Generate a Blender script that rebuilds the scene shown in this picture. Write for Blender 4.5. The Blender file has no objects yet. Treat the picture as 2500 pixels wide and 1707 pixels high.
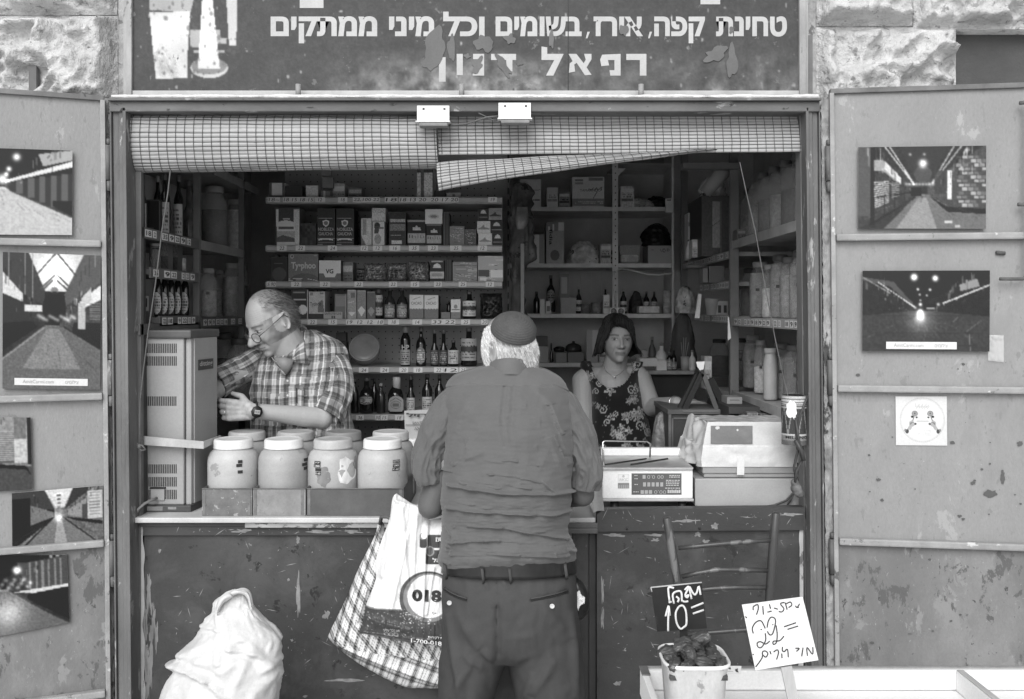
import bpy, bmesh, math, random
import numpy as np
from mathutils import Vector, Matrix, noise as mnoise
random.seed(7); rng = np.random.RandomState(7)
PI = math.pi
C = bpy.context.scene.collection
F, CX, HZ, CAMY, EYE = 2300.0, 1250.0, 760.0, -3.0, 1.72
def W(px, py, Y):
 d = Y-CAMY
 return Vector(((px-CX)*d/F, Y, EYE-(py-HZ)*d/F))
def XX(px, Y): return (px-CX)*(Y-CAMY)/F
def ZZ(py, Y): return EYE-(py-HZ)*(Y-CAMY)/F
def SS(Y): return (Y-CAMY)/F
# ------------------------------------------------------------------ materials
MATS = {}
def g3(v): return (v, v, v, 1)
def mat(name, col=.4, rough=.6, var=.15, scale=8, metal=0.0, bump=0.0, bscale=40, spec=.3, wear=None, stretch=(1,1,1), spots=None, attr=False, coat=0, sheen=0, trans=0, grain=170, gv=.07):
 """neutral grey procedural surface: cloudy tone, optional chipped wear (tone, amount, scale) and spots (tone, amount, scale)"""
 if name in MATS: return MATS[name]
 m = bpy.data.materials.new(name); MATS[name] = m
 m.use_nodes = True; nt = m.node_tree; N = nt.nodes; L = nt.links
 b = N['Principled BSDF']
 tc = N.new('ShaderNodeTexCoord'); oi = N.new('ShaderNodeObjectInfo')
 mul = N.new('ShaderNodeVectorMath'); mul.operation = 'MULTIPLY'; mul.inputs[1].default_value = stretch
 L.new(tc.outputs['Object'], mul.inputs[0])
 mm = N.new('ShaderNodeMath'); mm.operation = 'MULTIPLY'; mm.inputs[1].default_value = 37
 L.new(oi.outputs['Random'], mm.inputs[0])
 ad = N.new('ShaderNodeVectorMath'); ad.operation = 'ADD'
 L.new(mul.outputs[0], ad.inputs[0]); L.new(mm.outputs[0], ad.inputs[1]); V = ad.outputs[0]
 def noise(sc, det=6, ro=.6, dist=0):
  n = N.new('ShaderNodeTexNoise'); n.inputs['Scale'].default_value = sc; n.inputs['Detail'].default_value = det
  n.inputs['Roughness'].default_value = ro; n.inputs['Distortion'].default_value = dist
  L.new(V, n.inputs['Vector']); return n.outputs['Fac']
 def rng_(fac, a, b_, c, d):
  r = N.new('ShaderNodeMapRange'); r.inputs[1].default_value = a; r.inputs[2].default_value = b_
  r.inputs[3].default_value = c; r.inputs[4].default_value = d; L.new(fac, r.inputs[0]); return r.outputs[0]
 if attr:
  at = N.new('ShaderNodeAttribute'); at.attribute_name = 'Col'; base = at.outputs['Color']
 else:
  rgb = N.new('ShaderNodeRGB'); rgb.outputs[0].default_value = g3(col); base = rgb.outputs[0]
 f1 = rng_(noise(scale), .3, .7, 1-var, 1+var); f2 = rng_(noise(grain, 3, .8), .3, .7, 1-gv, 1+gv)
 fm = N.new('ShaderNodeMath'); fm.operation = 'MULTIPLY'; L.new(f1, fm.inputs[0]); L.new(f2, fm.inputs[1]); f = fm.outputs[0]
 vm = N.new('ShaderNodeVectorMath'); vm.operation = 'SCALE'; L.new(base, vm.inputs[0]); L.new(f, vm.inputs['Scale']); cur = vm.outputs[0]
 def mixin(cur, fac, tone):
  mx = N.new('ShaderNodeMix'); mx.data_type = 'RGBA'; L.new(fac, mx.inputs[0]); L.new(cur, mx.inputs[6]); mx.inputs[7].default_value = g3(tone)
  return mx.outputs[2]
 for q in (wear or []):
  tone, amt, sc = q[:3]
  n = noise(sc, 8, .68, .3)
  cur = mixin(cur, rng_(n, 1-amt-(.05 if sc < 10 else 0), 1-amt+(.09 if sc < 10 else .03), 0, .7 if sc < 10 else 1), tone)
 for q in (spots or []):
  tone, amt, sc = q[:3]
  v = N.new('ShaderNodeTexVoronoi'); v.inputs['Scale'].default_value = sc; L.new(V, v.inputs['Vector'])
  cur = mixin(cur, rng_(v.outputs['Distance'], amt, amt*.7, 0, .8), tone)
 L.new(cur, b.inputs['Base Color'])
 b.inputs['Roughness'].default_value = rough; b.inputs['Metallic'].default_value = metal
 b.inputs['Specular IOR Level'].default_value = spec; b.inputs['Coat Weight'].default_value = coat
 b.inputs['Transmission Weight'].default_value = trans
 if sheen: b.inputs['Sheen Weight'].default_value = sheen
 if bump:
  bp = N.new('ShaderNodeBump'); bp.inputs['Strength'].default_value = 1; bp.inputs['Distance'].default_value = bump
  L.new(noise(bscale, 5, .6), bp.inputs['Height']); L.new(bp.outputs[0], b.inputs['Normal'])
 return m
def thin(name, tone=.8, alpha=.35, rough=.12):
 """clear plastic or thin glass: see-through with a gloss"""
 if name in MATS: return MATS[name]
 m = bpy.data.materials.new(name); MATS[name] = m; m.use_nodes = True; N = m.node_tree.nodes; L = m.node_tree.links
 out = N['Material Output']; b = N['Principled BSDF']; b.inputs['Base Color'].default_value = g3(tone); b.inputs['Roughness'].default_value = rough
 t = N.new('ShaderNodeBsdfTransparent'); t.inputs[0].default_value = g3(.95)
 mx = N.new('ShaderNodeMixShader'); mx.inputs[0].default_value = alpha
 n = N.new('ShaderNodeTexNoise'); n.inputs['Scale'].default_value = 30; bp = N.new('ShaderNodeBump'); bp.inputs['Distance'].default_value = .002
 L.new(n.outputs[0], bp.inputs['Height']); L.new(bp.outputs[0], b.inputs['Normal'])
 L.new(t.outputs[0], mx.inputs[1]); L.new(b.outputs[0], mx.inputs[2]); L.new(mx.outputs[0], out.inputs[0]); return m
# ------------------------------------------------------------------ mesh builder
class MB:
 def __init__(s): s.v = []; s.f = []; s.mi = []; s.col = None; s.m = 0; s.cols = []; s.c = 1.0; s.sm = []; s.smooth = False
 def add(s, vs, fs, smooth=None, cols=None):
  o = len(s.v); s.v += [tuple(p) for p in vs]; s.f += [tuple(i+o for i in f) for f in fs]
  s.mi += [s.m]*len(fs); s.cols += list(cols) if cols is not None else [s.c]*len(vs)
  s.sm += [s.smooth if smooth is None else smooth]*len(fs); return s
 def box(s, x0, x1, y0, y1, z0, z1, bev=0.0, M=None):
  if x1 < x0: x0, x1 = x1, x0
  if y1 < y0: y0, y1 = y1, y0
  if z1 < z0: z0, z1 = z1, z0
  b = bmesh.new(); bmesh.ops.create_cube(b, size=1)
  for v in b.verts: v.co = Vector(((x0+x1)/2+v.co.x*(x1-x0), (y0+y1)/2+v.co.y*(y1-y0), (z0+z1)/2+v.co.z*(z1-z0)))
  bev = min(bev, .45*min(x1-x0, y1-y0, z1-z0))
  if bev > 0: bmesh.ops.bevel(b, geom=b.edges[:], offset=bev, segments=2, affect='EDGES', profile=.6)
  return s.bm(b, M)
 def bm(s, b, M=None, smooth=None):
  if M: bmesh.ops.transform(b, matrix=M, verts=b.verts)
  b.verts.index_update(); s.add([v.co[:] for v in b.verts], [[v.index for v in f.verts] for f in b.faces], smooth); b.free(); return s
 def pbox(s, x0, y0, x1, y1, Y, dep, bev=.002):   # front face spans these photo pixels at depth Y
  return s.box(XX(x0, Y), XX(x1, Y), Y, Y+dep, ZZ(y1, Y), ZZ(y0, Y), bev)
 def prism(s, pts, y0, y1):   # closed outline [(x,z)] extruded along y
  n = len(pts); a = sum(pts[i][0]*pts[(i+1) % n][1]-pts[(i+1) % n][0]*pts[i][1] for i in range(n))
  if a < 0: pts = pts[::-1]
  vs = [(x, y0, z) for x, z in pts]+[(x, y1, z) for x, z in pts]
  fs = [tuple(range(n)), tuple(range(2*n-1, n-1, -1))]+[(i, i+n, (i+1) % n+n, (i+1) % n) for i in range(n)]
  return s.add(vs, fs, False)
 def tube(s, pts, r, seg=8, cap=True, flat=1.0, cl=False):
  pts = [Vector(p) for p in pts]; n = len(pts); rr = list(r) if hasattr(r, '__len__') else [r]*n
  vs = []; fs = []; up = None
  for i, p in enumerate(pts):
   if cl: t = pts[(i+1) % n]-pts[i-1]
   else: t = (pts[min(i+1, n-1)]-pts[max(i-1, 0)])
   t = t.normalized() if t.length > 1e-9 else Vector((0,0,1))
   if up is None:
    up = Vector((0, 1, 0)) if abs(t.y) < .9 else Vector((0, 0, 1))
   u = (up-t*up.dot(t)); u = u.normalized() if u.length > 1e-6 else t.orthogonal().normalized(); up = u; w = t.cross(u)
   for k in range(seg):
    a = 2*PI*k/seg; vs.append(p+u*math.cos(a)*rr[i]*flat+w*math.sin(a)*rr[i])
  for i in range(n if cl else n-1):
   j = (i+1) % n
   for k in range(seg): fs.append((i*seg+k, i*seg+(k+1) % seg, j*seg+(k+1) % seg, j*seg+k))
  if cap and not cl: fs.append(tuple(range(seg-1, -1, -1))); fs.append(tuple((n-1)*seg+k for k in range(seg)))
  return s.add(vs, fs, True)
 def lathe(s, prof, c=(0, 0, 0), seg=28, sx=1, sy=1):
  vs = []; fs = []; n = len(prof)
  for r, z in prof:
   for k in range(seg):
    a = 2*PI*k/seg; vs.append((c[0]+r*sx*math.cos(a), c[1]+r*sy*math.sin(a), c[2]+z))
  for i in range(n-1):
   for k in range(seg): fs.append((i*seg+k, i*seg+(k+1) % seg, (i+1)*seg+(k+1) % seg, (i+1)*seg+k))
  if prof[0][0] > 1e-5: fs.append(tuple(range(seg-1, -1, -1)))
  if prof[-1][0] > 1e-5: fs.append(tuple((n-1)*seg+k for k in range(seg)))
  return s.add(vs, fs, True)
 def grid(s, fn, nu, nv, cu=False, flip=False, smooth=True, cols=None):
  vs = [fn(i/(nu if cu else nu-1), j/(nv-1)) for j in range(nv) for i in range(nu)]
  fs = []
  for j in range(nv-1):
   for i in range(nu if cu else nu-1):
    a, b = j*nu+i, j*nu+(i+1) % nu; q = (a, b, b+nu, a+nu); fs.append(q[::-1] if flip else q)
  return s.add(vs, fs, smooth, cols)
 def ell(s, c, r, seg=16, M=None):
  b = bmesh.new(); bmesh.ops.create_uvsphere(b, u_segments=seg, v_segments=max(6, seg*2//3), radius=1)
  T = Matrix.Translation(c) @ (M.to_4x4() if M else Matrix()) @ Matrix.Diagonal((r[0], r[1], r[2], 1))
  return s.bm(b, T, True)
 def cap(s, a, b, ra, rb, seg=14, flat=1):
  a = Vector(a); b = Vector(b); d = (b-a).normalized(); pts = []; rr = []
  for k in range(6): t = -PI/2+k*PI/10; pts.append(a+d*ra*math.sin(t)); rr.append(max(ra*math.cos(t), 1e-4))
  for k in range(6): t = k*PI/10; pts.append(b+d*rb*math.sin(t)); rr.append(max(rb*math.cos(t), 1e-4))
  return s.tube(pts, rr, seg, flat=flat)
 def text(s, txt, x0, x1, z0, z1, y, ref=None, th=.001, off=0.0, slant=0, rot=0, keepw=False):
  """lettering standing in the xz plane facing -y, fitted to the box; ref = string whose height means z0..z1"""
  vs, fs, bb = glyphs(txt, off)
  rb = glyphs(ref, off)[2] if ref else bb
  sx = (x1-x0)/max(bb[2]-bb[0], 1e-6); sz = (z1-z0)/max(rb[3]-rb[1], 1e-6)
  if keepw: sx = sz
  cx, cz = (x0+x1)/2, (z0+z1)/2; out = []; isl = _ISL.get((txt, off), [0]*len(vs))
  for qi, (a, b) in enumerate(vs):
   X = (a-bb[0])*sx+x0 if not keepw else (a-(bb[0]+bb[2])/2)*sx+cx
   Z = (b-rb[1])*sz+z0; X += slant*(Z-z0)
   if rot: dx, dz = X-cx, Z-cz; X = cx+dx*math.cos(rot)-dz*math.sin(rot); Z = cz+dx*math.sin(rot)+dz*math.cos(rot)
   out.append((X, y-th-isl[qi]*.00025, Z))
  return s.add(out, fs, False)
 def ptext(s, txt, x0, y0, x1, y1, Y, **k): return s.text(txt, XX(x0, Y), XX(x1, Y), ZZ(y1, Y), ZZ(y0, Y), Y, **k)
 def make(s, name, mats, parent=None, loc=None, **props):
  me = bpy.data.meshes.new(name); o = bpy.data.objects.new(name, me); C.objects.link(o)
  if loc is None: loc = Vector((0, 0, 0))
  base = Vector(parent.get('_o', (0, 0, 0))) if parent else Vector((0, 0, 0))
  org = Vector(loc)+(base if parent and loc.length == 0 else Vector((0, 0, 0)))
  V = [(a-org[0], b-org[1], c-org[2]) for a, b, c in s.v]
  me.from_pydata(V, [], s.f)
  if not isinstance(mats, (list, tuple)): mats = [mats]
  for m in mats: me.materials.append(m)
  me.polygons.foreach_set('material_index', s.mi); me.polygons.foreach_set('use_smooth', s.sm)
  at = me.attributes.new('Col', 'FLOAT_COLOR', 'POINT'); c = np.ones((len(s.v), 4), 'f'); c[:, :3] = np.array(s.cols, 'f')[:, None]; at.data.foreach_set('color', c.ravel())
  me.update(); o['_o'] = tuple(org)
  if parent:
   o.parent = parent; o.location = org-base
  else: o.location = org
  for k, v in props.items(): o[k] = v
  return o
_GL = {}; _ISL = {}
def glyphs(txt, off=0.0):
 k = (txt, off)
 if k in _GL: return _GL[k]
 cu = bpy.data.curves.new('t', 'FONT'); cu.body = txt; cu.offset = off; cu.resolution_u = 3
 ob = bpy.data.objects.new('t', cu); C.objects.link(ob); bpy.context.view_layer.update()
 me = bpy.data.meshes.new_from_object(ob.evaluated_get(bpy.context.evaluated_depsgraph_get()))
 vs = [(v.co.x, v.co.y) for v in me.vertices]; fs = [tuple(p.vertices) for p in me.polygons]
 bpy.data.objects.remove(ob); bpy.data.curves.remove(cu); bpy.data.meshes.remove(me)
 if not vs: vs = [(0, 0), (1, 0), (1, 1)]
 par = list(range(len(vs)))
 def fd(i):
  while par[i] != i: par[i] = par[par[i]]; i = par[i]
  return i
 for f in fs:
  for i in f[1:]: par[fd(i)] = fd(f[0])
 ids = {}; _ISL[k] = [ids.setdefault(fd(i), len(ids)) % 4 for i in range(len(vs))]
 a = np.array(vs); _GL[k] = (vs, fs, (a[:, 0].min(), a[:, 1].min(), a[:, 0].max(), a[:, 1].max())); return _GL[k]
def heb(t): return t[::-1]
def thing(name, label, cat, loc=(0, 0, 0), group=None, kind=None):
 o = bpy.data.objects.new(name, None); C.objects.link(o); o.location = loc; o['_o'] = tuple(loc); o.empty_display_size = .1
 o['label'] = label; o['category'] = cat
 if group: o['group'] = group
 if kind: o['kind'] = kind
 return o
def tag(o, label, cat, group=None, kind=None):
 if label: o['label'] = label
 if cat: o['category'] = cat
 if group: o['group'] = group
 if kind: o['kind'] = kind
 return o
def dup(root, loc, label=None, rotz=0, scale=None):
 r = root.copy(); C.objects.link(r); r.location = loc; r.rotation_euler = (0, 0, rotz)
 if scale: r.scale = scale
 if label: r['label'] = label
 for ch in list(root.children):
  c = ch.copy(); C.objects.link(c); c.parent = r
  for q in list(ch.children):
   d = q.copy(); C.objects.link(d); d.parent = c
 return r
# ------------------------------------------------------------------ printed pictures: a tone per vertex of a fine sheet
class Canvas:
 def __init__(s, w, h, bg=.5):
  s.w, s.h = w, h; s.a = np.full((h, w), bg, float); yy, xx = np.mgrid[0:h, 0:w]; s.x = (xx+.5)/w; s.y = (yy+.5)/h
 def put(s, mask, v, op=1.0): s.a = np.where(mask, s.a*(1-op)+v*op, s.a); return s
 def rect(s, x0, y0, x1, y1, v, op=1.0): return s.put((s.x >= x0) & (s.x <= x1) & (s.y >= y0) & (s.y <= y1), v, op)
 def ell(s, cx, cy, rx, ry, v, op=1.0): return s.put(((s.x-cx)/rx)**2+((s.y-cy)/ry)**2 <= 1, v, op)
 def poly(s, pts, v, op=1.0):
  m = np.zeros(s.a.shape, bool); n = len(pts)
  for i in range(n):
   (x0, y0), (x1, y1) = pts[i], pts[(i+1) % n]
   if y0 == y1: continue
   m ^= ((s.y > min(y0, y1)) & (s.y <= max(y0, y1)) & (s.x < x0+(s.y-y0)*(x1-x0)/(y1-y0)))
  return s.put(m, v, op)
 def line(s, x0, y0, x1, y1, wd, v, op=1.0):
  asp = s.h/s.w; dx, dy = x1-x0, (y1-y0)*asp; L = dx*dx+dy*dy+1e-12
  t = np.clip(((s.x-x0)*dx+(s.y-y0)*asp*dy)/L, 0, 1)
  return s.put(np.hypot(s.x-x0-t*dx, (s.y-y0)*asp-t*dy) <= wd, v, op)
 def glow(s, cx, cy, r, v): s.a = s.a+v*np.exp(-(((s.x-cx)**2+((s.y-cy)*s.h/s.w)**2)/(r*r))); return s
 def grad(s, a, b, horiz=False, add=False):
  t = s.x if horiz else s.y; s.a = (s.a if add else 0)+a+(b-a)*t; return s
 def noise(s, amt, cell=1, seed=0):
  r = np.random.RandomState(seed); h, w = s.h//cell+2, s.w//cell+2
  n = r.rand(h, w)-.5; n = np.kron(n, np.ones((cell, cell)))[:s.h, :s.w]; s.a = s.a*(1+amt*2*n); return s
 def blur(s, k=1):
  for _ in range(k):
   p = np.pad(s.a, 1, mode='edge'); s.a = (p[:-2, 1:-1]+p[2:, 1:-1]+p[1:-1, :-2]+p[1:-1, 2:]+2*p[1:-1, 1:-1])/6
  return s
 def sheet(s, mb, fn):   # fn(u,v)->point, u right, v down
  lin = np.clip(s.a, 0, 1)**2.2*.92+.006; vs = []; fs = []
  for j in range(s.h):
   for i in range(s.w): vs.append(fn(i/(s.w-1), j/(s.h-1)))
  for j in range(s.h-1):
   for i in range(s.w-1):
    a = j*s.w+i; fs.append((a, a+s.w, a+s.w+1, a+1))
  return mb.add(vs, fs, False, lin.ravel())
def txtlines(c, x0, y0, x1, y1, n, v, seed=0, fill=.7):
 """rows of tiny print too small to read"""
 r = np.random.RandomState(seed)
 for k in range(n):
  y = y0+(y1-y0)*(k+.5)/n; hh = (y1-y0)/n*.28; x = x0
  while x < x1:
   w = r.uniform(.02, .06); 
   if r.rand() < fill: c.rect(x, y-hh, min(x+w, x1), y+hh, v)
   x += w+.012
MPRINT = mat('printed_paper', attr=True, rough=.45, var=.04, scale=20)
MGLOSS = mat('glossy_print', attr=True, rough=.22, var=.03, scale=20)
def catmull(rows, t):
 """rows: sorted arrays [key, a, b, ...]; smooth interpolation at key t"""
 n = len(rows)
 if t <= rows[0][0]: return rows[0][1:]
 if t >= rows[-1][0]: return rows[-1][1:]
 i = 0
 while rows[i+1][0] < t: i += 1
 p1, p2 = rows[i], rows[i+1]; p0 = rows[i-1] if i > 0 else p1; p3 = rows[i+2] if i+2 < n else p2
 h = p2[0]-p1[0]; f = (t-p1[0])/h; out = []
 for k in range(1, len(p1)):
  m1 = (p2[k]-p0[k])/max(p2[0]-p0[0], 1e-9)*h; m2 = (p3[k]-p1[k])/max(p3[0]-p1[0], 1e-9)*h
  f2, f3 = f*f, f*f*f; out.append((2*f3-3*f2+1)*p1[k]+(f3-2*f2+f)*m1+(-2*f3+3*f2)*p2[k]+(f3-f2)*m2)
 return out
def silloft(mb, rows, Y0, nseg, nrow, disp=None, ex=2.0, capends=True, cols=None, sag=0):
 """closed body from photo silhouette rows (py, left px, right px, half depth, y centre offset)"""
 vs = []; cc = []; py0, py1 = rows[0][0], rows[-1][0]
 for j in range(nrow):
  py = py0+(py1-py0)*j/(nrow-1); l, r, hd, yo = catmull(rows, py)
  for i in range(nseg):
   a = 2*PI*i/nseg; ca, sa = math.cos(a), math.sin(a)
   x = (abs(ca)**(2/ex))*(1 if ca > 0 else -1); y = (abs(sa)**(2/ex))*(1 if sa > 0 else -1)
   px = (l+r)/2+x*(r-l)/2; Yv = Y0+yo-y*hd; p = W(px, py+(sag*sa*j/(nrow-1) if sa > 0 else 0), Yv if py < 1900 and sa > 0 else Y0); p = Vector((p.x, Yv, p.z))
   if disp: p = p+disp(px, py, Vector((x*.3, -y, 0)).normalized(), a, p)
   vs.append(p)
   if cols: cc.append(cols(px, py, a, p))
 fs = [(j*nseg+i, (j+1)*nseg+i, (j+1)*nseg+(i+1) % nseg, j*nseg+(i+1) % nseg) for j in range(nrow-1) for i in range(nseg)]
 if capends: fs += [tuple(range(nseg)), tuple((nrow-1)*nseg+k for k in range(nseg-1, -1, -1))]
 return mb.add(vs, fs, True, cc if cols else None)
def pip(poly, x, y):
 c = False; n = len(poly)
 for i in range(n):
  x0, y0 = poly[i]; x1, y1 = poly[(i+1) % n]
  if (y0 > y) != (y1 > y) and x < x0+(y-y0)*(x1-x0)/(y1-y0): c = not c
 return c
def smooth_poly(pts, k=6):
 out = []; n = len(pts)
 for i in range(n):
  p0, p1, p2, p3 = pts[i-1], pts[i], pts[(i+1) % n], pts[(i+2) % n]
  for s in range(k):
   t = s/k; out.append(tuple(.5*((2*p1[q])+(-p0[q]+p2[q])*t+(2*p0[q]-5*p1[q]+4*p2[q]-p3[q])*t*t+(-p0[q]+3*p1[q]-3*p2[q]+p3[q])*t**3) for q in (0, 1)))
 return out
def cloth_panel(mb, outline, cv, bbox, Yf, thick, cell=1.6, m_back=None):
 """a bag from its outline: printed front sheet with folds, closed round the edge to a bulging back"""
 x0, y0, x1, y1 = bbox; nx = int((x1-x0)/cell); ny = int((y1-y0)/cell); idx = {}; vs = []; cc = []
 P_ = smooth_poly(outline); arr = []
 for i in range(len(P_)):
  a, b = np.array(P_[i]), np.array(P_[(i+1) % len(P_)]); k = max(1, int(np.hypot(*(b-a))/.5)); arr += [a+(b-a)*q/k for q in range(k)]
 arr = np.array(arr)
 def tone(px, py):
  i = min(cv.w-1, max(0, int((px-x0)/(x1-x0)*cv.w))); j = min(cv.h-1, max(0, int((py-y0)/(y1-y0)*cv.h))); return float(np.clip(cv.a[j, i], 0, 1)**2.2*.92+.006)
 inside = {}
 for j in range(ny+1):
  for i in range(nx+1):
   px, py = x0+i*cell, y0+j*cell
   if pip(P_, px, py): inside[(i, j)] = len(vs); vs.append((px, py)); cc.append(tone(px, py))
 fs = [(inside[(i, j)], inside[(i, j+1)], inside[(i+1, j+1)], inside[(i+1, j)]) for (i, j) in inside if (i+1, j) in inside and (i, j+1) in inside and (i+1, j+1) in inside]
 bnd = {}
 for f in fs:
  for k in range(4): e = (f[k], f[(k+1) % 4]); bnd[e] = bnd.get(e, 0)+1
 edge = [e for e in bnd if (e[1], e[0]) not in bnd]; ev = {i for e in edge for i in e}
 V = list(vs)
 for i in ev:   # pull the border onto the outline
  d = np.hypot(arr[:, 0]-vs[i][0], arr[:, 1]-vs[i][1]); k = int(d.argmin())
  if d[k] < cell*3: V[i] = tuple(arr[k])
 out = []; back = []
 A = arr[::4]
 for (px, py) in V:
  d = float(np.hypot(A[:, 0]-px, A[:, 1]-py).min()); e = 1-math.exp(-d/16); Y = Yf(px, py)
  p = W(px, py, Y); out.append((p.x, Y-thick*.5*e, p.z)); back.append((p.x, Y+thick*.5*e+.001, p.z))
 n = len(out); mb.add(out+back, fs+[tuple(i+n for i in f[::-1]) for f in fs]+[(a, b, b+n, a+n)[::-1] for a, b in edge], True, cc+cc)
 return mb
def strokes(mb, lines, tf, r=.002):
 for ln in lines:
  pts = [tf(*p) for p in ln]
  if len(pts) > 2:
   q = [Vector(p) for p in pts]; o = []
   for i in range(len(q)-1):
    p0, p1, p2, p3 = q[max(i-1, 0)], q[i], q[i+1], q[min(i+2, len(q)-1)]
    for s in range(4): t = s/4; o.append(.5*((2*p1)+(-p0+p2)*t+(2*p0-5*p1+4*p2-p3)*t*t+(-p0+3*p1-3*p2+p3)*t**3))
   pts = o+[q[-1]]
  mb.tube(pts, r, 6, flat=.25)
# ================================================================== camera, light
cam = bpy.data.cameras.new('camera'); co = bpy.data.objects.new('camera', cam); C.objects.link(co)
co.location = (0, CAMY, EYE); co.rotation_euler = (PI/2, 0, 0); cam.sensor_width = 36; cam.lens = F/2500*36
cam.shift_y = -93.5/2500; cam.clip_end = 500; cam.clip_start = .05; bpy.context.scene.camera = co
sc = bpy.context.scene
w = bpy.data.worlds.new("World"); sc.world = w; w.use_nodes = True; N = w.node_tree.nodes; L = w.node_tree.links
sky = N.new('ShaderNodeTexSky'); sky.sky_type = 'NISHITA'; sky.sun_disc = False; SUN_EL, SUN_AZ = math.radians(38), math.radians(192)
sky.sun_elevation = SUN_EL; sky.sun_rotation = SUN_AZ
bw = N.new('ShaderNodeRGBToBW'); L.new(sky.outputs[0], bw.inputs[0]); L.new(bw.outputs[0], N['Background'].inputs['Color'])
N['Background'].inputs['Strength'].default_value = .15
sl = bpy.data.lights.new('sun', 'SUN'); sl.energy = 1.8; sl.angle = math.radians(42); so = bpy.data.objects.new('sun', sl); C.objects.link(so)
so.location = (0, -4, 6)
dirv = Vector((math.sin(SUN_AZ)*math.cos(SUN_EL), math.cos(SUN_AZ)*math.cos(SUN_EL), math.sin(SUN_EL)))
so.rotation_euler = dirv.to_track_quat('Z', 'Y').to_euler()
sc.view_settings.view_transform = 'Standard'; sc.view_settings.look = 'None'; sc.view_settings.exposure = 0.62
sc.cycles.max_bounces = 8; sc.cycles.use_denoising = True; sc.cycles.transparent_max_bounces = 16
# ================================================================== materials
DOOR = mat('door_paint', .245, .5, .12, 3, bump=.0014, bscale=120, wear=[(.2, .44, 3), (.31, .38, 12), (.2, .4, 45), (.09, .31, 80), (.36, .33, 140)], stretch=(1, 1, .45))
DOORLOW = mat('door_paint_soiled', .195, .6, .25, 5, bump=.0015, bscale=110, wear=[(.14, .52, 4), (.23, .42, 12), (.1, .42, 16), (.06, .36, 40), (.3, .36, 90)], stretch=(1, 1, .6))
RAIL = mat('door_rail_paint', .28, .5, .18, 12, bump=.001, bscale=90, wear=[(.1, .38, 14), (.5, .38, 25), (.06, .33, 50)], stretch=(1, 1, 1))
STEEL = mat('jamb_steel', .12, .55, .35, 6, bump=.002, bscale=70, wear=[(.06, .43, 9), (.3, .4, 20), (.03, .34, 34), (.42, .3, 60)], stretch=(1, 1, .3))
RUST = mat('rusty_metal', .11, .8, .4, 20, bump=.003, bscale=60, wear=[(.3, .35, 25), (.04, .3, 14)])
MORTAR = mat('rough_mortar', .36, .95, .35, 20, bump=.006, bscale=50, wear=[(.15, .4, 15)])
STONE = mat('pale_limestone', .53, .9, .16, 9, bump=.022, bscale=30, wear=[(.4, .46, 6), (.27, .4, 22), (.15, .35, 48)])
PLASTER = mat('grey_plaster', .085, .9, .15, 5, bump=.003, bscale=60)
PANEL = mat('cabinet_paint', .047, .45, .25, 4, bump=.001, bscale=60, wear=[(.08, .45, 5), (.26, .31, 22), (.2, .3, 90), (.025, .4, 14)], )
PANEL2 = mat('cabinet_band_paint', .045, .5, .2, 8, bump=.0008, bscale=70, wear=[(.35, .27, 16), (.2, .28, 45)], stretch=(.5, 1, 1))
EDGE = mat('bare_worn_edge', .42, .7, .3, 10, bump=.001, wear=[(.12, .4, 18)], stretch=(1, 1, .3))
TOP = mat('counter_laminate', .5, .35, .15, 9, wear=[(.3, .3, 12)])
DARK = mat('dark_interior', .05, .8, .2, 4)
FLOORM = mat('shop_floor', .5, .7, .2, 3)
PAVE = mat('stone_paving', .62, .8, .2, 2, bump=.004, bscale=20)
WHITE = mat('white_enamel', .74, .35, .06, 10, wear=[(.5, .2, 25)])
BLACK = mat('black_plastic', .02, .45, .2, 20)
ZINC = mat('galvanised_sheet', .15, .45, .25, 22, metal=.25, bump=.0006, bscale=80, wear=[(.33, .4, 50)])
CORD = mat('cord', .1, .7, .2, 60)
CHROME = mat('bright_steel', .6, .25, .1, 20, metal=1)
SHELFM = mat('shelf_enamel', .42, .35, .1, 10)
PALE = mat('pale_plastic', .55, .35, .06, 10)
def lean(mb, k=.0097, zt=2.4):
 mb.v = [(x+k*(zt-z), y, z) for x, y, z in mb.v]; return mb
def part(name, mb, m, parent, **kw): return mb.make(name, m, parent, **kw)
def whole(name, mb, m, label, cat, loc=None, group=None, kind=None):
 if loc is None:
  a = np.array(mb.v); loc = ((a[:, 0].min()+a[:, 0].max())/2, (a[:, 1].min()+a[:, 1].max())/2, a[:, 2].min())
 return tag(mb.make(name, m, None, Vector(loc)), label, cat, group, kind)
def struct(name, mb, m): return tag(mb.make(name, m, None, Vector((0, 0, 0))), None, None, kind='structure')
# ================================================================== setting
mb = MB(); mb.add([(-40, -40, 0), (40, -40, 0), (40, 20, 0), (-40, 20, 0)], [(0, 1, 2, 3)]); struct('pavement', mb, PAVE)
RX0, RX1, RY1, RZ = -1.62, 1.5, 2.85, 2.75
mb = MB(); mb.box(RX0, RX1, .0, RY1, .004, .02); struct('floor', mb, FLOORM)
mb = MB(); mb.box(RX0-.1, RX1+.1, .255, RY1+.1, RZ, RZ+.1); struct('ceiling', mb, mat('sooty_ceiling', .6, .9, .2, 4))
mb = MB(); mb.box(RX0, RX1, RY1, RY1+.1, .02, RZ); struct('back_wall', mb, mat('inner_wall', .6, .9, .2, 3))
mb = MB(); mb.box(RX0-.1, RX0, .22, RY1+.1, .02, RZ); struct('side_wall', mb, mat('inner_wall'))
mb = MB(); mb.box(RX1, RX1+.1, .22, RY1+.1, .02, RZ); struct('side_wall', mb, mat('inner_wall'))
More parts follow.
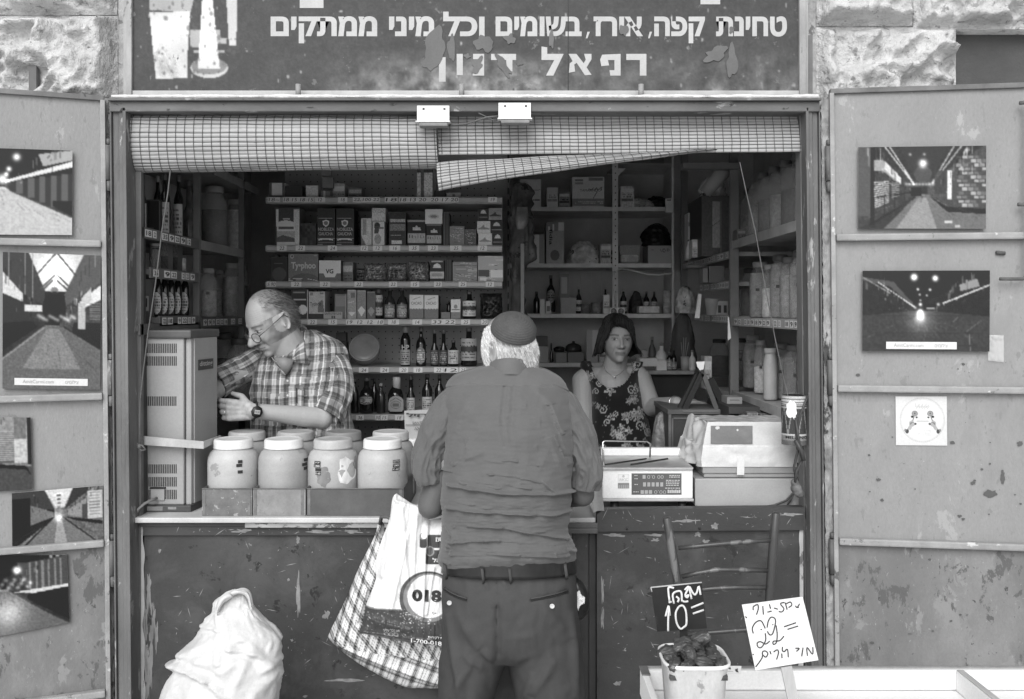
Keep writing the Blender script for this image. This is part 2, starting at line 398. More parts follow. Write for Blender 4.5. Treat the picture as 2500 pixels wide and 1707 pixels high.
# rough quarry-faced stone walls
def block(mb, x0, x1, z0, z1, seed, y=0.0, bul=.078, back=.25, q=None):
 cell = .0065 if z0 > 2.2 else .03
 nu = max(6, int((x1-x0)/cell)); nv = max(6, int((z1-z0)/cell)); r = random.Random(seed); off = Vector((r.random()*50, r.random()*50, 0))
 def fn(u, v):
  x = x0+u*(x1-x0); z = z0+v*(z1-z0); e = min(u*(x1-x0), (1-u)*(x1-x0), v*(z1-z0), (1-v)*(z1-z0))
  k = min(1, max(0, e)/.035); k = k*k*(3-2*k)
  p = Vector((x*5, z*5, 0))+off; n = mnoise.noise(p)*.6+(.3-abs(mnoise.noise(p*1.9)))*1.3+(.25-abs(mnoise.noise(p*4.3+Vector((4, 4, 0)))))*.6
  c = mnoise.cell(Vector((x*9+n*1.5, z*11+n, 3))+off)*.5; rd = 1-abs(mnoise.noise(p*1.7+Vector((9, 2, 0))))*2
  fine = mnoise.noise(p*6)*.12+mnoise.noise(p*14)*.05
  h = k*(.4+n*.9+rd*.35+fine*1.6+c*.15)*bul
  return (x, y-max(0, h)-mnoise.noise(p*8)*.0015, z)
 mb.grid(fn, nu, nv)
 mb.box(x0, x1, y+.001, y+back, z0, z1)
def stone_wall(name, label, spans, cat='stone wall'):
 m = MB(); m.smooth = True
 for i, s in enumerate(spans): block(m, *s[:4], y=(s[4] if len(s) > 4 else .068), seed=31+i*7+len(name)+int(abs(s[0])*50))
 return whole(name, m, STONE, label, cat, loc=(spans[0][0], 0, 0))
zt = 3.0; zr = ZZ(20, 0)
spans = [(-1.95, XX(265, 0), ZZ(238, 0)-.02, zr-.004), (-2.35, -1.954, ZZ(238, 0)-.02, zr-.004), (-1.75, XX(264, 0), zr, zt), (-2.35, -1.754, zr, zt)]
z = ZZ(238, 0)-.024
k = 0
while z > .05:
 z0 = max(0, z-.3); spans += [(-2.35, -1.8, z0, z-.004, .1), (-1.796, XX(262, 0)-.02, z0, z-.004, .1)]; z = z0; k += 1
stone_wall('stone_wall', 'pale rough-hewn limestone wall above the left metal door, beside the shop sign', spans)
zr = ZZ(48, 0)
spans = [(XX(2010, 0), XX(2358, 0), ZZ(236, 0)-.02, zr-.004), (XX(2010, 0), XX(2250, 0), zr, zt), (XX(2252, 0), 2.25, ZZ(56, 0), zt)]
z = ZZ(236, 0)-.024
while z > .05:
 z0 = max(0, z-.3); spans += [(XX(2025, 0), 1.5, z0, z-.004, .1), (1.504, 2.25, z0, z-.004, .1)]; z = z0
stone_wall('stone_wall', 'pale rough-hewn limestone wall above the right metal door, with a dark niche', spans)
mb = MB(); mb.box(XX(2350, 0), 2.25, .13, .2, ZZ(236, 0)-.16, ZZ(50, 0)); whole('niche_plaster', mb, PLASTER, 'dark smooth plaster filling the niche beside the right stone block', 'plaster panel')
# upper wall behind the sign and the plaster strips beside it
mb = MB(); mb.box(XX(255, .1), XX(2015, .1), .075, .25, ZZ(262, .0), zt); whole('upper_wall', mb, MORTAR, 'rough mortar wall strip showing at both ends of the shop sign', 'wall')
# ================================================================== shop sign
sg = thing('shop_sign', 'weathered painted metal sign with pale hand-lettered text across the shopfront', 'sign', (XX(1140, .02), .02, ZZ(232, .02)))
SY = .02; x0, x1, ztop, zbot = XX(316, SY), XX(1958, SY), 2.98, ZZ(228, SY); py_t = HZ-(ztop-EYE)/SS(SY)
cv = Canvas(760, 190, .245)
def SU(px): return (px-316)/(1958-316)
def SV(py): return (py-py_t)/(228-py_t)
cv.noise(.07, 2, 1).noise(.05, 7, 2); cv.noise(.06, 1, 6)
rr = np.random.RandomState(5)
tt = np.clip((cv.y-SV(118))/(1-SV(118)), 0, 1)
def cloud(seed, cell, w, h):
 r = np.random.RandomState(seed); out = np.zeros((h, w)); a = 1
 for c in (cell, cell//2, cell//4, max(1, cell//8)):
  n = r.rand(h//c+3, w//c+3); yy = np.arange(h)/c; xx = np.arange(w)/c; iy = yy.astype(int); ix = xx.astype(int); fy = (yy-iy)[:, None]; fx = (xx-ix)[None]
  b = n[iy][:, ix]*(1-fy)*(1-fx)+n[iy][:, ix+1]*(1-fy)*fx+n[iy+1][:, ix]*fy*(1-fx)+n[iy+1][:, ix+1]*fy*fx
  out += a*b; a *= .6
 return (out-out.min())/(out.max()-out.min())
cl = cloud(3, 32, 760, 190); cl2 = cloud(8, 12, 760, 190)
prof = np.interp(cv.x[0], [0, SU(780), SU(860), SU(1000), SU(1250), SU(1386), SU(1390), SU(1500), SU(1700), SU(1800), 1], [.05, .1, .5, .9, 1, .75, .5, .35, .45, .55, .5])[None]
cv.a += (.5*prof*tt**.8)*np.clip(cl2*1.6-.35, 0, 1)
cv.a += .16*(cl2 > .72)*np.clip((cv.x-SU(1640))*4, 0, 1)*np.clip((cv.y-SV(70))*4, 0, 1)
for i in range(170): cv.ell(rr.rand(), SV(rr.uniform(0, 225)), .0007+rr.rand()**3*.002, .004+rr.rand()**3*.01, rr.choice([.6, .55, .3, .25]))
def SE(px, py): return SU(px), SV(py)
def sp(pts, v, op=1.): cv.poly([SE(*p) for p in pts], v, op)
sp([(365, 25), (366, -20), (468, -20), (474, 0), (466, 30)], .62); sp([(366, 30), (466, 28), (460, 110), (458, 190), (382, 192), (374, 120)], .78)
sp([(466, 72), (492, 72), (492, 116), (464, 114)], .6); sp([(525, 72), (538, 72), (540, 92), (555, 94), (553, 106), (525, 108)], .62)
cv.ell(*SE(512, 165), 46/1642, 25/(228-py_t), .72); cv.ell(*SE(512, 161), 43/1642, 20/(228-py_t), .5); cv.rect(*SE(474, 122), *SE(549, 130), .6)
sp([(495, -10), (519, -10), (538, 168), (484, 168)], .82); sp([(552, -30), (580, -30), (578, 112), (560, 112)], .72)
for i in range(90):
 a, b = rr.uniform(365, 580), rr.uniform(-10, 190); q = rr.rand()**2; cv.ell(*SE(a, b), .0008+.002*q, .005+.011*q, .32, .55)
cv.blur(1)
m = MB(); cv.sheet(m, lambda u, v: (x0+u*(x1-x0), SY-.0005, ztop+v*(zbot-ztop)))
part('panel', m, mat('sign_paint', attr=True, rough=.6, var=.15, scale=9, bump=.0008, bscale=90, wear=[(.04, .4, 6), (.12, .36, 24), (.2, .3, 70)]), sg)
m = MB(); m.box(x0-.02, x1+.02, SY+.002, SY+.02, zbot-.012, ztop)
m.pbox(308, -120, 321, 236, SY-.012, .03); m.pbox(1952, -120, 1968, 236, SY-.012, .03); m.m = 1; m.pbox(322, 221, 1951, 234, SY-.006, .02)
m.m = 2
m.pbox(1386, -120, 1388.5, 222, SY-.0016, .001, 0)
part('frame', m, [mat('sign_frame_paint', .3, .6, .3, 10, bump=.001, wear=[(.12, .4, 14)], stretch=(1, 1, .4)), mat('sign_lower_strip', .42, .5, .2, 8, wear=[(.2, .36, 10)]), BLACK], sg)
LET = mat('sign_lettering_paint', .41, .6, .08, 10, wear=[(.2, .3, 26), (.1, .22, 60)])
m = MB()
def word(t, a, b, up=41, dn=89, ref='ב'): m.ptext(heb(t), a, up, b, dn, SY, ref=ref, off=.04, th=.0012)
word('ממתקים', 661, 921); word('מיני', 950, 1060); word('וכל', 1082, 1183); word('בשומים', 1210, 1420); word('אירז', 1449, 1570); word('קפה', 1597, 1721); word('טחינת', 1748, 1921)
for a in (1430, 1582): m.prism([(XX(a, SY), ZZ(94, SY)), (XX(a+4, SY), ZZ(94, SY)), (XX(a+10, SY), ZZ(78, SY)), (XX(a+4, SY), ZZ(78, SY))], SY-.0014, SY-.0006)
part('lettering', m, LET, sg)
m = MB(); U, D = 132, 185
def bars(*rs):
 for r in rs:
  if len(r) == 4: r = [(r[0], r[1]), (r[2], r[1]), (r[2], r[3]), (r[0], r[3])]
  m.prism([(XX(a, SY), ZZ(b, SY)) for a, b in r], SY-.0014, SY-.0006)
bars([(1529, U), (1578, U), (1578, D), (1562, D), (1562, 147), (1529, 147)])
bars([(1470, 134), (1515, U), (1515, D), (1490, D), (1488, 172), (1500, 172), (1500, 147), (1484, 147), (1487, 160), (1468, 162), (1465, 146)])
bars([(1388, U), (1407, U), (1425, 155), (1430, 146), (1426, U), (1444, U), (1444, 145), (1432, 165), (1444, 183), (1428, 184), (1408, 154), (1402, 158), (1404, 175), (1389, 178), (1391, 155), (1398, 150)])
bars([(1322, 114), (1336, 116), (1336, U), (1376, U), (1351, D), (1333, D), (1353, 147), (1322, 147)])
bars([(1199, U), (1260, U), (1260, 147), (1251, 147), (1251, 175), (1236, 172), (1236, 147), (1199, 147)], [(1155, U), (1182, U), (1182, 185), (1154, 185), (1154, 172), (1168, 172), (1168, 145), (1155, 145)])
bars((1115, U, 1130, 184), (1072, 140, 1088, 200), (732, -12, 790, 20), (1710, -14, 1758, 11))
part('lettering', m, LET, sg)
def blob(cx, cy, rx, ry, seed, n=26, rough=.35, Y=SY, th=.0045, ang=0):
 r = random.Random(seed); off = r.random()*99; out = []
 for k in range(n):
  a = 2*PI*k/n; q = 1+rough*mnoise.noise(Vector((math.cos(a)*1.3+off, math.sin(a)*1.3, 0)))*2
  dx, dy = rx*q*math.cos(a), ry*q*math.sin(a)
  out.append((XX(cx+dx*math.cos(ang)-dy*math.sin(ang), Y), ZZ(cy+dx*math.sin(ang)+dy*math.cos(ang), Y)))
 return out
m = MB()
for i, (a, b, c_, d, an) in enumerate([(1065, 112, 24, 40, .2), (1050, 148, 16, 22, 0), (1103, 118, 10, 30, 0), (1182, 107, 22, 20, 0), (1245, 97, 13, 12, 0), (1142, 138, 7, 6, 0), (1166, 160, 11, 18, .5), (1228, 160, 10, 34, -.6), (1346, 98, 6, 24, 0), (1268, 154, 7, 6, 0), (1745, 134, 26, 16, -.3), (1785, 150, 12, 36, 0), (1522, 74, 10, 13, 0), (1785, 74, 6, 9, 0)]):
 m.prism(blob(a, b, c_, d, i*3+2, ang=an), SY-.0028-i*.0001, SY-.0006)
part('paint_patch', m, mat('peeled_patch', .12, .7, .15, 12), sg)
# ================================================================== steel door frame
fr = thing('door_frame', 'rusty painted steel frame around the shop opening with a mortar ledge on top', 'door frame', (XX(1130, 0), 0, 0))
def jamb(pl, pr, flip):
 m = MB(); a, b = XX(pl, -.03), XX(pr, -.03)
 w_ = b-a; segs = [(0, .12, 0), (.12, .5, .010), (.5, .78, .004), (.78, 1, -.004)]
 for s0, s1, dy in segs:
  if flip: s0, s1 = 1-s1, 1-s0
  m.box(a+w_*s0+.0006, a+w_*s1-.0006, -.03+dy, .06, 0, ZZ(262, -.03), .0025)
 return lean(m)
part('jamb', jamb(266, 308, False), STEEL, fr); part('jamb', jamb(1966, 2003, True), STEEL, fr)
m = MB(); m.box(XX(311, 0), XX(311, 0)+.006, .002, .075, 1.08, ZZ(262, 0)); lean(m); part('jamb_lining', m, mat('lining_paint', .17, .6, .3, 8, wear=[(.06, .4, 9)], stretch=(1, 1, .3)), fr)
m = MB(); m.box(XX(322, .06), XX(340, .06), .06, .1, 0, ZZ(380, .06)); lean(m); part('jamb_lining', m, mat('lining_dark', .05, .7, .3, 8), fr)
m = MB(); m.box(XX(1961, .0)-.004, XX(1961, .0)+.003, .02, .075, 0, ZZ(262, 0)); lean(m); part('jamb_lining', m, mat('lining_paint'), fr)
m = MB(); m.box(XX(268, -.03), XX(2001, -.03), -.034, .06, ZZ(273, -.03), ZZ(249, -.03), .003); m.box(XX(268, -.03), XX(2001, -.03), -.05, .06, ZZ(249, -.03)+.0005, ZZ(243, -.03), .002)
part('lintel', m, mat('lintel_steel', .12, .6, .3, 5, bump=.002, wear=[(.07, .45, 8), (.28, .4, 14), (.03, .36, 40)], stretch=(.4, 1, 1)), fr)
m = MB(); m.smooth = True
def ledge(u, v):
 x = XX(275, -.04)+u*(XX(1995, -.04)-XX(275, -.04)); n = mnoise.noise(Vector((x*30, 2, 0)))*.5+mnoise.noise(Vector((x*9, 7, 0)))
 a = PI*v; return (x, -.035-.018*math.sin(a)*(1+.3*n), ZZ(243, -.04)+.004-(.012+.006*n)*math.cos(a)*.6+.004)
m.grid(ledge, 700, 8, flip=True); part('mortar_ledge', m, mat('pale_mortar', .6, .95, .3, 30, bump=.003, bscale=90, wear=[(.15, .28, 20)]), fr)
for px in (728, 1127, 1565):
 m = MB(); z0, z1 = ZZ(240, -.02), ZZ(206, -.02); m.lathe([(.0085, 0), (.0085, z1-z0), (.0062, z1-z0), (.0062, z1-z0-.01), (.0001, z1-z0-.01)], (XX(px, -.02), -.02, z0), 16)
 part('pipe_stub', m, mat('stub_paint', .25, .6, .2, 20), fr)
# gap filler between jambs and stone: rubble mortar strips
for a, b, lab in ((247, 266, 'left'), (2004, 2027, 'right')):
 m = MB(); m.smooth = True; X0, X1 = XX(a, .01), XX(b, .01)
 m.grid(lambda u, v: (X0+u*(X1-X0), .01-.014*abs(mnoise.noise(Vector((u*3, v*60, a))))-.006*mnoise.noise(Vector((u*9, v*170, 1))), 2.4*v), 6, 420, flip=False); lean(m)
 whole('mortar_strip', m, mat('jamb_mortar', .3, .95, .5, 26, bump=.004, bscale=60, wear=[(.08, .4, 12), (.6, .35, 9)], stretch=(1, 1, .4)), f'crumbling mortar strip between the {lab} steel jamb and its open metal door', 'mortar')
# ================================================================== metal doors
def metal_door(side, X0, Y0, th, zt, rails, label, width=1.07):
 s = -1 if side == 'l' else 1; ct, st = math.cos(th), math.sin(th)
 D = lambda u, n, z: (X0+s*(u*ct)-s*n*st*-1*-1*0+(-s*n*st if False else s*n*(-st)*-1*0) , Y0-u*st-n, z)
 def P(u, n, z): return (X0+s*u*ct-s*n*st*(1)*0 - s*n*st, Y0-u*st-n*ct, z)
 d = thing('metal_door', label, 'door', (X0, Y0, 0))
 def bx(m, u0, u1, n0, n1, z0, z1, bev=.002):
  b = MB(); b.box(u0, u1, n0, n1, z0, z1, bev); q = [P(*v) for v in b.v]
  fs = b.f if s < 0 else b.f
  o = len(m.v); m.v += q; m.f += [tuple(i+o for i in (f[::-1] if s > 0 else f)) for f in fs]; m.mi += [m.m]*len(fs); m.cols += [1.]*len(q); m.sm += [False]*len(fs)
 m = MB(); zs = [zt]+list(rails)+[.05]
 for i in range(len(zs)-1):
  m.m = 1 if i >= 3 else 0; bx(m, .0, width, -.012, 0+.0, zs[i+1]+.0005, zs[i]-.0005, 0)
 lean(m); part('panel', m, [DOOR, DOORLOW], d)
 m = MB(); bx(m, -.005, width+.004, -.02, .012, zt-.002, zt+.014); lean(m); part('top_cap', m, mat('door_cap', .14, .6, .3, 12, wear=[(.05, .4, 10)]), d)
 m = MB(); bx(m, -.008, .006, -.014, .014, .05, zt); lean(m); part('stile', m, RAIL, d)
 m = MB(); bx(m, width-.006, width+.006, -.014, .014, .05, zt); lean(m); part('stile', m, RAIL, d)
 for z in rails+[.13]:
  m = MB(); bx(m, .007, width-.007, .0004, .026, z-.011, z+.011, .005); lean(m); part('rail', m, RAIL, d)
 for z in (2.19, 1.51, .94):
  m = MB(); h = P(-.014, .006, z); m.tube([(h[0], h[1], z-.055), (h[0], h[1], z+.055)], .0095, 12); 
  m.tube([(h[0]+.002, h[1]+.001, z-.09), (h[0]+.002, h[1]+.001, z-.058)], .0075, 10); m.tube([(h[0]+.002, h[1]+.001, z+.058), (h[0]+.002, h[1]+.001, z+.075)], .0065, 10)
  lean(m); part('hinge', m, STEEL, d)
 return d, P
DL, PL = metal_door('l', XX(250, -.02), -.02, math.radians(20.4), ZZ(246, -.02), [1.932, 1.453, .991, .519], 'open grey metal door leaf on the left, covered with tilted night photographs')
DR, PR = metal_door('r', XX(2030, 0), 0, math.radians(8.2), ZZ(229, 0), [1.953, 1.476, .992, .5], 'open grey metal door leaf on the right, with a rusty bolt at its edge')
# bolt rod and handle on the right leaf
def UR(px, P_=None):   # u along the right door whose projection is px
 ct, st = math.cos(math.radians(8.2)), math.sin(math.radians(8.2)); X0 = XX(2030, 0); t = (px-CX)/F; return (t*3.0-X0)/(ct+t*st)
def UL(px):
 ct, st = math.cos(math.radians(20.4)), math.sin(math.radians(20.4)); X0 = XX(250, -.02); t = (px-CX)/F; return (t*2.98-X0)/(-ct+t*st)
def ZR(px, py): u = UR(px); d = 3.0-u*math.sin(math.radians(8.2)); return EYE-(py-HZ)*d/F
def ZL(px, py): u = UL(px); d = 2.98-u*math.sin(math.radians(20.4)); return EYE-(py-HZ)*d/F
m = MB(); m.tube([PR(UR(2497), .03, ZR(2497, 262)), PR(UR(2497), .03, ZR(2497, 660)), PR(UR(2495), .03, ZR(2495, 676)), PR(UR(2488), .03, ZR(2488, 682)), PR(UR(2432), .03, ZR(2432, 682))], .0055, 10)
m.tube([PR(UR(2476), .03, ZR(2476, 502)), PR(UR(2500), .03, ZR(2500, 502))], .006, 10); m.tube([PR(UR(2480), .03, ZR(2480, 257)), PR(UR(2500), .03, ZR(2500, 255))], .006, 10)
part('bolt_rod', m, RUST, DR)
m = MB(); m.tube([PR(UR(2430), .006, ZR(2430, 617)), PR(UR(2452), .006, ZR(2452, 619))], .006, 8); part('latch', m, RUST, DR)
for c_ in ((2495, 480, 22, 60, .09), (2405, 1207, 12, 6, .12), (2386, 1198, 8, 5, .12)):
 pass
# ================================================================== brackets and cable over the opening
def bracket(px, py, label):
 Y = -.045; b = thing('bracket', label, 'bracket', (XX(px+40, Y), Y, ZZ(py+42, Y)), 'white metal brackets on the lintel')
 m = MB(); m.pbox(px, py, px+79, py+40, Y, .008, .001); m.box(XX(px-2, Y), XX(px+82, Y), Y-.022, Y+.01, ZZ(py+43, Y), ZZ(py+40, Y)-.0003, .001); part('plate', m, WHITE, b)
 m = MB(); m.m = 0; m.box(XX(px+6, Y), XX(px+76, Y), Y-.02, Y+.02, ZZ(py+53, Y), ZZ(py+43.5, Y), .004); part('roller_cup', m, mat('grey_bracket', .2, .5, .2, 30), b)
 for q in (16, 67):
  m = MB(); m.m = 0; m.lathe([(.004, 0), (.0035, .002), (.0001, .002)], (0, 0, 0), 12); m.v = [(XX(px+q, Y)+a, Y-c, ZZ(py+8, Y)+b_) for a, b_, c in m.v]; m.f = [f for f in m.f]; part('screw', m, RUST, b)
 return b
bracket(1018, 258, 'white metal bracket on the lintel above the end of the left blind')
bracket(1217, 251, 'white metal bracket on the lintel above the sagging blind, right of its twin')
m = MB(); Y = -.03; m.tube([W(1098, 304, Y), W(1115, 305, Y), W(1140, 302, Y), W(1165, 294, Y), W(1190, 286, Y), W(1217, 284, Y)], .003, 8); m.tube([W(1168, 276, Y), W(1185, 284, Y), W(1200, 292, Y), W(1218, 294, Y)], .002, 6)
whole('lintel_cable', m, CORD, 'thin drooping cable strung between the two white brackets', 'cable')
# ================================================================== blinds
SLAT = mat('blind_slat', .34, .45, .12, 30, stretch=(.15, 1, 1), bump=.0004, bscale=60); STRING = mat('blind_string', .06, .8, .1, 50)
def blind(label, ptop, pbot, prof, n_slat, every, seed, wob=1.0):
 """ptop(u), pbot(u): (px,py) of upper and lower edge; prof(v) -> (depth Y, fraction of height)"""
 b = thing('reed_blind', label, 'blind', (ptop(.5)[0]*0+XX(ptop(.5)[0], 0), .03, ZZ(ptop(.5)[1], 0)), 'rolled reed blinds under the lintel')
 r = random.Random(seed); nu = 90
 def pos(u, v, o=0):
  Y, h = prof(v); a, c_ = ptop(u), pbot(u); px = a[0]+(c_[0]-a[0])*h; py = a[1]+(c_[1]-a[1])*h+wob*1.5*mnoise.noise(Vector((u*6, v*9, seed)))
  # true position: the px height is read in the plane Y=0.0, depth added along y
  p = W(px, py, 0.0); return Vector((p.x, Y-o, p.z))
 m = MB(); m.smooth = True
 rows = []
 for i in range(n_slat):
  v0, v1 = i/n_slat, (i+1)/n_slat; g = .06/n_slat; t = 1-.12*r.random(); 
  for k, (vv, o) in enumerate(((v0+g, -.0012), (v0+g+.12/n_slat, .0008), ((v0+v1)/2, .0015), (v1-g-.12/n_slat, .0008), (v1-g, -.0012))): rows.append((vv, o, t))
 jit = [r.uniform(-.001, .001) for _ in rows]
 vs = []; cols = []
 for (vv, o, t) in rows:
  for k in range(nu):
   u = k/(nu-1); vs.append(pos(u, vv, o)); cols.append(t)
 fs = [(j*nu+i, (j+1)*nu+i, (j+1)*nu+i+1, j*nu+i+1) for j in range(len(rows)-1) for i in range(nu-1)]
 m.add(vs, fs, True, cols)
 vb = [Vector(p)+Vector((0, .004, 0)) for p in vs]; m.add(vb, [f[::-1] for f in fs], True, cols)
 part('slats', m, SLAT, b)
 m = MB(); w_ = abs(ptop(1)[0]-ptop(0)[0]); n = int(w_/every)
 for k in range(n+1):
  u = (k+.4)/(n+.6); 
  if u > 1: continue
  pts = [pos(min(1, max(0, u+.0012*mnoise.noise(Vector((v*40/n_slat, k, seed))))), v, .0028+.0012*(j % 2)) for j, v in enumerate([q/(n_slat*2) for q in range(n_slat*2+1)])]
  m.tube(pts, .0009, 4, cap=False)
 part('string_grid', m, STRING, b)
 m = MB()
 for i in range(1, n_slat):
  if r.random() < .06: continue
  m.tube([pos(u_/24, i/n_slat+r.uniform(-.004, .004), .0012) for u_ in range(25)], .0008, 4, cap=False)
 part('string_grid', m, STRING, b)
 return b
def roll_prof(v):   # bulging hanging roll
 a = -.9+v*(PI/2+.95+.35); Y = .045-.055*math.cos(a-.25); h = .5+.5*math.sin(min(max(a*.86, -PI/2), PI/2)); return Y, min(1, max(0, (h-.15)/.85)) if v > .0 else 0
def rp(v):
 if v < .18: return .03-.02*(v/.18), v*.9*.75
 t = (v-.18)/.82; a = -.55+t*2.12; return .06-.062*math.cos(a*.95), .1215+(math.sin(a)+math.sin(.55))/(1+math.sin(.55))*.8785
blind('wide pale reed blind bulging down over the left half of the opening', lambda u: (313+u*(1063-313), 268+u*6), lambda u: (311+u*(1068-311), 416-u*11), rp, 19, 22, 3)
blind('narrow grey reed blind drawn up under the right half of the lintel', lambda u: (1066+u*(1962-1066), 272), lambda u: (1070+u*(1962-1070), 376-8*u), lambda v: (.05-.03*math.sin(v*1.6), v), 11, 21, 5)
blind('reed blind sagging diagonally from the middle of the opening up to the right', lambda u: (1064+u*(1740-1064), 393-34*u**.8+2*u), lambda u: (1072+u*(1750-1072), 467-100*u**.85), lambda v: (.03-.045*math.sin(v*2.3), v), 9, 22, 9)
# ================================================================== pictures on the doors
def poster(door, side, quad, cv, label, caption=None, dz=.010, thick=.007, name='photo_board', cat='photograph', group='night street photographs on the metal doors', corner=None):
 PU, PZ, P_ = (UL, ZL, PL) if side == 'l' else (UR, ZR, PR)
 q = [(PU(x), PZ(x, y)) for x, y in quad]
 def at(u, v, n):
  a = q[0][0]*(1-u)*(1-v)+q[1][0]*u*(1-v)+q[2][0]*u*v+q[3][0]*(1-u)*v; b = q[0][1]*(1-u)*(1-v)+q[1][1]*u*(1-v)+q[2][1]*u*v+q[3][1]*(1-u)*v
  return P_(a, n, b)
 if hasattr(cv, 'vp'): clut(cv, 90, .5, .008, .05)
 if thick > .003: cv.blur(1); cv.a = np.clip((cv.a-.12)*1.12+.05, 0, 1)
 cv.a *= .93 if thick > .003 else .84; m = MB(); cv.sheet(m, lambda u, v: at(u, v, dz+thick))
 m.m = 1; vs = [at(u, v, n) for n in (dz, dz+thick-.0004) for u, v in ((0, 0), (1, 0), (1, 1), (0, 1))]
 m.add(vs, [(0, 1, 2, 3), (7, 6, 5, 4)]+[(i, (i+4), (i+1) % 4+4, (i+1) % 4) for i in range(4)], False)
 o = whole(name, m, [MGLOSS if thick > .003 else MPRINT, mat('board_edge', .35, .6)], label, cat, group=group)
 if caption:
  (u0, v0, u1, v1) = caption; m = MB(); m.c = .6; m.add([at(u0, v1, dz+thick+.0012), at(u1, v1, dz+thick+.0012), at(u1, v0, dz+thick+.0012), at(u0, v0, dz+thick+.0012)], [(0, 1, 2, 3)])
  def tx(t, a, b, c_, d):
   vs, fs, bb = glyphs(t); out = [at(a+(x-bb[0])/(bb[2]-bb[0])*(b-a), d+(y-bb[1])/(bb[3]-bb[1])*(c_-d), dz+thick+.002) for x, y in vs]; m.m = 1; m.add(out, fs, False)
  hh = v1-v0; W_ = u1-u0
  tx('AmitCarmi.com', u0+W_*.11, u0+W_*.53, v0+hh*.22, v1-hh*.28); tx(heb('צילומים'), u0+W_*.69, u0+W_*.87, v0+hh*.22, v1-hh*.28)
  m.make('caption_strip', [MPRINT, mat('grey_ink', .3, .7)], o); bpy.data.objects[-1] if False else None
 return o
def clut(c, n, op, mn=.015, mx=.1):
 x, y, half, seed = c.vp; r = random.Random(seed*7)
 for k in range(n):
  sd = r.choice([-1, 1]); t0 = r.random()**.6*.92; t1 = min(.96, t0+r.uniform(mn, mx)*(1-t0)); e = 0 if sd < 0 else 1; h0, h1 = sorted((r.random(), r.random())); h1 = h0+(h1-h0)*.35
  X = lambda t: e+(x+sd*half-e)*t
  Yt = lambda t, h: (y+.05-.945*(1-t))+(.97*(1-t)+.02)*h*.85
  c.poly([(X(t0), Yt(t0, h0)), (X(t1), Yt(t1, h0)), (X(t1), Yt(t1, h1)), (X(t0), Yt(t0, h1))], r.choice([.06, .1, .16, .28, .4, .55, .8]), op)
 for k in range(40):   # paving joints running to the vanishing point
  a = r.uniform(-.3, 1.3); t = r.uniform(.3, .9); t2 = min(.97, t+r.uniform(.05, .2)); yb = 1.02; c.line(a+(x-a)*t, yb+(y+.04-yb)*t, a+(x-a)*t2, yb+(y+.04-yb)*t2, .002, r.choice([.15, .6]), .3)
def persp(c, vp, edge, tone, wd=.002, fr=.92):
 c.line(edge[0], edge[1], edge[0]+(vp[0]-edge[0])*fr, edge[1]+(vp[1]-edge[1])*fr, wd, tone)
def street(w, h, vp, sky, floor, lw, rw, fl=(.0, 1.0), seed=1, fh=None, half=.04):
 c = Canvas(w, h, sky); x, y = vp
 c.poly([(0, -.02), (x-half, y-.12), (x-half, y+.03), (0, 1.01)], lw); c.poly([(1, -.02), (x+half, y-.12), (x+half, y+.03), (1, 1.01)], rw)
 c.poly([(x-half, y+.03), (x+half, y+.03), (fl[1], 1.01), (1, 1.01), (fl[0], 1.01)], floor)
 c.vp = (x, y, half, seed); clut(c, 110, .65); c.vp = (x, y, half, seed+5)
 c.noise(.16, 1, seed).noise(.12, 4, seed+1); return c
c = street(150, 98, (.51, .55), .2, .42, .25, .3, (.2, 1.0), 3)
c.poly([(.2, 1.01), (.46, .61), (.56, .6), (.7, .76), (1, .82), (1, 1.01)], .42); c.poly([(.3, 1), (.48, .62), (.54, .62), (.62, 1)], .55)
c.poly([(.56, .6), (.7, .73), (1, .76), (1, .82), (.7, .79)], .12); c.rect(0, 0, .1, .85, .33); c.rect(.1, 0, .13, .95, .1)
for i in range(12): c.poly([(.13, .43+i*.028), (.25, .42+i*.022), (.25, .43+i*.022), (.13, .445+i*.028)], .75)
for i in range(10): c.poly([(.27, .43+i*.02), (.33, .45+i*.016), (.33, .457+i*.016), (.27, .44+i*.02)], .6)
c.poly([(.13, .16), (.21, .17), (.33, .38), (.31, .44), (.2, .3), (.13, .3)], .6); c.poly([(.21, .17), (.34, .38), (.34, .46), (.21, .28)], .8)
for a in (.2, .24): persp(c, (.46, .5), (a, -.02), .75, .005)
for a in (.76, .82): persp(c, (.57, .48), (a, -.02), .7, .005)
c.poly([(.33, 0), (.7, 0), (.6, .36), (.44, .36)], .22); c.ell(.51, .34, .07, .1, .35, .7); c.glow(.51, .21, .03, .9); c.glow(.41, .1, .01, .5); c.glow(.52, .1, .01, .5)
for j in range(13):
 for i in range(5): c.rect(.77+i*.045+(j % 2)*.02, .12+j*.048, .808+i*.045+(j % 2)*.02, .155+j*.048, .3+.35*((i*7+j*5) % 4)/3)
c.rect(.7, .3, .735, .64, .85); c.rect(.74, .3, .77, .66, .3); c.rect(.6, .3, .69, .58, .25, .8); c.rect(.42, .5, .5, .6, .08)
for i in range(9): c.glow(.38+i*.026, .46+.04*((i*3) % 3), .012, .45)
for k in range(4): c.line(.12, .62+.0*k, .42, .56, .004, .1); c.line(.13+k*.08, .62, .13+k*.08, .95-k*.1, .005, .12)
c.line(.1, .95, .45, .62, .006, .1); c.rect(.68, .9, .74, .93, .75); c.rect(.76, .95, .8, .98, .7); c.noise(.1, 1, 5)
poster(DR, 'r', [(2093, 362), (2403, 358), (2402, 560), (2092, 559)], c, 'night photograph of a lane with shutters and a stone corner, highest on the right door')
c = street(150, 94, (.46, .5), .1, .24, .16, .14, (0, 1), 7, half=.06)
c.poly([(0, .56), (.4, .5), (.55, .5), (1, .57), (1, 1), (0, 1)], .25); c.noise(.12, 2, 3)
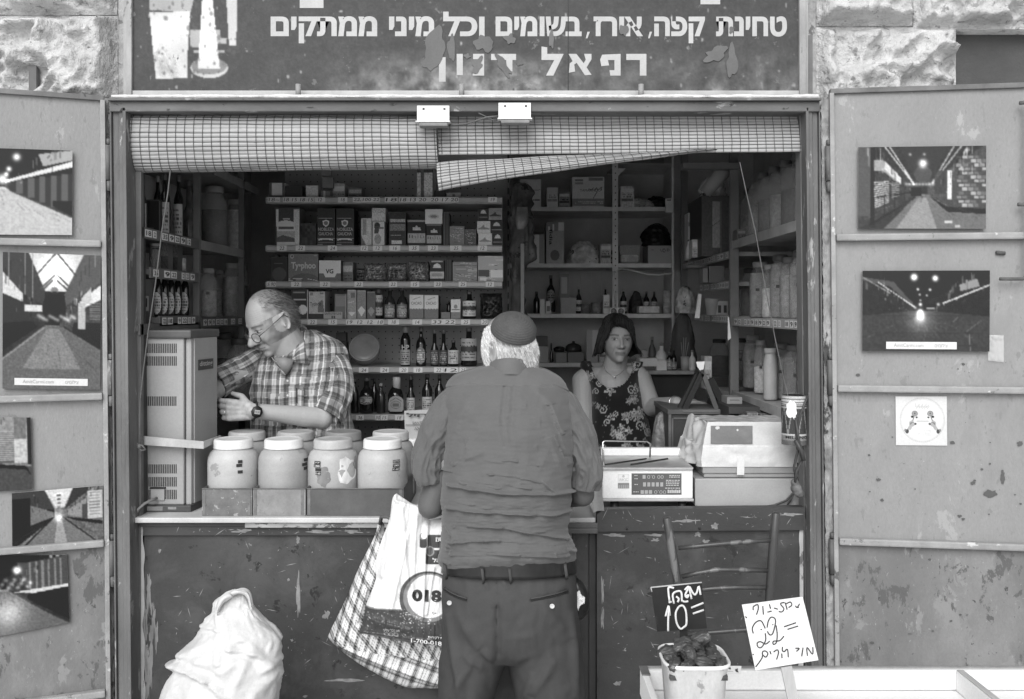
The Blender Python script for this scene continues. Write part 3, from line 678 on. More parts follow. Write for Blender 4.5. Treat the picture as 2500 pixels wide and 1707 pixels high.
for k in range(14):
 y = .52+.035*k*(1+k*.03); c.rect(.1, y, .9, y+.004, .19, .7)
c.rect(0, -.01, 1, .12, .1)
c.poly([(0, .08), (.25, .14), (.42, .44), (.38, .42), (.22, .2), (0, .12)], .32); persp(c, (.44, .48), (.13, .15), .85, .004, .9); persp(c, (.44, .48), (.0, .08), .6, .004, .5); persp(c, (.55, .46), (1.0, .18), .8, .006, .8); c.poly([(.76, .18), (.9, .1), (.92, .2), (.77, .26)], .55)
for a, b, r_, v in ((.41, .085, .025, 1.2), (.575, .1, .022, 1.1), (.44, .235, .01, .9), (.535, .24, .01, .9), (.455, .3, .008, .8), (.51, .31, .008, .8), (.46, .37, .008, .7), (.46, .42, .012, .9), (.6, .42, .012, .7), (.42, .46, .01, .6)): c.glow(a, b, r_, v)
for k in range(10): c.glow(.46, .5+k*.012, .016+.002*k, .35*(1-k/12))
c.glow(.46, .6, .1, .25); c.rect(.49, .41, .58, .48, .1); c.rect(.51, .455, .57, .475, .6); c.line(.84, .78, .85, 1, .003, .5); c.line(.71, .64, .75, .58, .002, .5); c.line(.82, .75, .93, .62, .002, .5)
poster(DR, 'r', [(2103, 662), (2412, 661), (2411, 858), (2102, 856)], c, 'dark night photograph of an empty street with two starry lamps, on the right door', (.19, .885, .745, .975))
c = Canvas(120, 112, .95); c.ell(.52, .48, .44, .46, .9); c.ell(.52, .48, .41, .43, .94); c.ell(.52, .48, .385, .405, .975)
for k in range(70):
 a = k*2*PI/70; c.ell(.52+.425*math.cos(a), .48+.445*math.sin(a), .007, .008, .8)
for s in (-1, 1):
 X = lambda q: .525+s*q
 c.ell(X(.15), .35, .06, .055, .55); c.ell(X(.15), .35, .045, .04, .68); c.ell(X(.15), .35, .02, .02, .45); c.ell(X(.2), .415, .025, .022, .15); c.ell(X(.115), .425, .022, .018, .15); c.ell(X(.14), .56, .025, .02, .15)
 c.line(X(.16), .4, X(.19), .5, .008, .4); c.poly([(X(.16), .53), (X(.2), .48), (X(.26), .52), (X(.26), .6), (X(.3), .66), (X(.24), .69), (X(.2), .62), (X(.16), .6)], .74)
 for k in range(3): c.line(X(.17+.02*k), .52+.01*k, X(.24), .54+.018*k, .004, .45)
 c.ell(X(.3), .71, .035, .045, .3); c.ell(X(.335), .69, .02, .03, .55)
for k in range(16): c.line(.39+.017*k, .15+.02*((k*7) % 4), .4+.017*k, .22+.02*((k*5) % 3), .004, .72)
c.rect(.41, .5, .64, .506, .5); txtlines(c, .38, .68, .68, .8, 4, .9, 3)
poster(DR, 'r', [(2186, 968), (2311, 968), (2312, 1088), (2187, 1087)], c, 'square white sticker with two hands holding roses on the right metal door', thick=.0012, dz=.0006, name='sticker', cat='sticker', group=None)
c = street(118, 165, (.5, .5), .12, .42, .2, .28, (0, 1), 11, half=.08)
c.poly([(.4, .54), (.62, .54), (1, .68), (1, 1), (0, 1), (0, .78)], .4); c.poly([(.45, .55), (.57, .55), (.8, .85), (.2, .85)], .5); c.noise(.12, 1, 4)
c.poly([(.26, 0), (.82, 0), (.66, .28), (.42, .28)], .78); c.glow(.53, .13, .13, .7); c.poly([(.82, 0), (1, 0), (1, .2), (.64, .38), (.62, .3)], .35); c.poly([(0, 0), (.26, 0), (.42, .27), (.42, .38), (.2, .3), (0, .14)], .25)
for a, b in (((.53, 0), (.33, .17)), ((.55, 0), (.74, .16)), ((.5, .2), (.4, .27)), ((.55, .2), (.66, .27)), ((.52, .16), (.38, .26)), ((.55, .16), (.7, .26))): c.line(*a, *b, .008, .3)
c.rect(.4, .27, .65, .275, .8); c.ell(.52, .275, .04, .03, .5); c.ell(.52, .4, .12, .12, .08, .8); c.poly([(0, .14), (.2, .3), (.2, .36), (0, .3)], .8); c.poly([(0, .3), (.2, .36), (.28, .5), (0, .6)], .2); c.rect(.22, .38, .4, .43, .8)
for k in range(4): c.rect(.06+.08*k, 0, .068+.08*k, .25+.03*k, .6)
c.poly([(0, .52), (.28, .5), (.36, .54), (0, .72)], .1); c.poly([(.72, .5), (1, .5), (1, .7), (.7, .57)], .14); c.poly([(.78, .35), (1, .22), (1, .33), (.8, .4)], .85); c.poly([(.8, .32), (.9, .24), (.9, .35), (.8, .38)], .75)
for k in range(8): c.rect(.88, .36+k*.016, 1, .366+k*.016, .5)
for k in range(14): c.glow(.36+.028*k, .46+.03*((k*5) % 4)/3, .02, .4)
c.rect(.76, .36, .84, .55, .7); c.line(0, .78, .42, .545, .008, .55); c.line(1, .7, .62, .54, .006, .15); c.noise(.1, 1, 9)
poster(DL, 'l', [(9, 616), (247, 625), (245, 951), (8, 948)], c, 'tall night photograph of the market lane under a bright truss roof, on the left door', (.12, .92, .87, .972))
c = street(130, 92, (.42, .42), .12, .7, .15, .3, (0, 1), 13)
c.rect(0, 0, 1, .42, .15); c.poly([(.42, .45), (1, .8), (1, 1), (0, 1), (0, .43)], .72); c.noise(.06, 2, 2); c.poly([(.45, .4), (1, .28), (1, .78), (.5, .48)], .22)
for k in range(5): c.rect(.55+.09*k, .36-.02*k, .6+.09*k, .52+.05*k, .38)
c.poly([(.46, .37), (1, .13), (1, .2), (.46, .4)], .85); c.poly([(.72, .06), (1, .0), (1, .12), (.76, .2)], .65); c.poly([(.84, .6), (1, .6), (1, .78), (.84, .66)], .12)
for a, b, r_ in ((.55, .1, .03), (.49, .24, .02), (.47, .3, .015), (.44, .36, .04)): c.glow(a, b, r_, .9)
poster(DL, 'l', [(-130, 360), (178, 370), (177, 575), (-130, 573)], c, 'night photograph of a pale paved street beside low shops, highest on the left door')
c = street(70, 80, (.1, .3), .6, .35, .4, .5, (0, 1), 17); c.rect(0, 0, 1, .25, .55); c.rect(.35, .2, .72, .62, .35)
for k in range(16): c.rect(.35, .2+k*.025, .72, .208+k*.025, .7)
c.rect(.72, .1, .95, .62, .72); c.rect(.72, 0, .92, .3, .45); c.rect(.93, 0, 1, .65, .15); c.poly([(0, .6), (1, .68), (1, 1), (0, 1)], .3); c.poly([(0, .6), (.9, .67), (.98, .8), (.9, .72), (0, .64)], .08); c.noise(.1, 2, 4)
poster(DL, 'l', [(-70, 1016), (76, 1018), (81, 1192), (-70, 1202)], c, 'night photograph of a shuttered stall front, cut off at the left of the left door')
c = street(116, 76, (.5, .46), .5, .42, .13, .4, (.1, 1), 19)
c.poly([(.35, 0), (.66, 0), (.56, .33), (.47, .33)], .8); c.poly([(0, 0), (.35, 0), (.46, .36), (.2, .3), (0, .1)], .25); c.poly([(.66, 0), (.9, 0), (.57, .36)], .22); c.rect(0, .12, .2, .8, .08)
c.poly([(.47, .48), (.54, .48), (.95, 1), (.1, 1)], .45); c.poly([(.49, .48), (.53, .48), (.6, 1), (.45, 1)], .6); c.poly([(.2, .25), (.45, .4), (.45, .48), (.2, .6)], .45); c.poly([(.6, .38), (.8, .2), (.8, .55), (.6, .47)], .55); c.rect(.82, .08, .98, .56, .72)
for k in range(8): c.rect(.84, .1+k*.055, .96, .12+k*.055, .5)
c.rect(.76, .3, .82, .55, .3); c.poly([(.56, .49), (.98, .62), (.98, .68), (.7, .58)], .12); c.line(.1, 1, .44, .5, .008, .1); c.line(.9, .95, .55, .5, .006, .15)
for k in range(5): c.ell(.505, .1+.07*k, .05-.007*k, .03-.004*k, .95-.1*k); c.ell(.505, .11+.07*k, .03-.005*k, .02-.003*k, .4)
c.glow(.5, .5, .05, .5); c.noise(.12, 1, 9)
poster(DL, 'l', [(31, 1202), (253, 1183), (254, 1319), (32, 1340)], c, 'small tilted night photograph of the market lane with a long bright floor, left door middle')
c = street(110, 88, (.36, .4), .1, .4, .2, .2, (0, 1), 23)
c.poly([(.34, .5), (.48, .5), (1, 1), (0, 1), (0, .6)], .4); c.glow(.42, .72, .16, .35); c.poly([(.5, .1), (.62, .1), (1, 0), (1, .45), (.6, .45), (.55, .3)], .3)
for k in range(6): c.rect(.62+.06*k, .1-.01*k, .64+.06*k, .45, .5)
c.poly([(.45, .48), (1, .42), (1, .47), (.75, .5), (.98, .78), (.62, .5)], .8); c.poly([(.6, .52), (1, .46), (1, .95), (.6, .58)], .12); c.glow(.5, .2, .035, 1.2)
for k in range(12): c.glow(.3+.03*k, .32+.05*((k*5) % 3), .02, .4)
c.noise(.12, 1, 4)
poster(DL, 'l', [(-85, 1352), (165, 1352), (171, 1516), (-85, 1566)], c, 'night photograph with a bright path and a starry lamp, lowest on the left door')
m = MB(); m.prism([(XX(2180, -.03), ZZ(862, -.03)), (XX(2235, -.03), ZZ(862, -.03)), (XX(2232, -.03), ZZ(856, -.03)), (XX(2180, -.03), ZZ(856, -.03))], -.04, -.038)
# torn clear tape
m = MB(); m.smooth = True; r = random.Random(4)
def tape(u, v):
 px = 2411+u*38; py = 818+v*62; a = mnoise.noise(Vector((u*3, v*4, 2)))
 U_ = UR(px); return PR(U_, .004+.006*abs(a)+.006*u*(1-u), ZR(px, py)+.006*math.sin(v*5)*u)
m.grid(tape, 16, 16); whole('tape_scrap', m, thin('clear_tape', .9, .4, .2), 'crumpled clear tape scrap beside the dark photograph on the right door', 'tape')
m = MB(); m.prism(blob(2417, 1207, 14, 8, 3, rough=.8, Y=0), 0, .001); q = []
def onR(pts, name, mt, label, n=.0012):
 m = MB(); vs = [PR(UR(x), n, ZR(x, y)) for x, y in pts]; m.add(vs, [tuple(range(len(vs)))], False); return m
for i, (a, b, c_, d) in enumerate([(2418, 1206, 17, 9), (2448, 1165, 5, 18), (2490, 1083, 7, 6)]):
 r = random.Random(i); pts = []
 for k in range(20):
  t = 2*PI*k/20; q = 1+.5*mnoise.noise(Vector((math.cos(t)*2+i*9, math.sin(t)*2, 0))); pts.append((a+c_*q*math.cos(t), b+d*q*math.sin(t)))
 mm_ = onR(pts[::-1], '', None, ''); part('paint_chip', mm_, mat('dark_chip', .09, .7), DR)
for side, P_, U1, Zb, n, sd, D_ in (('r', PR, 1.0, 0, 170, 5, DR), ('l', PL, 1.0, 0, 150, 9, DL)):
 r = random.Random(sd); m = MB(); q = 0
 for i in range(n):
  u = r.uniform(.03, .98 if side == 'r' else .5); z = 2.35-1.95*r.random()**.45; k = r.random()**3; a, b = .0012+.007*k, .001+.005*k
  if r.random() < .15: a *= 3; b *= .4
  if any(abs(z-zz) < .02 for zz in (1.95, 1.93, 1.476, 1.453, .99)): continue
  pts = []
  for t in range(12): an = 2*PI*t/12; w_ = 1+.6*mnoise.noise(Vector((math.cos(an)*1.5+i*3, math.sin(an)*1.5, 0))); pts.append(P_(u+a*w_*math.cos(an), .0006+q*2e-6, z+b*w_*math.sin(an)))
  q += 1; m.add(pts if side == 'l' else pts[::-1], [tuple(range(12))[::-1]], False)
 part('paint_chips', m, mat('dark_chip', .07, .7), D_)
# ================================================================== counters
FY = .045
cl_ = thing('counter', 'long dark painted counter with a pale worn top under the coffee grinder and jars', 'counter', (XX(860, FY), FY, 0))
m = MB(); m.box(XX(352, FY), XX(1392, FY), FY, FY+.02, 0, ZZ(1308, FY), .001); part('front_panel', m, PANEL, cl_)
m = MB(); m.box(XX(352, FY), XX(1392, FY), FY-.012, FY+.02, ZZ(1306, FY), ZZ(1285, FY), .002); m.box(XX(345, FY), XX(602, FY), FY-.016, FY+.02, ZZ(1284, FY), ZZ(1272, FY), .002); part('top_band', m, PANEL2, cl_)
m = MB(); m.box(XX(603, FY), XX(1392, FY), FY-.026, FY+.02, ZZ(1285, FY)+.0006, ZZ(1271, FY), .002); part('edge_trim', m, mat('scuffed_trim', .3, .5, .3, 20, wear=[(.08, .45, 22), (.5, .3, 40)], stretch=(.4, 1, 1)), cl_)
m = MB(); m.box(XX(336, FY), XX(1452, FY), FY-.035, .66, 1.043, 1.06, .004); part('countertop', m, TOP, cl_)
m = MB(); 
for z in np.arange(.1, 1.04, .02):
 pass
m.grid(lambda u, v: (XX(338, FY)+u*(.017+.012*mnoise.noise(Vector((v*14, 1, 0)))), FY-.004, 1.04*v), 4, 160); lean(m, .0097, 1.05); part('worn_corner', m, EDGE, cl_)
SMEAR = mat('bare_scrape', .21, .7, .3, 50, wear=[(.1, .35, 60)])
def streaks(px0, py0, px1, py1, n, seed, parent, Y, big=()):
 r = random.Random(seed); m = MB(); k = 0
 for i in range(n):
  cx, cy = r.uniform(px0, px1), r.uniform(py0, py1); L_ = r.choice([2, 3, 4, 6, 12, 20])*r.random(); a = r.choice([0, .3, 1.2, 1.5, 2.2, 2.8])+r.uniform(-.3, .3); wd = r.uniform(.5, 1.3)
  dx, dy = math.cos(a)*L_, math.sin(a)*L_; nx, ny = -math.sin(a)*wd, math.cos(a)*wd; k += 1; y = Y-.0005-k*1e-5
  m.add([(XX(cx+p, Y), y, ZZ(cy+q, Y)) for p, q in ((-dx-nx*.3, -dy-ny*.3), (nx, ny), (dx*.9, dy*.9), (dx, dy), (-nx, -ny))], [(0, 1, 2, 3, 4)])
 for (cx, cy, rx, ry) in big:
  k += 1; pts = blob(cx, cy, rx, ry, k+seed, 40, .5, Y); y = Y-.0005-k*1e-5; m.add([(a, y, b) for a, b in pts], [tuple(range(len(pts)))])
 m.f = [f for f in m.f]
 part('scratches', m, SMEAR, parent)
streaks(620, 1320, 960, 1660, 130, 3, cl_, FY, [(728, 1318, 5, 9), (728, 1455, 5, 50), (852, 1660, 38, 4), (797, 1500, 7, 12), (705, 1415, 3, 3), (640, 1530, 4, 3), (390, 1345, 3, 5), (713, 1563, 3, 3), (745, 1700, 5, 3)])
streaks(400, 1320, 620, 1680, 40, 5, cl_, FY)
streaks(430, 1290, 1000, 1303, 60, 9, cl_, FY-.0125, [(785, 1298, 28, 3), (860, 1298, 22, 4), (590, 1296, 18, 5)])
r = random.Random(8); m = MB()
for k in range(26):
 cx = r.uniform(350, 385); cy = r.uniform(1400, 1700); h = r.uniform(15, 60); wdt = r.uniform(1.5, 5); pts = blob(cx, cy, wdt, h, k+50, 24, .5, FY); y = FY-.0006-k*1e-5; m.add([(a, y, b) for a, b in pts], [tuple(range(len(pts)))])
part('worn_patch', m, mat('rubbed_patch', .2, .7, .4, 30, wear=[(.1, .45, 30)], stretch=(1, 1, .3)), cl_)
# counter door section and right-hand cabinet
RC = .02
cr = thing('cabinet', 'dark painted cabinet under the scale and cash register, scratched front', 'cabinet', (XX(1700, RC), RC, 0))
m = MB(); pts = [(1457, 1700), (1457, 1256), (1472, 1242), (1957, 1238), (1957, 1700)]
m.box(XX(1457, RC), XX(1957, RC), RC, RC+.03, 0, ZZ(1293, RC), .001); part('front_panel', m, PANEL, cr)
m = MB(); m.prism([(XX(a, RC), ZZ(b, RC)) for a, b in ((1456, 1295), (1456, 1254), (1472, 1241), (1959, 1236), (1959, 1291))], RC-.018, RC+.02); part('top_board', m, PANEL2, cr)
m = MB(); m.box(XX(1452, .06), 1.0, .045, .66, 1.02, 1.038, .003); part('shelf_top', m, mat('grubby_top', .3, .5, .3, 8), cr)
m = MB(); m.grid(lambda u, v: (XX(1960, RC)-u*(.012+.02*max(0, mnoise.noise(Vector((v*9, 5, 0))))), RC-.006, 1.09*v), 4, 140, flip=True); part('worn_corner', m, EDGE, cr)
streaks(1470, 1305, 1940, 1640, 150, 13, cr, RC, [(1471, 1440, 3, 34), (1471, 1510, 3, 24), (1502, 1306, 22, 4), (1600, 1306, 18, 3), (1703, 1305, 7, 6), (1722, 1322, 7, 5), (1600, 1318, 9, 4), (1506, 1668, 9, 6)])
streaks(1470, 1250, 1940, 1288, 70, 17, cr, RC-.0185, [(1746, 1286, 8, 7), (1672, 1272, 26, 3), (1925, 1256, 22, 4)])
m = MB()
for px, py in ((1529, 1288), (1705, 1287)): m.ell((XX(px, RC), RC-.02, ZZ(py, RC)), (.004, .003, .004), 10)
part('bolt_head', m, BLACK, cr)
gt = thing('counter_gate', 'narrow dark panelled gate between counter and cabinet, behind the customer', 'gate', (XX(1420, .05), .05, 0))
m = MB(); m.pbox(1396, 1300, 1452, 2075, .055, .02, .002); part('panel', m, PANEL, gt)
m = MB(); m.pbox(1396, 1277, 1408, 2060, .045, .014, .002); m.pbox(1438, 1277, 1455, 2060, .045, .014, .002); m.pbox(1409, 1277, 1437, 1300, .045, .014, .002); part('moulding', m, PANEL2, gt)
m = MB(); m.box(XX(1380, .03), XX(1457, .03), .0, .3, 1.028, 1.045, .003); m.box(XX(1380, .03), XX(1457, .03), -.004, .04, 1.012, 1.029, .003); part('flap', m, mat('flap_paint', .09, .4, .2, 10, wear=[(.3, .25, 30)]), gt)
m = MB(); m.box(XX(1425, .04), XX(1462, .04), .05, .3, 1.0463, 1.049); whole('paper_sheet', m, mat('paper', .7, .7, .1, 10), 'pale paper sheet on the counter flap beside the customer\'s right elbow', 'paper')
m = MB(); m.grid(lambda u, v: (XX(1441+u*26+v*8, .0+.1*(1-v)), .1*(1-v)+.012*math.sin(u*4), ZZ(1188+v*64-u*6, .1*(1-v))), 8, 8); whole('paper_scrap', m, mat('kraft_paper', .36, .7, .15, 10), 'curled pale paper hanging beside the scale at the cabinet corner', 'paper')
# ================================================================== coffee grinder
GX0, GY = XX(318, .1), .1
gr = thing('coffee_grinder', 'tall grey upright coffee grinder with vent slots standing at the counter\'s left end', 'grinder', (XX(400, GY), GY+.12, 1.06))
gx1 = XX(463, GY); gd = .2; zb, zt_ = 1.075, ZZ(806, GY)
m = MB(); m.box(XX(322, GY), XX(447, GY), GY+.004, GY+gd, ZZ(1233, GY), ZZ(826, GY), .004); m.box(XX(449, GY), gx1, GY+.012, GY+gd-.002, ZZ(1235, GY), ZZ(826, GY), .006); m.box(gx1-.004, gx1+.004, GY+.028, GY+gd-.004, ZZ(1233, GY), ZZ(826, GY), .002)
part('housing', m, mat('grinder_enamel', .3, .42, .08, 6, wear=[(.2, .22, 20)]), gr)
m = MB(); m.box(XX(314, GY), XX(468, GY), GY-.008, GY+gd+.01, ZZ(826, GY), ZZ(806, GY), .006); part('top_cover', m, mat('grinder_top', .08, .5, .2, 10), gr)
m = MB(); m.box(XX(314, GY), XX(468, GY), GY-.008, GY+gd+.01, 1.0605, ZZ(1233, GY)-.0005, .003); part('base', m, mat('grinder_base', .06, .5, .2, 10), gr)
m = MB()
for (a, b, x0_, x1_) in ((839, 862, 336, 430), (870, 893, 336, 430), (968, 991, 344, 430), (1134, 1156, 336, 432), (1165, 1188, 336, 432), (1196, 1219, 336, 368), (1196, 1219, 402, 432)):
 px = x0_
 while px < x1_: m.pbox(px, a, px+2.2, b, GY+.0028, .002, 0); px += 4.4
part('vent_slots', m, BLACK, gr)
m = MB(); m.pbox(368, 1191, 401, 1222, GY-.001, .005, .001); part('cable_plate', m, mat('grinder_enamel'), gr); m = MB(); m.pbox(365, 1190, 403, 1194, GY-.004, .008, .001); part('plate_hood', m, BLACK, gr)
m = MB(); m.tube([W(382, 1216, GY-.004), W(372, 1220, GY-.03), W(352, 1230, GY-.06), W(338, 1243, GY-.08), W(330, 1262, GY-.04)], .0045, 10); part('power_cable', m, mat('grey_cable', .22, .5), gr)
m = MB(); y = GY+.028+.1; s_ = lambda py: EYE-(py-HZ)*(3.0+y)/F
xb = gx1+.005; m.box(xb-.001, xb+.0015, GY+.05, GY+.16, s_(901), s_(876), 0); part('name_plate', m, mat('plate_dark', .05, .4), gr)
m = MB(); vs, fs, bb = glyphs('ditting', .02); h = s_(880)-s_(895); out = [(xb+.002, GY+.057+(a-bb[0])/(bb[2]-bb[0])*.096, s_(895)+(b-bb[1])/(bb[3]-bb[1])*h) for a, b in vs]; m.add(out, fs, False); part('lettering', m, mat('plate_letters', .4, .5), gr)
m = MB(); m.pbox(340, 1237, 397, 1247, GY-.0085, .001, 0); m.pbox(410, 1238, 430, 1244, GY-.0085, .001, 0); part('rating_plate', m, mat('dull_label', .22, .5, .3, 60), gr)
m = MB(); vs = [W(340, 1064, GY-.03), W(497, 1078, GY-.05), W(497, 1096, GY-.05), W(340, 1086, GY-.03)]
m.add([tuple(v) for v in vs]+[(v[0], v[1]+.006, v[2]) for v in vs], [(3, 2, 1, 0), (4, 5, 6, 7), (0, 1, 5, 4), (1, 2, 6, 5), (2, 3, 7, 6), (3, 0, 4, 7)], False)
a_, b_, c_, d_ = W(497, 1078, GY-.05), W(529, 1063, GY+.12), W(527, 1075, GY+.12), W(497, 1096, GY-.05)
m.add([tuple(v) for v in (a_, b_, c_, d_)]+[(v[0]-.004, v[1]+.002, v[2]) for v in (a_, b_, c_, d_)], [(3, 2, 1, 0), (4, 5, 6, 7), (0, 1, 5, 4), (1, 2, 6, 5), (2, 3, 7, 6), (3, 0, 4, 7)], False)
a2, b2 = W(340, 1085, GY-.028), W(340, 1073, GY+.12)
m.add([tuple(a2), tuple(d_), tuple(c_), tuple(b2)], [(0, 1, 2, 3)], False)
part('drip_tray', m, mat('tray_tin', .4, .4, .2, 14, metal=.1, wear=[(.3, .35, 30)]), gr)
for ch in gr.children:
 for v in ch.data.vertices:
  yy = v.co.y+ch.matrix_local.translation.y*0+ch.location.y+gr.location.y-GY
  v.co.x += max(0, yy)*.13
# cords
m = MB(); m.tube([W(418, 396, .04), W(410, 470, .03), W(396, 560, .03), W(380, 690, .03), W(362, 810, .02), W(350, 905, .01), W(342, 980, .0), W(341, 1050, .0), W(342, 1085, 0)], .0022, 6); m.ell(W(341, 1090, .0), (.008, .008, .008), 10); m.tube([W(334, 1084, .0), W(348, 1088, -.004), W(356, 1098, 0), W(345, 1100, 0), W(336, 1092, 0)], .003, 6)
whole('blind_cord', m, CORD, 'thin cord of the left blind tied to a knot beside the grinder', 'cord')
m = MB(); m.tube([W(1806, 396, .05), W(1822, 470, .05), W(1843, 560, .05), W(1870, 710, .04), W(1893, 830, .03), W(1908, 900, .02), W(1922, 960, .0), W(1940, 1030, -.01), W(1958, 1085, 0)], .0018, 6)
whole('blind_cord', m, CORD, 'thin straight cord slanting down across the big jars on the right', 'cord')
# ================================================================== spice jars and tins
JB = [(.0005, 0), (.070, 0), (.078, .006), (.0805, .02), (.0805, .108), (.0812, .112), (.0805, .116), (.0808, .126), (.079, .142), (.072, .156), (.062, .163), (.0585, .166), (.0585, .172), (.0005, .172)]
LB = [(.0605, .168), (.0612, .1665), (.0635, .167), (.0618, .170), (.0618, .186), (.0595, .1905), (.052, .192), (.0505, .1912), (.03, .1916), (.0005, .1916)]
def proto_jar(loc, body, lid, label, seed):
 t = thing('spice_jar', label, 'jar', loc, 'big plastic spice jars on the counter')
 m = MB(); m.lathe(JB, seg=48); m.v = [(a*1.03+loc[0], b*1.03+loc[1], c*1.22+loc[2]) for a, b, c in m.v]; part('body', m, body, t)
 m = MB(); m.lathe(LB, seg=48); m.v = [(a*1.03+loc[0], b*1.03+loc[1], c*1.22+loc[2]) for a, b, c in m.v]; part('lid', m, lid, t); return t
JP = lambda n, c_, **k: mat('jar_plastic_'+n, c_, .38, .1, 10, bump=.0006, bscale=20, **k)
jar_xyz = [(570, 0, ''), (693, 0, ''), (813, 0, ''), (934, 0, '')]
bodies = [JP('cream', .42, wear=[(.28, .4, 14), (.2, .3, 40)]), JP('buff', .33, wear=[(.27, .4, 14)]), JP('powdery', .37, wear=[(.5, .4, 9), (.2, .3, 30)]), JP('pale', .41, wear=[(.25, .36, 30), (.1, .28, 50)])]
lids = [mat('lid_white', .66, .35, .08, 20), mat('lid_white'), mat('lid_drab', .42, .4, .1, 20), mat('lid_bright', .7, .35, .05, 20)]
jarY = .14; names = ['leftmost big cream jar in the front row beside the grinder, pale lid', 'second front spice jar from the grinder, plain buff body', 'front spice jar streaked with spilled powder, drab lid', 'front spice jar nearest the customer, brightest white lid and black label tape']
embs = [[('', 588, 1127, 9), ('', 586, 1136, 12), ('', 588, 1152, 10)], [('', 741, 1127, 13), ('', 738, 1138, 16), ('', 742, 1148, 9)], [('פלפל', 778, 1129, 16), ('CUMMIN', 777, 1137, 22), ('', 780, 1146, 15), ('K-60', 780, 1155, 14)], [('כורכום', 967, 1127, 20), ('TURMERIC', 967, 1137, 24), ('K-60', 966, 1146, 15)]]
for i, (px, py, nm) in enumerate(jar_xyz):
 loc = (XX(px, jarY), jarY, 1.063)
 t = proto_jar(loc, bodies[i], lids[i], names[i], i)
 for j, (tx, ex, ey, wd) in enumerate(embs[i]):
  Yc = loc[1]; d = Yc-.081+3
  # wrap a thin label on the jar's surface where it shows
  xw = (ex-CX)*(Yc-.06+3)/F; zw = EYE-(ey-HZ)*(Yc-.07+3)/F; s_ = max(-.95, min(.95, (xw-loc[0])/.0815)); a0 = math.asin(s_); hw = wd*(3.05/F)/2/.0815/max(.4, math.cos(a0)); hw = min(hw, .16)
  m = MB(); m.grid(lambda u, v: (loc[0]+.0848*math.sin(a0-hw+2*hw*u), loc[1]-.0848*math.cos(a0-hw+2*hw*u), zw-.005+.010*v), 6, 2)
  m.m = 1
  if tx:
   vs, fs, bb = glyphs(heb(tx) if tx[0] > 'z' else tx, .01); m.add([(loc[0]+.0853*math.sin(a0-hw*.85+1.7*hw*(a-bb[0])/(bb[2]-bb[0])), loc[1]-.0853*math.cos(a0-hw*.85+1.7*hw*(a-bb[0])/(bb[2]-bb[0])), zw-.0032+.0064*(b-bb[1])/(bb[3]-bb[1])) for a, b in vs], fs, False)
  part('label_tape', m, [mat('label_tape_black', .03, .3), mat('label_tape_white', .6, .5)], t)
 if i == 2:
  for (cx, cy, rx, ry, sd, tone) in ((792, 1163, 17, 24, 3, .2), (845, 1150, 18, 34, 9, .66), (867, 1135, 8, 20, 4, .2)):
   r = random.Random(sd); pts = []
   for k in range(30):
    t_ = 2*PI*k/30; q = 1+.35*mnoise.noise(Vector((math.cos(t_)*2, math.sin(t_)*2, sd))); x = (cx+rx*q*math.cos(t_)-CX)*(loc[1]-.065+3)/F; z = EYE-(cy+ry*q*math.sin(t_)-HZ)*(loc[1]-.07+3)/F
    s_ = max(-.97, min(.97, (x-loc[0])/.083)); a0 = math.asin(s_); pts.append((loc[0]+.0836*math.sin(a0), loc[1]-.0836*math.cos(a0), z))
   m = MB(); c0 = np.mean(pts, axis=0); a0 = math.asin((c0[0]-loc[0])/.083); m.add([(loc[0]+.084*math.sin(a0), loc[1]-.084*math.cos(a0), c0[2])]+pts, [(0, k+1, (k+1) % 30+1) for k in range(30)]); part('powder_smear', m, mat('smear_%d' % sd, tone, .8, .3, 30, wear=[(.45, .35, 30)], stretch=(1, 1, .4)), t)
for i, (px, tone, lab) in enumerate([(603, .42, 'back-row jar with a drab lid behind the first and second front jars'), (722, .36, 'back-row jar with a grey lid behind the second and third front jars'), (838, .22, 'back-row jar with the darkest lid, below the plaid shirt hem'), (954, .48, 'back-row jar with a pale lid, beside the handwritten counter card')]):
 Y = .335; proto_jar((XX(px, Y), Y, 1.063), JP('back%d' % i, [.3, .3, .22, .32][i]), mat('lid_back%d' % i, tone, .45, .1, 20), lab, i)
def tin(px0, px1, py0, py1, mt, label, Y=.035, dep=.39):
 t = thing('metal_tin', label, 'tray', (XX((px0+px1)/2, Y), Y, 1.0605), 'open sheet-metal trays holding the jars')
 x0, x1 = XX(px0, Y), XX(px1, Y); z1 = ZZ(py0, Y); z0 = 1.0605; k = .002
 m = MB(); m.box(x0, x1, Y, Y+k, z0, z1, .0006); m.box(x0, x1, Y+dep, Y+dep+k, z0, z1, .0006); m.box(x0, x0+k, Y+k, Y+dep, z0, z1+.0, .0004); m.box(x1-k, x1, Y+k, Y+dep, z0, z1, .0004); m.box(x0+k, x1-k, Y+k, Y+dep, z0, z0+k)
 part('tray_walls', m, mt, t)
 m = MB(); m.tube([(x0, Y-.001, z1), (x1, Y-.001, z1)], .002, 6); part('rolled_rim', m, mat('tin_rim', .14, .5, .3, 30), t)
 m = MB()
 for a in (x0+.006, x1-.012): m.box(a-.003, a+.006, Y-.0012, Y, z0+.003, z1-.003, .0004)
 m.ell((x0+.012, Y-.002, z0+.035), (.002, .0015, .002), 8); m.ell((x1-.012, Y-.002, z0+.04), (.002, .0015, .002), 8); part('seam_strip', m, mat('tin_seam', .15, .5, .3, 30), t)
tin(493, 616, 1193, 1261, ZINC, 'square spotted sheet-metal tray under the leftmost jar')
tin(618, 746, 1193, 1261, mat('galvanised_pale', .23, .5, .2, 22, metal=.2, wear=[(.2, .42, 50)]), 'square pale sheet-metal tray under the second jar')
tin(749, 986, 1193, 1258, mat('painted_tin', .09, .5, .2, 14, wear=[(.28, .25, 60)]), 'wide dark sheet-metal tray holding the two right-hand jars')
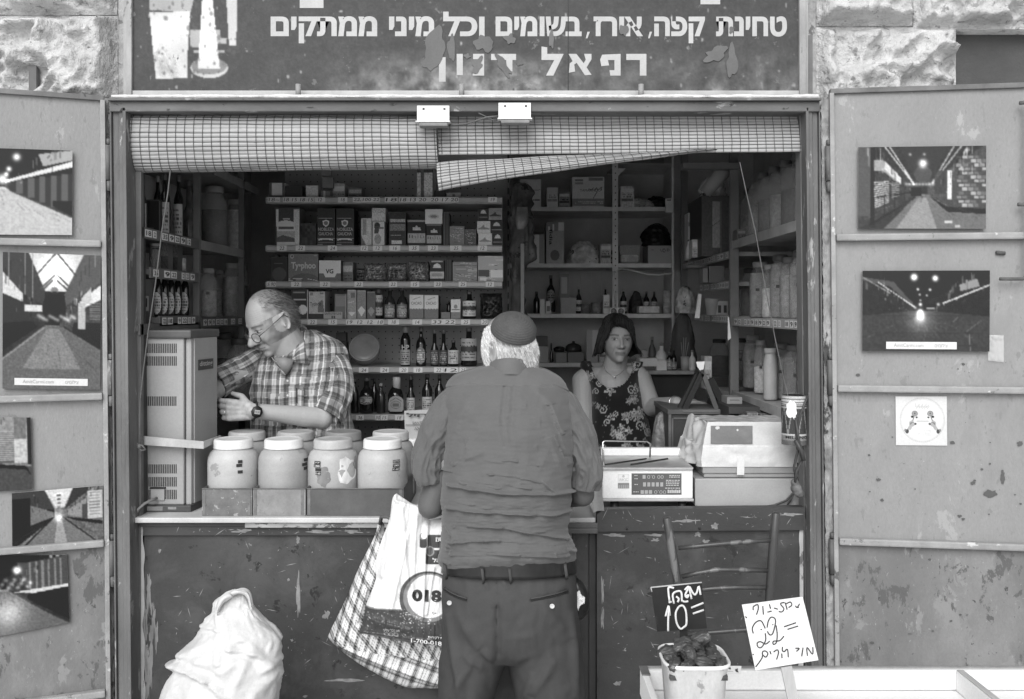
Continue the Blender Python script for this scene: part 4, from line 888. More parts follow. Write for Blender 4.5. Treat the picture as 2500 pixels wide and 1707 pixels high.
# ================================================================== scale
Y = .1; s = thing('shop_scale', 'white electronic price scale on the cabinet, display facing upside down', 'scale', (XX(1580, Y), Y+.12, 1.038))
m = MB(); m.pbox(1470, 1147, 1692, 1218, Y, .26, .006); part('body', m, WHITE, s); m = MB(); m.pbox(1471, 1218.5, 1694, 1224.5, Y-.006, .268, .002); part('base_strip', m, mat('scale_skirt', .4, .4, .1, 20), s)
for a in (1500, 1665): m = MB(); m.lathe([(.016, 0), (.014, ZZ(1224, Y)-1.0385)], (XX(a, Y+.03), Y+.03, 1.0385), 14); part('foot', m, BLACK, s)
m = MB(); z0 = ZZ(1146, Y); m.add([(XX(1468, Y), Y-.008, z0), (XX(1690, Y), Y-.008, z0), (XX(1692, Y), Y-.008, z0+.007), (XX(1469, Y), Y-.008, z0+.007)]+[(XX(1468, Y), Y+.26, z0), (XX(1690, Y), Y+.26, z0), (XX(1692, Y), Y+.26, z0+.007), (XX(1469, Y), Y+.26, z0+.007)], [(0, 1, 2, 3), (5, 4, 7, 6), (3, 2, 6, 7), (1, 5, 6, 2), (4, 0, 3, 7), (4, 5, 1, 0)], False); part('pan', m, mat('steel_pan', .42, .35, .2, 12, metal=.5), s)
m = MB(); m.box(XX(1468, Y+.24), XX(1678, Y+.24), Y+.24, Y+.275, z0+.0075, z0+.034, .003); part('back_rail', m, WHITE, s)
m = MB(); a, b = XX(1474, Y+.02), XX(1586, Y+.18)
m.tube([(a, Y+.015, z0+.008), (a-.001, Y+.05, ZZ(1083, Y+.03)), (a+.006, Y+.05, ZZ(1081, Y+.03)+.003), (b-.012, Y+.16, ZZ(1078, Y+.16)), (b, Y+.16, ZZ(1084, Y+.16)), (b+.004, Y+.2, z0+.01)], .0034, 8); part('wire_guard', m, CHROME, s)
m = MB(); m.tube([(XX(1478, Y+.03), Y+.03, z0+.011), (XX(1578, Y+.14), Y+.14, z0+.013)], .0028, 6); m.tube([(XX(1540, Y+.03), Y+.03, z0+.011), (XX(1630, Y+.14), Y+.14, z0+.013)], .003, 6); part('loose_rod', m, BLACK, s)
m = MB(); m.pbox(1542, 1156, 1664, 1208, Y-.0015, .003, .0006); part('display_panel', m, mat('display_grey', .1, .3, .05, 20), s)
m = MB(); dgt = mat('display_digits', .34, .4); fl = lambda t, x0, y0, x1, y1, **k: m.ptext(t, x0, y0, x1, y1, Y-.0018, rot=PI, **k)
for k in range(4): m.pbox(1569+k*11, 1160, 1576+k*11, 1169, Y-.0022, .0004, 0) if k < 1 else None
fl('00 0.0', 1580, 1160, 1620, 1169); fl('00.0', 1597, 1197, 1626, 1206)
for k in range(5): m.pbox(1570+k*10.5, 1178, 1577+k*10.5, 1188, Y-.0022, .0004, 0)
for k in range(3): m.pbox(1564+k*10, 1197, 1572+k*10, 1206, Y-.0022, .0004, 0)
part('digits', m, dgt, s)
m = MB(); fl('AVI 2000', 1628, 1197, 1662, 1205) if False else None
for j, (x0_, x1_, yy) in enumerate([(1634, 1660, 1161), (1634, 1660, 1165), (1626, 1660, 1173), (1626, 1660, 1177), (1626, 1660, 1181), (1626, 1660, 1185), (1624, 1661, 1192), (1549, 1557, 1161), (1549, 1557, 1169), (1549, 1557, 1183), (1546, 1559, 1201)]):
 px = x0_; rr_ = random.Random(j)
 while px < x1_-2: q = rr_.uniform(2, 6); m.pbox(px, yy-.9, min(px+q, x1_), yy+.9, Y-.0022, .0004, 0); px += q+1.4
for j in range(7): m.pbox(1630+j*4.6, 1196+(j % 2), 1633.4+j*4.6, 1204, Y-.0022, .0004, 0)
part('print', m, mat('display_print', .5, .4), s)
m = MB(); cv = Canvas(28, 36, .86); cv.rect(.08, .05, .95, .5, .8); cv.rect(.1, .07, .93, .48, .88); txtlines(cv, .15, .3, .9, .48, 3, .7, 2); cv.rect(0.02, .62, 1, .98, .5)
for k in range(5): cv.rect(.1+.18*k, .76, .2+.18*k, .96, .62)
cv.ell(.5, .17, .1, .09, .7); Yd = Y-.0012; cv.sheet(m, lambda u, v: (XX(1508+u*28, Y), Yd, ZZ(1157+v*36, Y))); part('type_sticker', m, MPRINT, s)
# ================================================================== cash register under its dust cover
Y = .12; bx_ = thing('register_box', 'plain grey metal cash drawer box beneath the covered register', 'cash drawer', (XX(1830, Y), Y, 1.038))
m = MB(); m.pbox(1697, 1169, 1962, 1236, Y, .36, .003); m2 = m; part('drawer_case', m, mat('drawer_grey', .34, .45, .08, 8, wear=[(.25, .2, 30)]), bx_)
m = MB(); m.tube([W(1948, 1130, Y-.03), W(1952, 1165, Y-.02), W(1940, 1200, Y-.02), W(1920, 1222, Y-.015), W(1890, 1234, Y-.012), W(1868, 1237, Y-.01)], .0038, 8); m.tube([W(1937, 1208, Y-.02), W(1930, 1222, Y-.015), W(1922, 1234, Y-.012)], .003, 8)
whole('cable_loop', m, mat('dark_cable', .05, .4), 'dark cord curling down in front of the grey cash drawer', 'cable')
rg = thing('cash_register', 'cash register under a wrinkled clear plastic dust cover with a window patch', 'cash register', (XX(1820, Y+.1), Y+.02, ZZ(1169, Y)))
Yr = Y+.02; zb = ZZ(1168, Y)+.0005
m = MB(); m.box(XX(1718, Yr), XX(1960, Yr), Yr-.005, Yr+.3, zb, ZZ(1156, Yr), .003); m.box(XX(1714, Yr), XX(1962, Yr), Yr-.01, Yr+.3, ZZ(1155.5, Yr), ZZ(1139, Yr), .004); part('base', m, mat('register_base', .28, .4, .08, 10), rg)
# cover: lofted through front-silhouette stations, front face slopes back
prof_ = [(1140, -.012, 1713, 1962), (1120, -.012, 1712, 1962), (1088, -.010, 1716, 1962), (1084, -.004, 1717, 1962), (1035, .055, 1726, 1962), (1030, .06, 1728, 1962)]
m = MB(); m.smooth = True; rs = random.Random(3)
def cover(u, v):
 t = v*(len(prof_)-1); i = min(int(t), len(prof_)-2); f = t-i; py, dy, xl, xr = [prof_[i][k]*(1-f)+prof_[i+1][k]*f for k in range(4)]
 Yv = Yr+dy; px = xl+u*(xr-xl); n = mnoise.noise(Vector((px*.03, py*.05, 1)))*.0025+mnoise.ridged_multi_fractal(Vector((px*.02, py*.02, 4)), .9, 2, 4, 1, 2)*.0015
 p = W(px, py, Yv); return (p.x, Yv-n, p.z)
m.grid(cover, 90, 46, smooth=True)
def lside(u, v):
 t = v*(len(prof_)-1); i = min(int(t), len(prof_)-2); f = t-i; py, dy, xl, xr = [prof_[i][k]*(1-f)+prof_[i+1][k]*f for k in range(4)]
 Yv = Yr+dy; p = W(xl, py, Yv); n = mnoise.noise(Vector((u*6, v*6, 9)))*.02*math.sin(PI*min(1, u*1.2)); return (p.x-.03*math.sin(u*PI*.6)*(1-v)+n-.012*u, Yv+u*.25, p.z+.01*mnoise.noise(Vector((u*4, v*3, 2))))
m.grid(lside, 30, 24, flip=True)
pt = [W(1728, 1030, Yr+.06), W(1962, 1030, Yr+.06)]
m.grid(lambda u, v: (pt[0].x*(1-u)+pt[1].x*u-.012*v*(1-u), Yr+.06+v*.2, pt[0].z+.004*mnoise.noise(Vector((u*12, v*6, 3)))), 40, 12)
part('dust_cover', m, mat('milky_plastic', .54, .22, .08, 8, bump=.003, bscale=22, coat=.4), rg)
m = MB(); m.grid(lambda u, v: (lambda p, Yv: (p.x, Yv-.0075-.002*mnoise.noise(Vector((u*7, v*4, 2))), p.z))(W(1734+u*102+(1-v)*0, 1083-v*44, Yr-.003+.058*v), Yr-.003+.058*v), 26, 14); part('window_patch', m, mat('smoky_plastic', .17, .2, .25, 5, bump=.004, bscale=16), rg)
m = MB(); m.grid(lambda u, v: (lambda p: (p.x, Yr-.0165, p.z))(W(1799+u*18+v*1, 1160-v*46, Yr-.0165)), 5, 9); part('masking_tape', m, mat('tape_cream', .62, .6, .08, 30), rg)
# striped tin can hanging at the right jamb
Y = .02; cn = thing('coffee_can', 'dark patterned tin can with a torn paper sticker hung at the right jamb', 'can', (XX(1939, Y), Y, ZZ(1084, Y)), None)
r_ = (XX(1972, Y)-XX(1909, Y))/2; z0, z1 = ZZ(1084, Y), ZZ(965, Y); H_ = z1-z0; c0 = (XX(1940, Y), Y, z0)
cv = Canvas(120, 90, .24); cv.rect(0, 0, 1, .2, .72)
for y in (.06, .12, .17): cv.rect(0, y, 1, y+.02, .4)
for k in range(8): cv.poly([(k/8-.06, .25), (k/8-.045, .25), (k/8+.0, .72), (k/8+.045, .25), (k/8+.06, .25), (k/8+.01, .77), (k/8-.01, .77)], .5)
cv.rect(0, .22, 1, .26, .65); cv.rect(0, .77, 1, .8, .7); cv.rect(0, .8, 1, .9, .5); cv.rect(0, .9, 1, 1, .36); cv.noise(.12, 1, 4)
m = MB(); cv.sheet(m, lambda u, v: (c0[0]-r_*math.cos(2*PI*u+PI/2*0), c0[1]-r_*math.sin(2*PI*u), z1-v*H_)); m.m = 1; m.lathe([(.0005, .001), (r_-.001, .001)], c0, 28); m.lathe([(r_-.001, H_), (r_-.004, H_-.006), (.0005, H_-.006)], c0, 28); m.lathe([(r_, H_-.001), (r_+.0018, H_), (r_, H_+.001), (r_-.0012, H_)], c0, 32); part('can_body', m, [MGLOSS, mat('tin_inside', .3, .4, metal=.3)], cn)
m = MB(); vs, fs, bb = glyphs('MILANO', .03); m.add([(c0[0]+(r_+.001)*math.sin(-1.0+1.8*(a-bb[0])/(bb[2]-bb[0])), c0[1]-(r_+.001)*math.cos(-1.0+1.8*(a-bb[0])/(bb[2]-bb[0])), ZZ(1068, Y)+.009*(b-bb[1])/(bb[3]-bb[1])) for a, b in vs], fs, False); part('lettering', m, BLACK, cn)
m = MB(); pts = []
r = random.Random(2)
for k in range(36):
 a = 2*PI*k/36; q = 1+.5*mnoise.noise(Vector((math.cos(a)*1.7+4, math.sin(a)*1.7, 2))); pts.append((1932+10*q*math.cos(a)+(6*math.sin(a) if math.sin(a) > 0 else 0), 1002+25*q*math.sin(a)))
def oncan(px, py):
 x = XX(px, Y-r_*.9); a = math.asin(max(-.95, min(.95, (x-c0[0])/r_))); return (c0[0]+(r_+.0012)*math.sin(a), c0[1]-(r_+.0012)*math.cos(a), ZZ(py, Y-r_*.9))
m.add([oncan(1932, 1002)]+[oncan(*p) for p in pts], [(0, (k+1) % 36+1, k+1) for k in range(36)]); part('torn_sticker', m, mat('white_sticker', .75, .6, .05), cn)
pl = thing('power_plug', 'worn dark rubber plug hanging on twisted flex beside the register', 'plug', (XX(1945, -.02), -.02, ZZ(1210, -.02)))
Y = -.02; m = MB(); m.cap(W(1940, 1178, Y), W(1948, 1200, Y), .012, .017, 14); m.cap(W(1944, 1192, Y), W(1952, 1205, Y), .018, .014, 14); part('plug_body', m, mat('scuffed_rubber', .12, .5, .4, 40, wear=[(.4, .3, 60)]), pl)
m = MB(); m.tube([W(1948, 1206, Y), W(1952, 1214, Y)], .004, 8); part('prong', m, CHROME, pl)
m = MB(); m.tube([W(1975, 960, Y), W(1955, 1010, Y), W(1944, 1060, Y), W(1948, 1100, Y), W(1938, 1140, Y), W(1944, 1175, Y)], .0042, 8); m.tube([W(1942, 1020, Y-.01), W(1950, 1075, Y-.01), W(1960, 1120, Y-.01), W(1945, 1150, Y-.01), W(1941, 1178, Y-.01)], .0042, 8); m.tube([W(1942, 1075, Y-.02), W(1956, 1100, Y-.02), W(1962, 1125, Y-.02)], .007, 8); part('flex', m, mat('dark_cable'), pl)
# ================================================================== stall table with white trays
TZ = .907; FYT = CAMY+2.15
st = thing('stall_table', 'white market stall table with low rims in front of the cabinet, bottom right', 'table', (.9, -1.3, 0))
WT = mat('white_tray', .72, .5, .04, 6, wear=[(.62, .24, 12)]); WOOD = mat('rim_wood', .3, .6, .25, 8, stretch=(.3, 1, 1), wear=[(.5, .3, 20)])
xl = .292; xr = 1.9; yf = FYT; yn = -2.35
m = MB(); m.box(xl, xr, yn, yf, TZ-.06, TZ-.048); part('table_top', m, WT, st)
m = MB(); m.box(xl+.016, xr, yf-.014, yf, TZ-.046, TZ-.002, .002); m.m = 1; m.box(xl+.016, xr, yf-.001, yf+.006, TZ-.05, TZ+.002, .001); part('back_rim', m, [WT, mat('rim_shadow', .22, .6, .2, 20)], st)
m = MB(); m.box(xl, xl+.014, yn, yf, TZ-.05, TZ, .002); m.m = 1; m.box(xl-.002, xl+.017, yf-.05, yf+.003, TZ+.0005, TZ+.003, .0006); part('side_rim', m, [WT, mat('corner_strap', .2, .45, .2, 30, metal=.4)], st)
m = MB(); m.box(1.006, 1.024, yn, yf-.015, TZ-.047, TZ-.002, .002); m.m = 1; m.box(1.008, 1.022, yn, yf-.016, TZ-.0015, TZ+.001, .0004); part('divider', m, [WT, mat('divider_wood', .42, .6, .2, 20, stretch=(1, .2, 1))], st)
for x in (xl+.04, xr-.04):
 for y in (yn+.05, yf-.05): m = MB(); m.box(x-.02, x+.02, y-.02, y+.02, 0, TZ-.061, .003); part('leg', m, WOOD, st)
m = MB(); cv = Canvas(30, 16, .85); cv.poly([(.1, .2), (.3, .15), (.35, .45), (.2, .4)], .25); cv.poly([(.6, .4), (.75, .3), (.8, .8), (.62, .7)], .2); cv.rect(.15, .65, .45, .7, .6)
cv.sheet(m, lambda u, v: (XX(1772+u*38, yf-.0148), yf-.0148, ZZ(1626+v*20, yf-.0148))); part('price_sticker', m, MPRINT, st)
# ================================================================== dates
dc = CAMY+1.95; zr_ = 1.008; cx = XX(1693, dc)
bt = thing('date_tub', 'square clear plastic tub heaped with dried dates on the stall table', 'tub', (cx, dc, TZ-.047))
def rsq(r, h, n=48, e=4.2):
 out = []
 for k in range(n):
  a = 2*PI*k/n; c_, s_ = math.cos(a), math.sin(a); out.append((cx+r*(abs(c_)**(2/e))*(1 if c_ > 0 else -1), dc+r*(abs(s_)**(2/e))*(1 if s_ > 0 else -1), h))
 return out
def ringstack(m, st_):
 n = 48; vs = [p for r, h in st_ for p in rsq(r, h)]; fs = [(j*n+i, j*n+(i+1) % n, (j+1)*n+(i+1) % n, (j+1)*n+i) for j in range(len(st_)-1) for i in range(n)]
 m.add(vs, fs, True)
m = MB(); zb = TZ-.0465; ringstack(m, [(.0001, zb), (.05, zb), (.054, zb+.004), (.062, zr_-.03), (.066, zr_-.006)]); part('tub_wall', m, mat('cloudy_plastic', .46, .3, .22, 14, wear=[(.25, .4, 16), (.7, .33, 26)], stretch=(1, 1, .5)), bt)
m = MB(); ringstack(m, [(.0655, zr_-.008), (.069, zr_-.005), (.0695, zr_), (.067, zr_+.002), (.064, zr_), (.0635, zr_-.02)]); part('rim', m, mat('tub_rim', .66, .3, .06, 20), bt)
DATE = mat('date_skin', .055, .38, .35, 60, bump=.004, bscale=60, wear=[(.2, .4, 90)], stretch=(.25, 1, 1), gv=.2)
r = random.Random(12)
m = MB(); m.box(cx-.058, cx+.058, dc-.058, dc+.058, zr_-.03, zr_-.02); part('packed_fruit', m, DATE, bt)
spots = []
for iy, y in enumerate((-.045, -.015, .015, .042)):
 for ix, x in enumerate((-.046, -.018, .016, .045)):
  spots.append((x+r.uniform(-.005, .005), y+r.uniform(-.004, .004), zr_-.005+.012*(1-max(abs(x), abs(y))/.05)+r.uniform(-.002, .004)))
spots += [(.005, 0, zr_+.017), (.02, .025, zr_+.026), (-.015, .03, zr_+.014), (-.012, -.022, zr_+.012)]
for i, (x, y, z) in enumerate(spots):
 m = MB(); L_ = r.uniform(.019, .024); rd = r.uniform(.0105, .0135); yaw = r.uniform(0, PI); pitch = r.uniform(-.3, .5); sd = r.random()*50
 def fn(u, v):
  a = 2*PI*u; t = -1+2*v; rr_ = rd*math.sqrt(max(0, 1-t*t))**.8; w_ = 1+.14*math.sin(a*7+t*2+sd)+.3*mnoise.noise(Vector((math.cos(a)*1.5, math.sin(a)*1.5+sd, t*1.5))); return (L_*t, rr_*w_*math.cos(a), rr_*w_*math.sin(a))
 m.grid(fn, 30, 14, cu=True)
 R_ = Matrix.Rotation(yaw, 3, 'Z') @ Matrix.Rotation(pitch, 3, 'Y'); m.v = [tuple(R_ @ Vector(p)+Vector((cx+x, dc+y, z))) for p in m.v]
 whole('date_fruit', m, DATE, 'wrinkled dark dried date heaped in the clear tub on the stall table', 'date', group='dates heaped in the plastic tub')
# ================================================================== handwritten price signs
def T3(zx, zy, Y): return W(1540+zx/4.648, 1400+zy/4.648, Y)
def board(quad, Y, th, mt, name, label, tilt=0):
 t = thing(name, label, 'price sign', tuple(T3(*quad[3], Y)), 'handwritten price signs at the stall')
 m = MB(); f = [T3(*p, Y) for p in quad]; b = [Vector((p.x, p.y+th, p.z)) for p in f]
 m.add([tuple(p) for p in f+b], [(3, 2, 1, 0), (4, 5, 6, 7)]+[(i, (i+1) % 4, (i+1) % 4+4, i+4) for i in range(4)], False); return t, m
Y1 = CAMY+2.08
t, m = board([(228, 160), (805, 103), (865, 625), (300, 662)], Y1, .003, None, 'price_sign', 'black chalkboard price sign reading 10 stuck behind the dates'); part('board', m, mat('chalkboard', .014, .5, .6, 9, wear=[(.1, .36, 8)]), t)
m = MB(); m.tube([T3(228, 160, Y1-.001), T3(805, 103, Y1-.001)], .0016, 6); m.tube([T3(228, 160, Y1-.001), T3(240, 210, Y1-.001)], .0013, 6); part('edge_strip', m, mat('chalk_edge', .4, .6), t)
m = MB(); m.box(T3(560, 0, Y1).x, T3(650, 0, Y1).x, Y1+.0035, Y1+.007, .98, T3(0, 500, Y1).z, .001); part('stake', m, BLACK, t)
CH = mat('chalk_paint', .62, .8, .15, 60, wear=[(.15, .3, 90)])
m = MB(); strokes(m, [[(430, 332), (465, 322)], [(440, 318), (425, 175), (450, 158), (490, 168)], [(490, 345), (478, 235), (545, 200), (575, 225), (580, 320)], [(515, 262), (545, 290), (532, 328)], [(580, 308), (610, 322), (652, 316)], [(612, 190), (650, 150), (652, 172), (618, 245), (640, 275), (655, 245), (628, 262)], [(690, 292), (662, 150), (700, 215), (728, 242), (750, 215), (772, 148), (792, 245)], [(395, 488), (412, 420), (432, 372), (425, 520), (424, 658)], [(445, 480), (432, 380)], [(545, 378), (590, 366), (625, 430), (632, 570), (600, 612), (562, 628), (520, 560), (510, 450), (545, 378)], [(685, 392), (825, 335)], [(705, 458), (828, 415)]], lambda a, b: T3(a, b, Y1-.0018), .0024); part('handwriting', m, CH, t)
Y2 = CAMY+1.93
t, m = board([(1262, 358), (1950, 268), (2130, 985), (1415, 1100)], Y2, .0025, None, 'price_sign', 'white card price sign reading 22 on a wooden stake over the stall table'); part('board', m, mat('white_card', .66, .45, .04, 8, wear=[(.5, .2, 20)]), t)
m = MB(); a, b, c, d = T3(1705, 1070, Y2+.004), T3(1828, 1050, Y2+.004), T3(1960, 1700, Y2+.004), T3(1845, 1720, Y2+.004); q = [a, b, c, d]; m.add([tuple(p) for p in q]+[(p.x, p.y+.006, p.z) for p in q], [(3, 2, 1, 0), (4, 5, 6, 7)]+[(i, (i+1) % 4, (i+1) % 4+4, i+4) for i in range(4)], False); part('stake', m, mat('stake_wood', .4, .6, .15, 20, stretch=(1, 1, .2)), t)
INK = mat('marker_ink', .03, .5)
m = MB(); strokes(m, [[(1390, 418), (1392, 378), (1440, 355), (1447, 400), (1427, 468)], [(1498, 370), (1505, 468)], [(1573, 350), (1586, 402)], [(1550, 440), (1600, 428)], [(1625, 393), (1668, 406)], [(1745, 330), (1698, 345), (1738, 400), (1715, 437), (1680, 432)], [(1753, 332), (1775, 412)], [(1765, 345), (1810, 325), (1828, 360), (1790, 388)], [(1868, 368), (1888, 386), (1916, 345)], [(1882, 386), (1908, 386)],
  [(1390, 682), (1380, 620), (1420, 555), (1480, 540), (1526, 625)], [(1526, 680), (1530, 760), (1485, 838), (1445, 835), (1435, 792), (1472, 775), (1530, 802), (1577, 768)], [(1548, 615), (1560, 545), (1592, 498), (1635, 512), (1642, 565), (1612, 680), (1577, 697), (1550, 657)], [(1650, 592), (1662, 700), (1652, 785), (1618, 806), (1620, 770), (1690, 764), (1738, 712)], [(1474, 632), (1486, 642)], [(1608, 578), (1616, 586)], [(1740, 606), (1876, 560)], [(1778, 636), (1900, 598)],
  [(1418, 1062), (1490, 960), (1495, 892), (1530, 882), (1556, 912), (1532, 950), (1503, 930)], [(1578, 880), (1592, 918)], [(1620, 892), (1662, 868), (1677, 900), (1655, 978)], [(1722, 835), (1722, 880), (1750, 888)], [(1745, 888), (1778, 862), (1788, 952)], [(1713, 910), (1716, 962)], [(1868, 850), (1912, 853), (1880, 886)], [(1955, 842), (1940, 942)], [(2005, 936), (2000, 840), (2062, 918), (2066, 836)], [(1300, 490), (1318, 506)], [(1384, 915), (1394, 925)]], lambda a, b: T3(a, b, Y2-.0012), .0013); part('handwriting', m, INK, t)
# ================================================================== chair
Yc = -.24; ch = thing('ladderback_chair', 'dark wooden ladder-back chair standing against the scratched cabinet', 'chair', (XX(1765, Yc), Yc-.15, 0))
CW = mat('chair_wood', .05, .35, .4, 14, bump=.001, bscale=40, wear=[(.14, .44, 14), (.3, .34, 40)], stretch=(1, 1, .3), spec=.5)
def post(a, b, r0, yb):
 m = MB(); p = W(*a, Yc); q = W(*b, Yc); d = (p-q).normalized(); g = q-d*((q.z)/d.z)*.999; m.tube([p+d*.004, p+d*.002, p, p.lerp(q, .3), p.lerp(q, .33), q, q.lerp(g, .5)+Vector((0, yb, 0)), Vector((g.x, g.y+yb, .001))], [r0*.6, r0*.9, r0, r0, r0*1.06, r0*.97, r0*.92, r0*.85], 14); part('back_post', m, CW, ch)
post((1628, 1266), (1655, 1428), .0125, .03); post((1894, 1254), (1877, 1468), .0125, .03)
for pts, r0 in (([(1656, 1338), (1700, 1334), (1760, 1328), (1830, 1322), (1884, 1319)], .0065), ([(1664, 1408), (1700, 1400), (1748, 1391), (1810, 1391), (1874, 1393)], .0068), ([(1664, 1445), (1740, 1437), (1800, 1434), (1868, 1434)], .0066), ([(1670, 1549), (1740, 1544), (1829, 1537), (1868, 1534)], .0062)):
 m = MB(); m.tube([W(*p, Yc-.003*k*(4-k)) for k, p in enumerate(pts)], r0, 10); part('rung', m, CW, ch)
sz = .66; xa, xb = W(1668, 1500, Yc).x, W(1872, 1500, Yc).x
m = MB(); m.box(xa-.01, xb+.01, Yc-.36, Yc-.012, sz-.03, sz, .012); part('seat', m, mat('rush_seat', .2, .8, .3, 40, bump=.004, stretch=(1, .1, 1)), ch)
for x in (xa-.01, xb+.01): m = MB(); m.tube([(x, Yc-.35, sz-.005), (x, Yc-.36, 0)], [.014, .011], 12); part('front_leg', m, CW, ch)
for z in (.2, .4):
 m = MB(); m.tube([(xa-.01, Yc-.355, z), (xb+.01, Yc-.355, z)], .007, 8); part('rung', m, CW, ch)
 for x in (xa-.008, xb+.008): m = MB(); m.tube([(x, Yc-.355, z+.04), (x, Yc+.01, z+.04)], .007, 8); part('rung', m, CW, ch)
# ================================================================== white sack, lower left
Ys = -.36
rows = [(1440, 572, 592, .006, 0), (1450, 548, 603, .02, 0), (1475, 530, 612, .034, 0), (1492, 523, 620, .038, 0), (1512, 503, 636, .05, 0), (1540, 486, 668, .075, 0), (1565, 470, 682, .09, 0), (1600, 437, 686, .105, 0), (1622, 421, 688, .115, 0), (1640, 424, 689, .12, 0), (1665, 414, 685, .125, 0), (1707, 393, 675, .13, 0), (1850, 370, 668, .14, 0), (2010, 380, 672, .15, 0), (2085, 392, 660, .14, 0)]
folds = [((535, 1455), (530, 1620), 9, .010), ((545, 1500), (560, 1580), 14, .008), ((420, 1622), (500, 1660), 9, .016), ((500, 1660), (545, 1700), 10, .012), ((590, 1560), (660, 1620), 14, .007), ((440, 1600), (520, 1560), 10, .006), ((560, 1585), (640, 1600), 8, .007), ((540, 1640), (620, 1590), 12, .006), ((490, 1525), (535, 1540), 6, .006), ((610, 1480), (680, 1560), 8, .006), ((640, 1640), (690, 1600), 9, .006), ((560, 1707), (600, 1620), 10, .006), ((620, 1700), (680, 1640), 12, .006)]
def fold_field(folds, px, py):
 s = 0
 for (x0_, y0_), (x1_, y1_), wd, am in folds:
  dx, dy = x1_-x0_, y1_-y0_; L2 = dx*dx+dy*dy; t = ((px-x0_)*dx+(py-y0_)*dy)/L2; tc = min(1, max(0, t)); d = math.hypot(px-x0_-tc*dx, py-y0_-tc*dy)
  if d < wd*4:
   side = ((px-x0_)*dy-(py-y0_)*dx)/math.sqrt(L2); s += am*math.exp(-(d/wd)**2)*(1-.7*math.exp(-((side-wd*.9)/(wd*.5))**2))-am*.35*math.exp(-((d-wd*1.7)/wd)**2)
 return s
def sackdisp(px, py, nrm, a, p):
 n = fold_field(folds, px, py) if math.sin(a) > -.2 else 0
 q = Vector((p.x*9, p.z*9, a)); n += .009*mnoise.noise(q)*min(1, (py-1430)/80)+.009*(.35-abs(mnoise.noise(q*1.3+Vector((5, 1, 2)))))+.006*(.3-abs(mnoise.noise(q*2.4+Vector((1, 7, 2)))))+.005*(.3-abs(mnoise.noise(q*4.4)))+.003*(.3-abs(mnoise.noise(q*9)))
 return nrm*n
sk = thing('white_sack', 'full white woven plastic sack with a rolled neck leaning at the counter, lower left', 'sack', (XX(550, Ys), Ys, 0))
SACK = mat('white_woven_plastic', .53, .42, .05, 8, bump=.005, bscale=13, stretch=(1, 1, 1))
m = MB(); silloft(m, rows, Ys, 110, 190, sackdisp, 2.1); part('sack_body', m, SACK, sk)
m = MB(); m.smooth = True
def lip(u, v):
 px, py = catmull([[0, 527, 1486], [.2, 534, 1462], [.45, 556, 1447], [.7, 590, 1439], [.85, 608, 1449], [1, 616, 1482]], u); n = mnoise.noise(Vector((u*6, v*3, 2))); t = v*PI
 Y_ = Ys-.046+.012*math.cos(t*2)*0-.012*math.sin(t)-.004*n; return tuple(W(px+(8*v if u < .5 else -8*v)*(.5+u*(1-u)*2), py+v*19*(1-.55*u)+3*n, Y_))
m.grid(lip, 50, 14); m.grid(lambda u, v: tuple(Vector(lip(u, v))+Vector((0, .014, 0))), 50, 14, flip=True); part('rolled_neck', m, SACK, sk)
# ================================================================== carrier bags on the customer's arm
def plaid_tone(px, py, ang, ox=0):
 ca, sa = math.cos(ang), math.sin(ang); a = px*ca+py*sa+ox; b = -px*sa+py*ca
 t = .9; per = 38; f = (a % per)/per; g = (b % 42)/42
 if .0 < f < .36: t -= .2
 if .0 < g < .38: t -= .2
 for q in (.1, .2, .62): 
  if abs(f-q) < .028: t -= .4
 for q in (.08, .28): 
  if abs(g-q) < .025: t -= .28
 if abs(f-.8) < .02: t -= .25
 return max(.16, t)
def Z3(zx, zy): return (780+zx/3.011, 1180+zy/3.011)
pb = [Z3(*p) for p in [(450, 285), (475, 300), (520, 420), (900, 600), (1180, 800), (1180, 1300), (1000, 1480), (880, 1503), (760, 1505), (640, 1498), (500, 1440), (300, 1330), (150, 1220), (72, 1140), (75, 1095), (180, 880), (290, 620), (400, 400), (430, 300)]]
x0_, y0_, x1_, y1_ = 800, 1270, 1178, 1684; cv = Canvas(378, 414, .8); PXs = x0_+cv.x*(x1_-x0_); PYs = y0_+cv.y*(y1_-y0_)
for j in range(cv.h):
 for i in range(cv.w):
  px, py = PXs[j, i], PYs[j, i]
  lo = py > 1568+(px-800)*.12
  cv.a[j, i] = plaid_tone(px, py, .36, 0) if lo else plaid_tone(px, py-40, .40+(px-860)*.0005, 6)
bg = thing('plaid_bag', 'big plaid woven laundry bag hanging behind the white carrier bag', 'bag', (XX(940, -.055), -.055, ZZ(1682, -.055)))
m = MB(); pf = [((925, 1290), (820, 1550), 8, .012), ((900, 1430), (880, 1500), 7, .012), ((812, 1560), (1000, 1640), 10, .01), ((915, 1350), (840, 1560), 6, .006)]
cloth_panel(m, pb, cv, (x0_, y0_, x1_, y1_), lambda px, py: -.055-fold_field(pf, px, py)-.006*mnoise.noise(Vector((px*.03, py*.03, 2))), .1, 2.0); part('bag_body', m, mat('woven_plaid', attr=True, rough=.4, var=.05, bump=.0008, bscale=160), bg)
m = MB(); m.tube([W(928, 1280, -.06), W(931, 1262, -.08), W(945, 1262, -.1), W(1000, 1290, -.12), W(1060, 1280, -.13)], [.006, .006, .006, .007, .007], 8); part('handle', m, mat('webbing', .1, .8), bg)
wb = [Z3(*p) for p in [(562, 78), (590, 92), (640, 125), (700, 158), (752, 155), (775, 215), (810, 272), (850, 262), (892, 258), (1000, 250), (1080, 500), (1100, 900), (1085, 1190), (890, 1192), (740, 1178), (600, 1160), (440, 1128), (330, 1108), (292, 1100), (318, 1010), (330, 960), (345, 885), (385, 790), (415, 700), (410, 610), (420, 540), (460, 410), (515, 260), (535, 120)]]
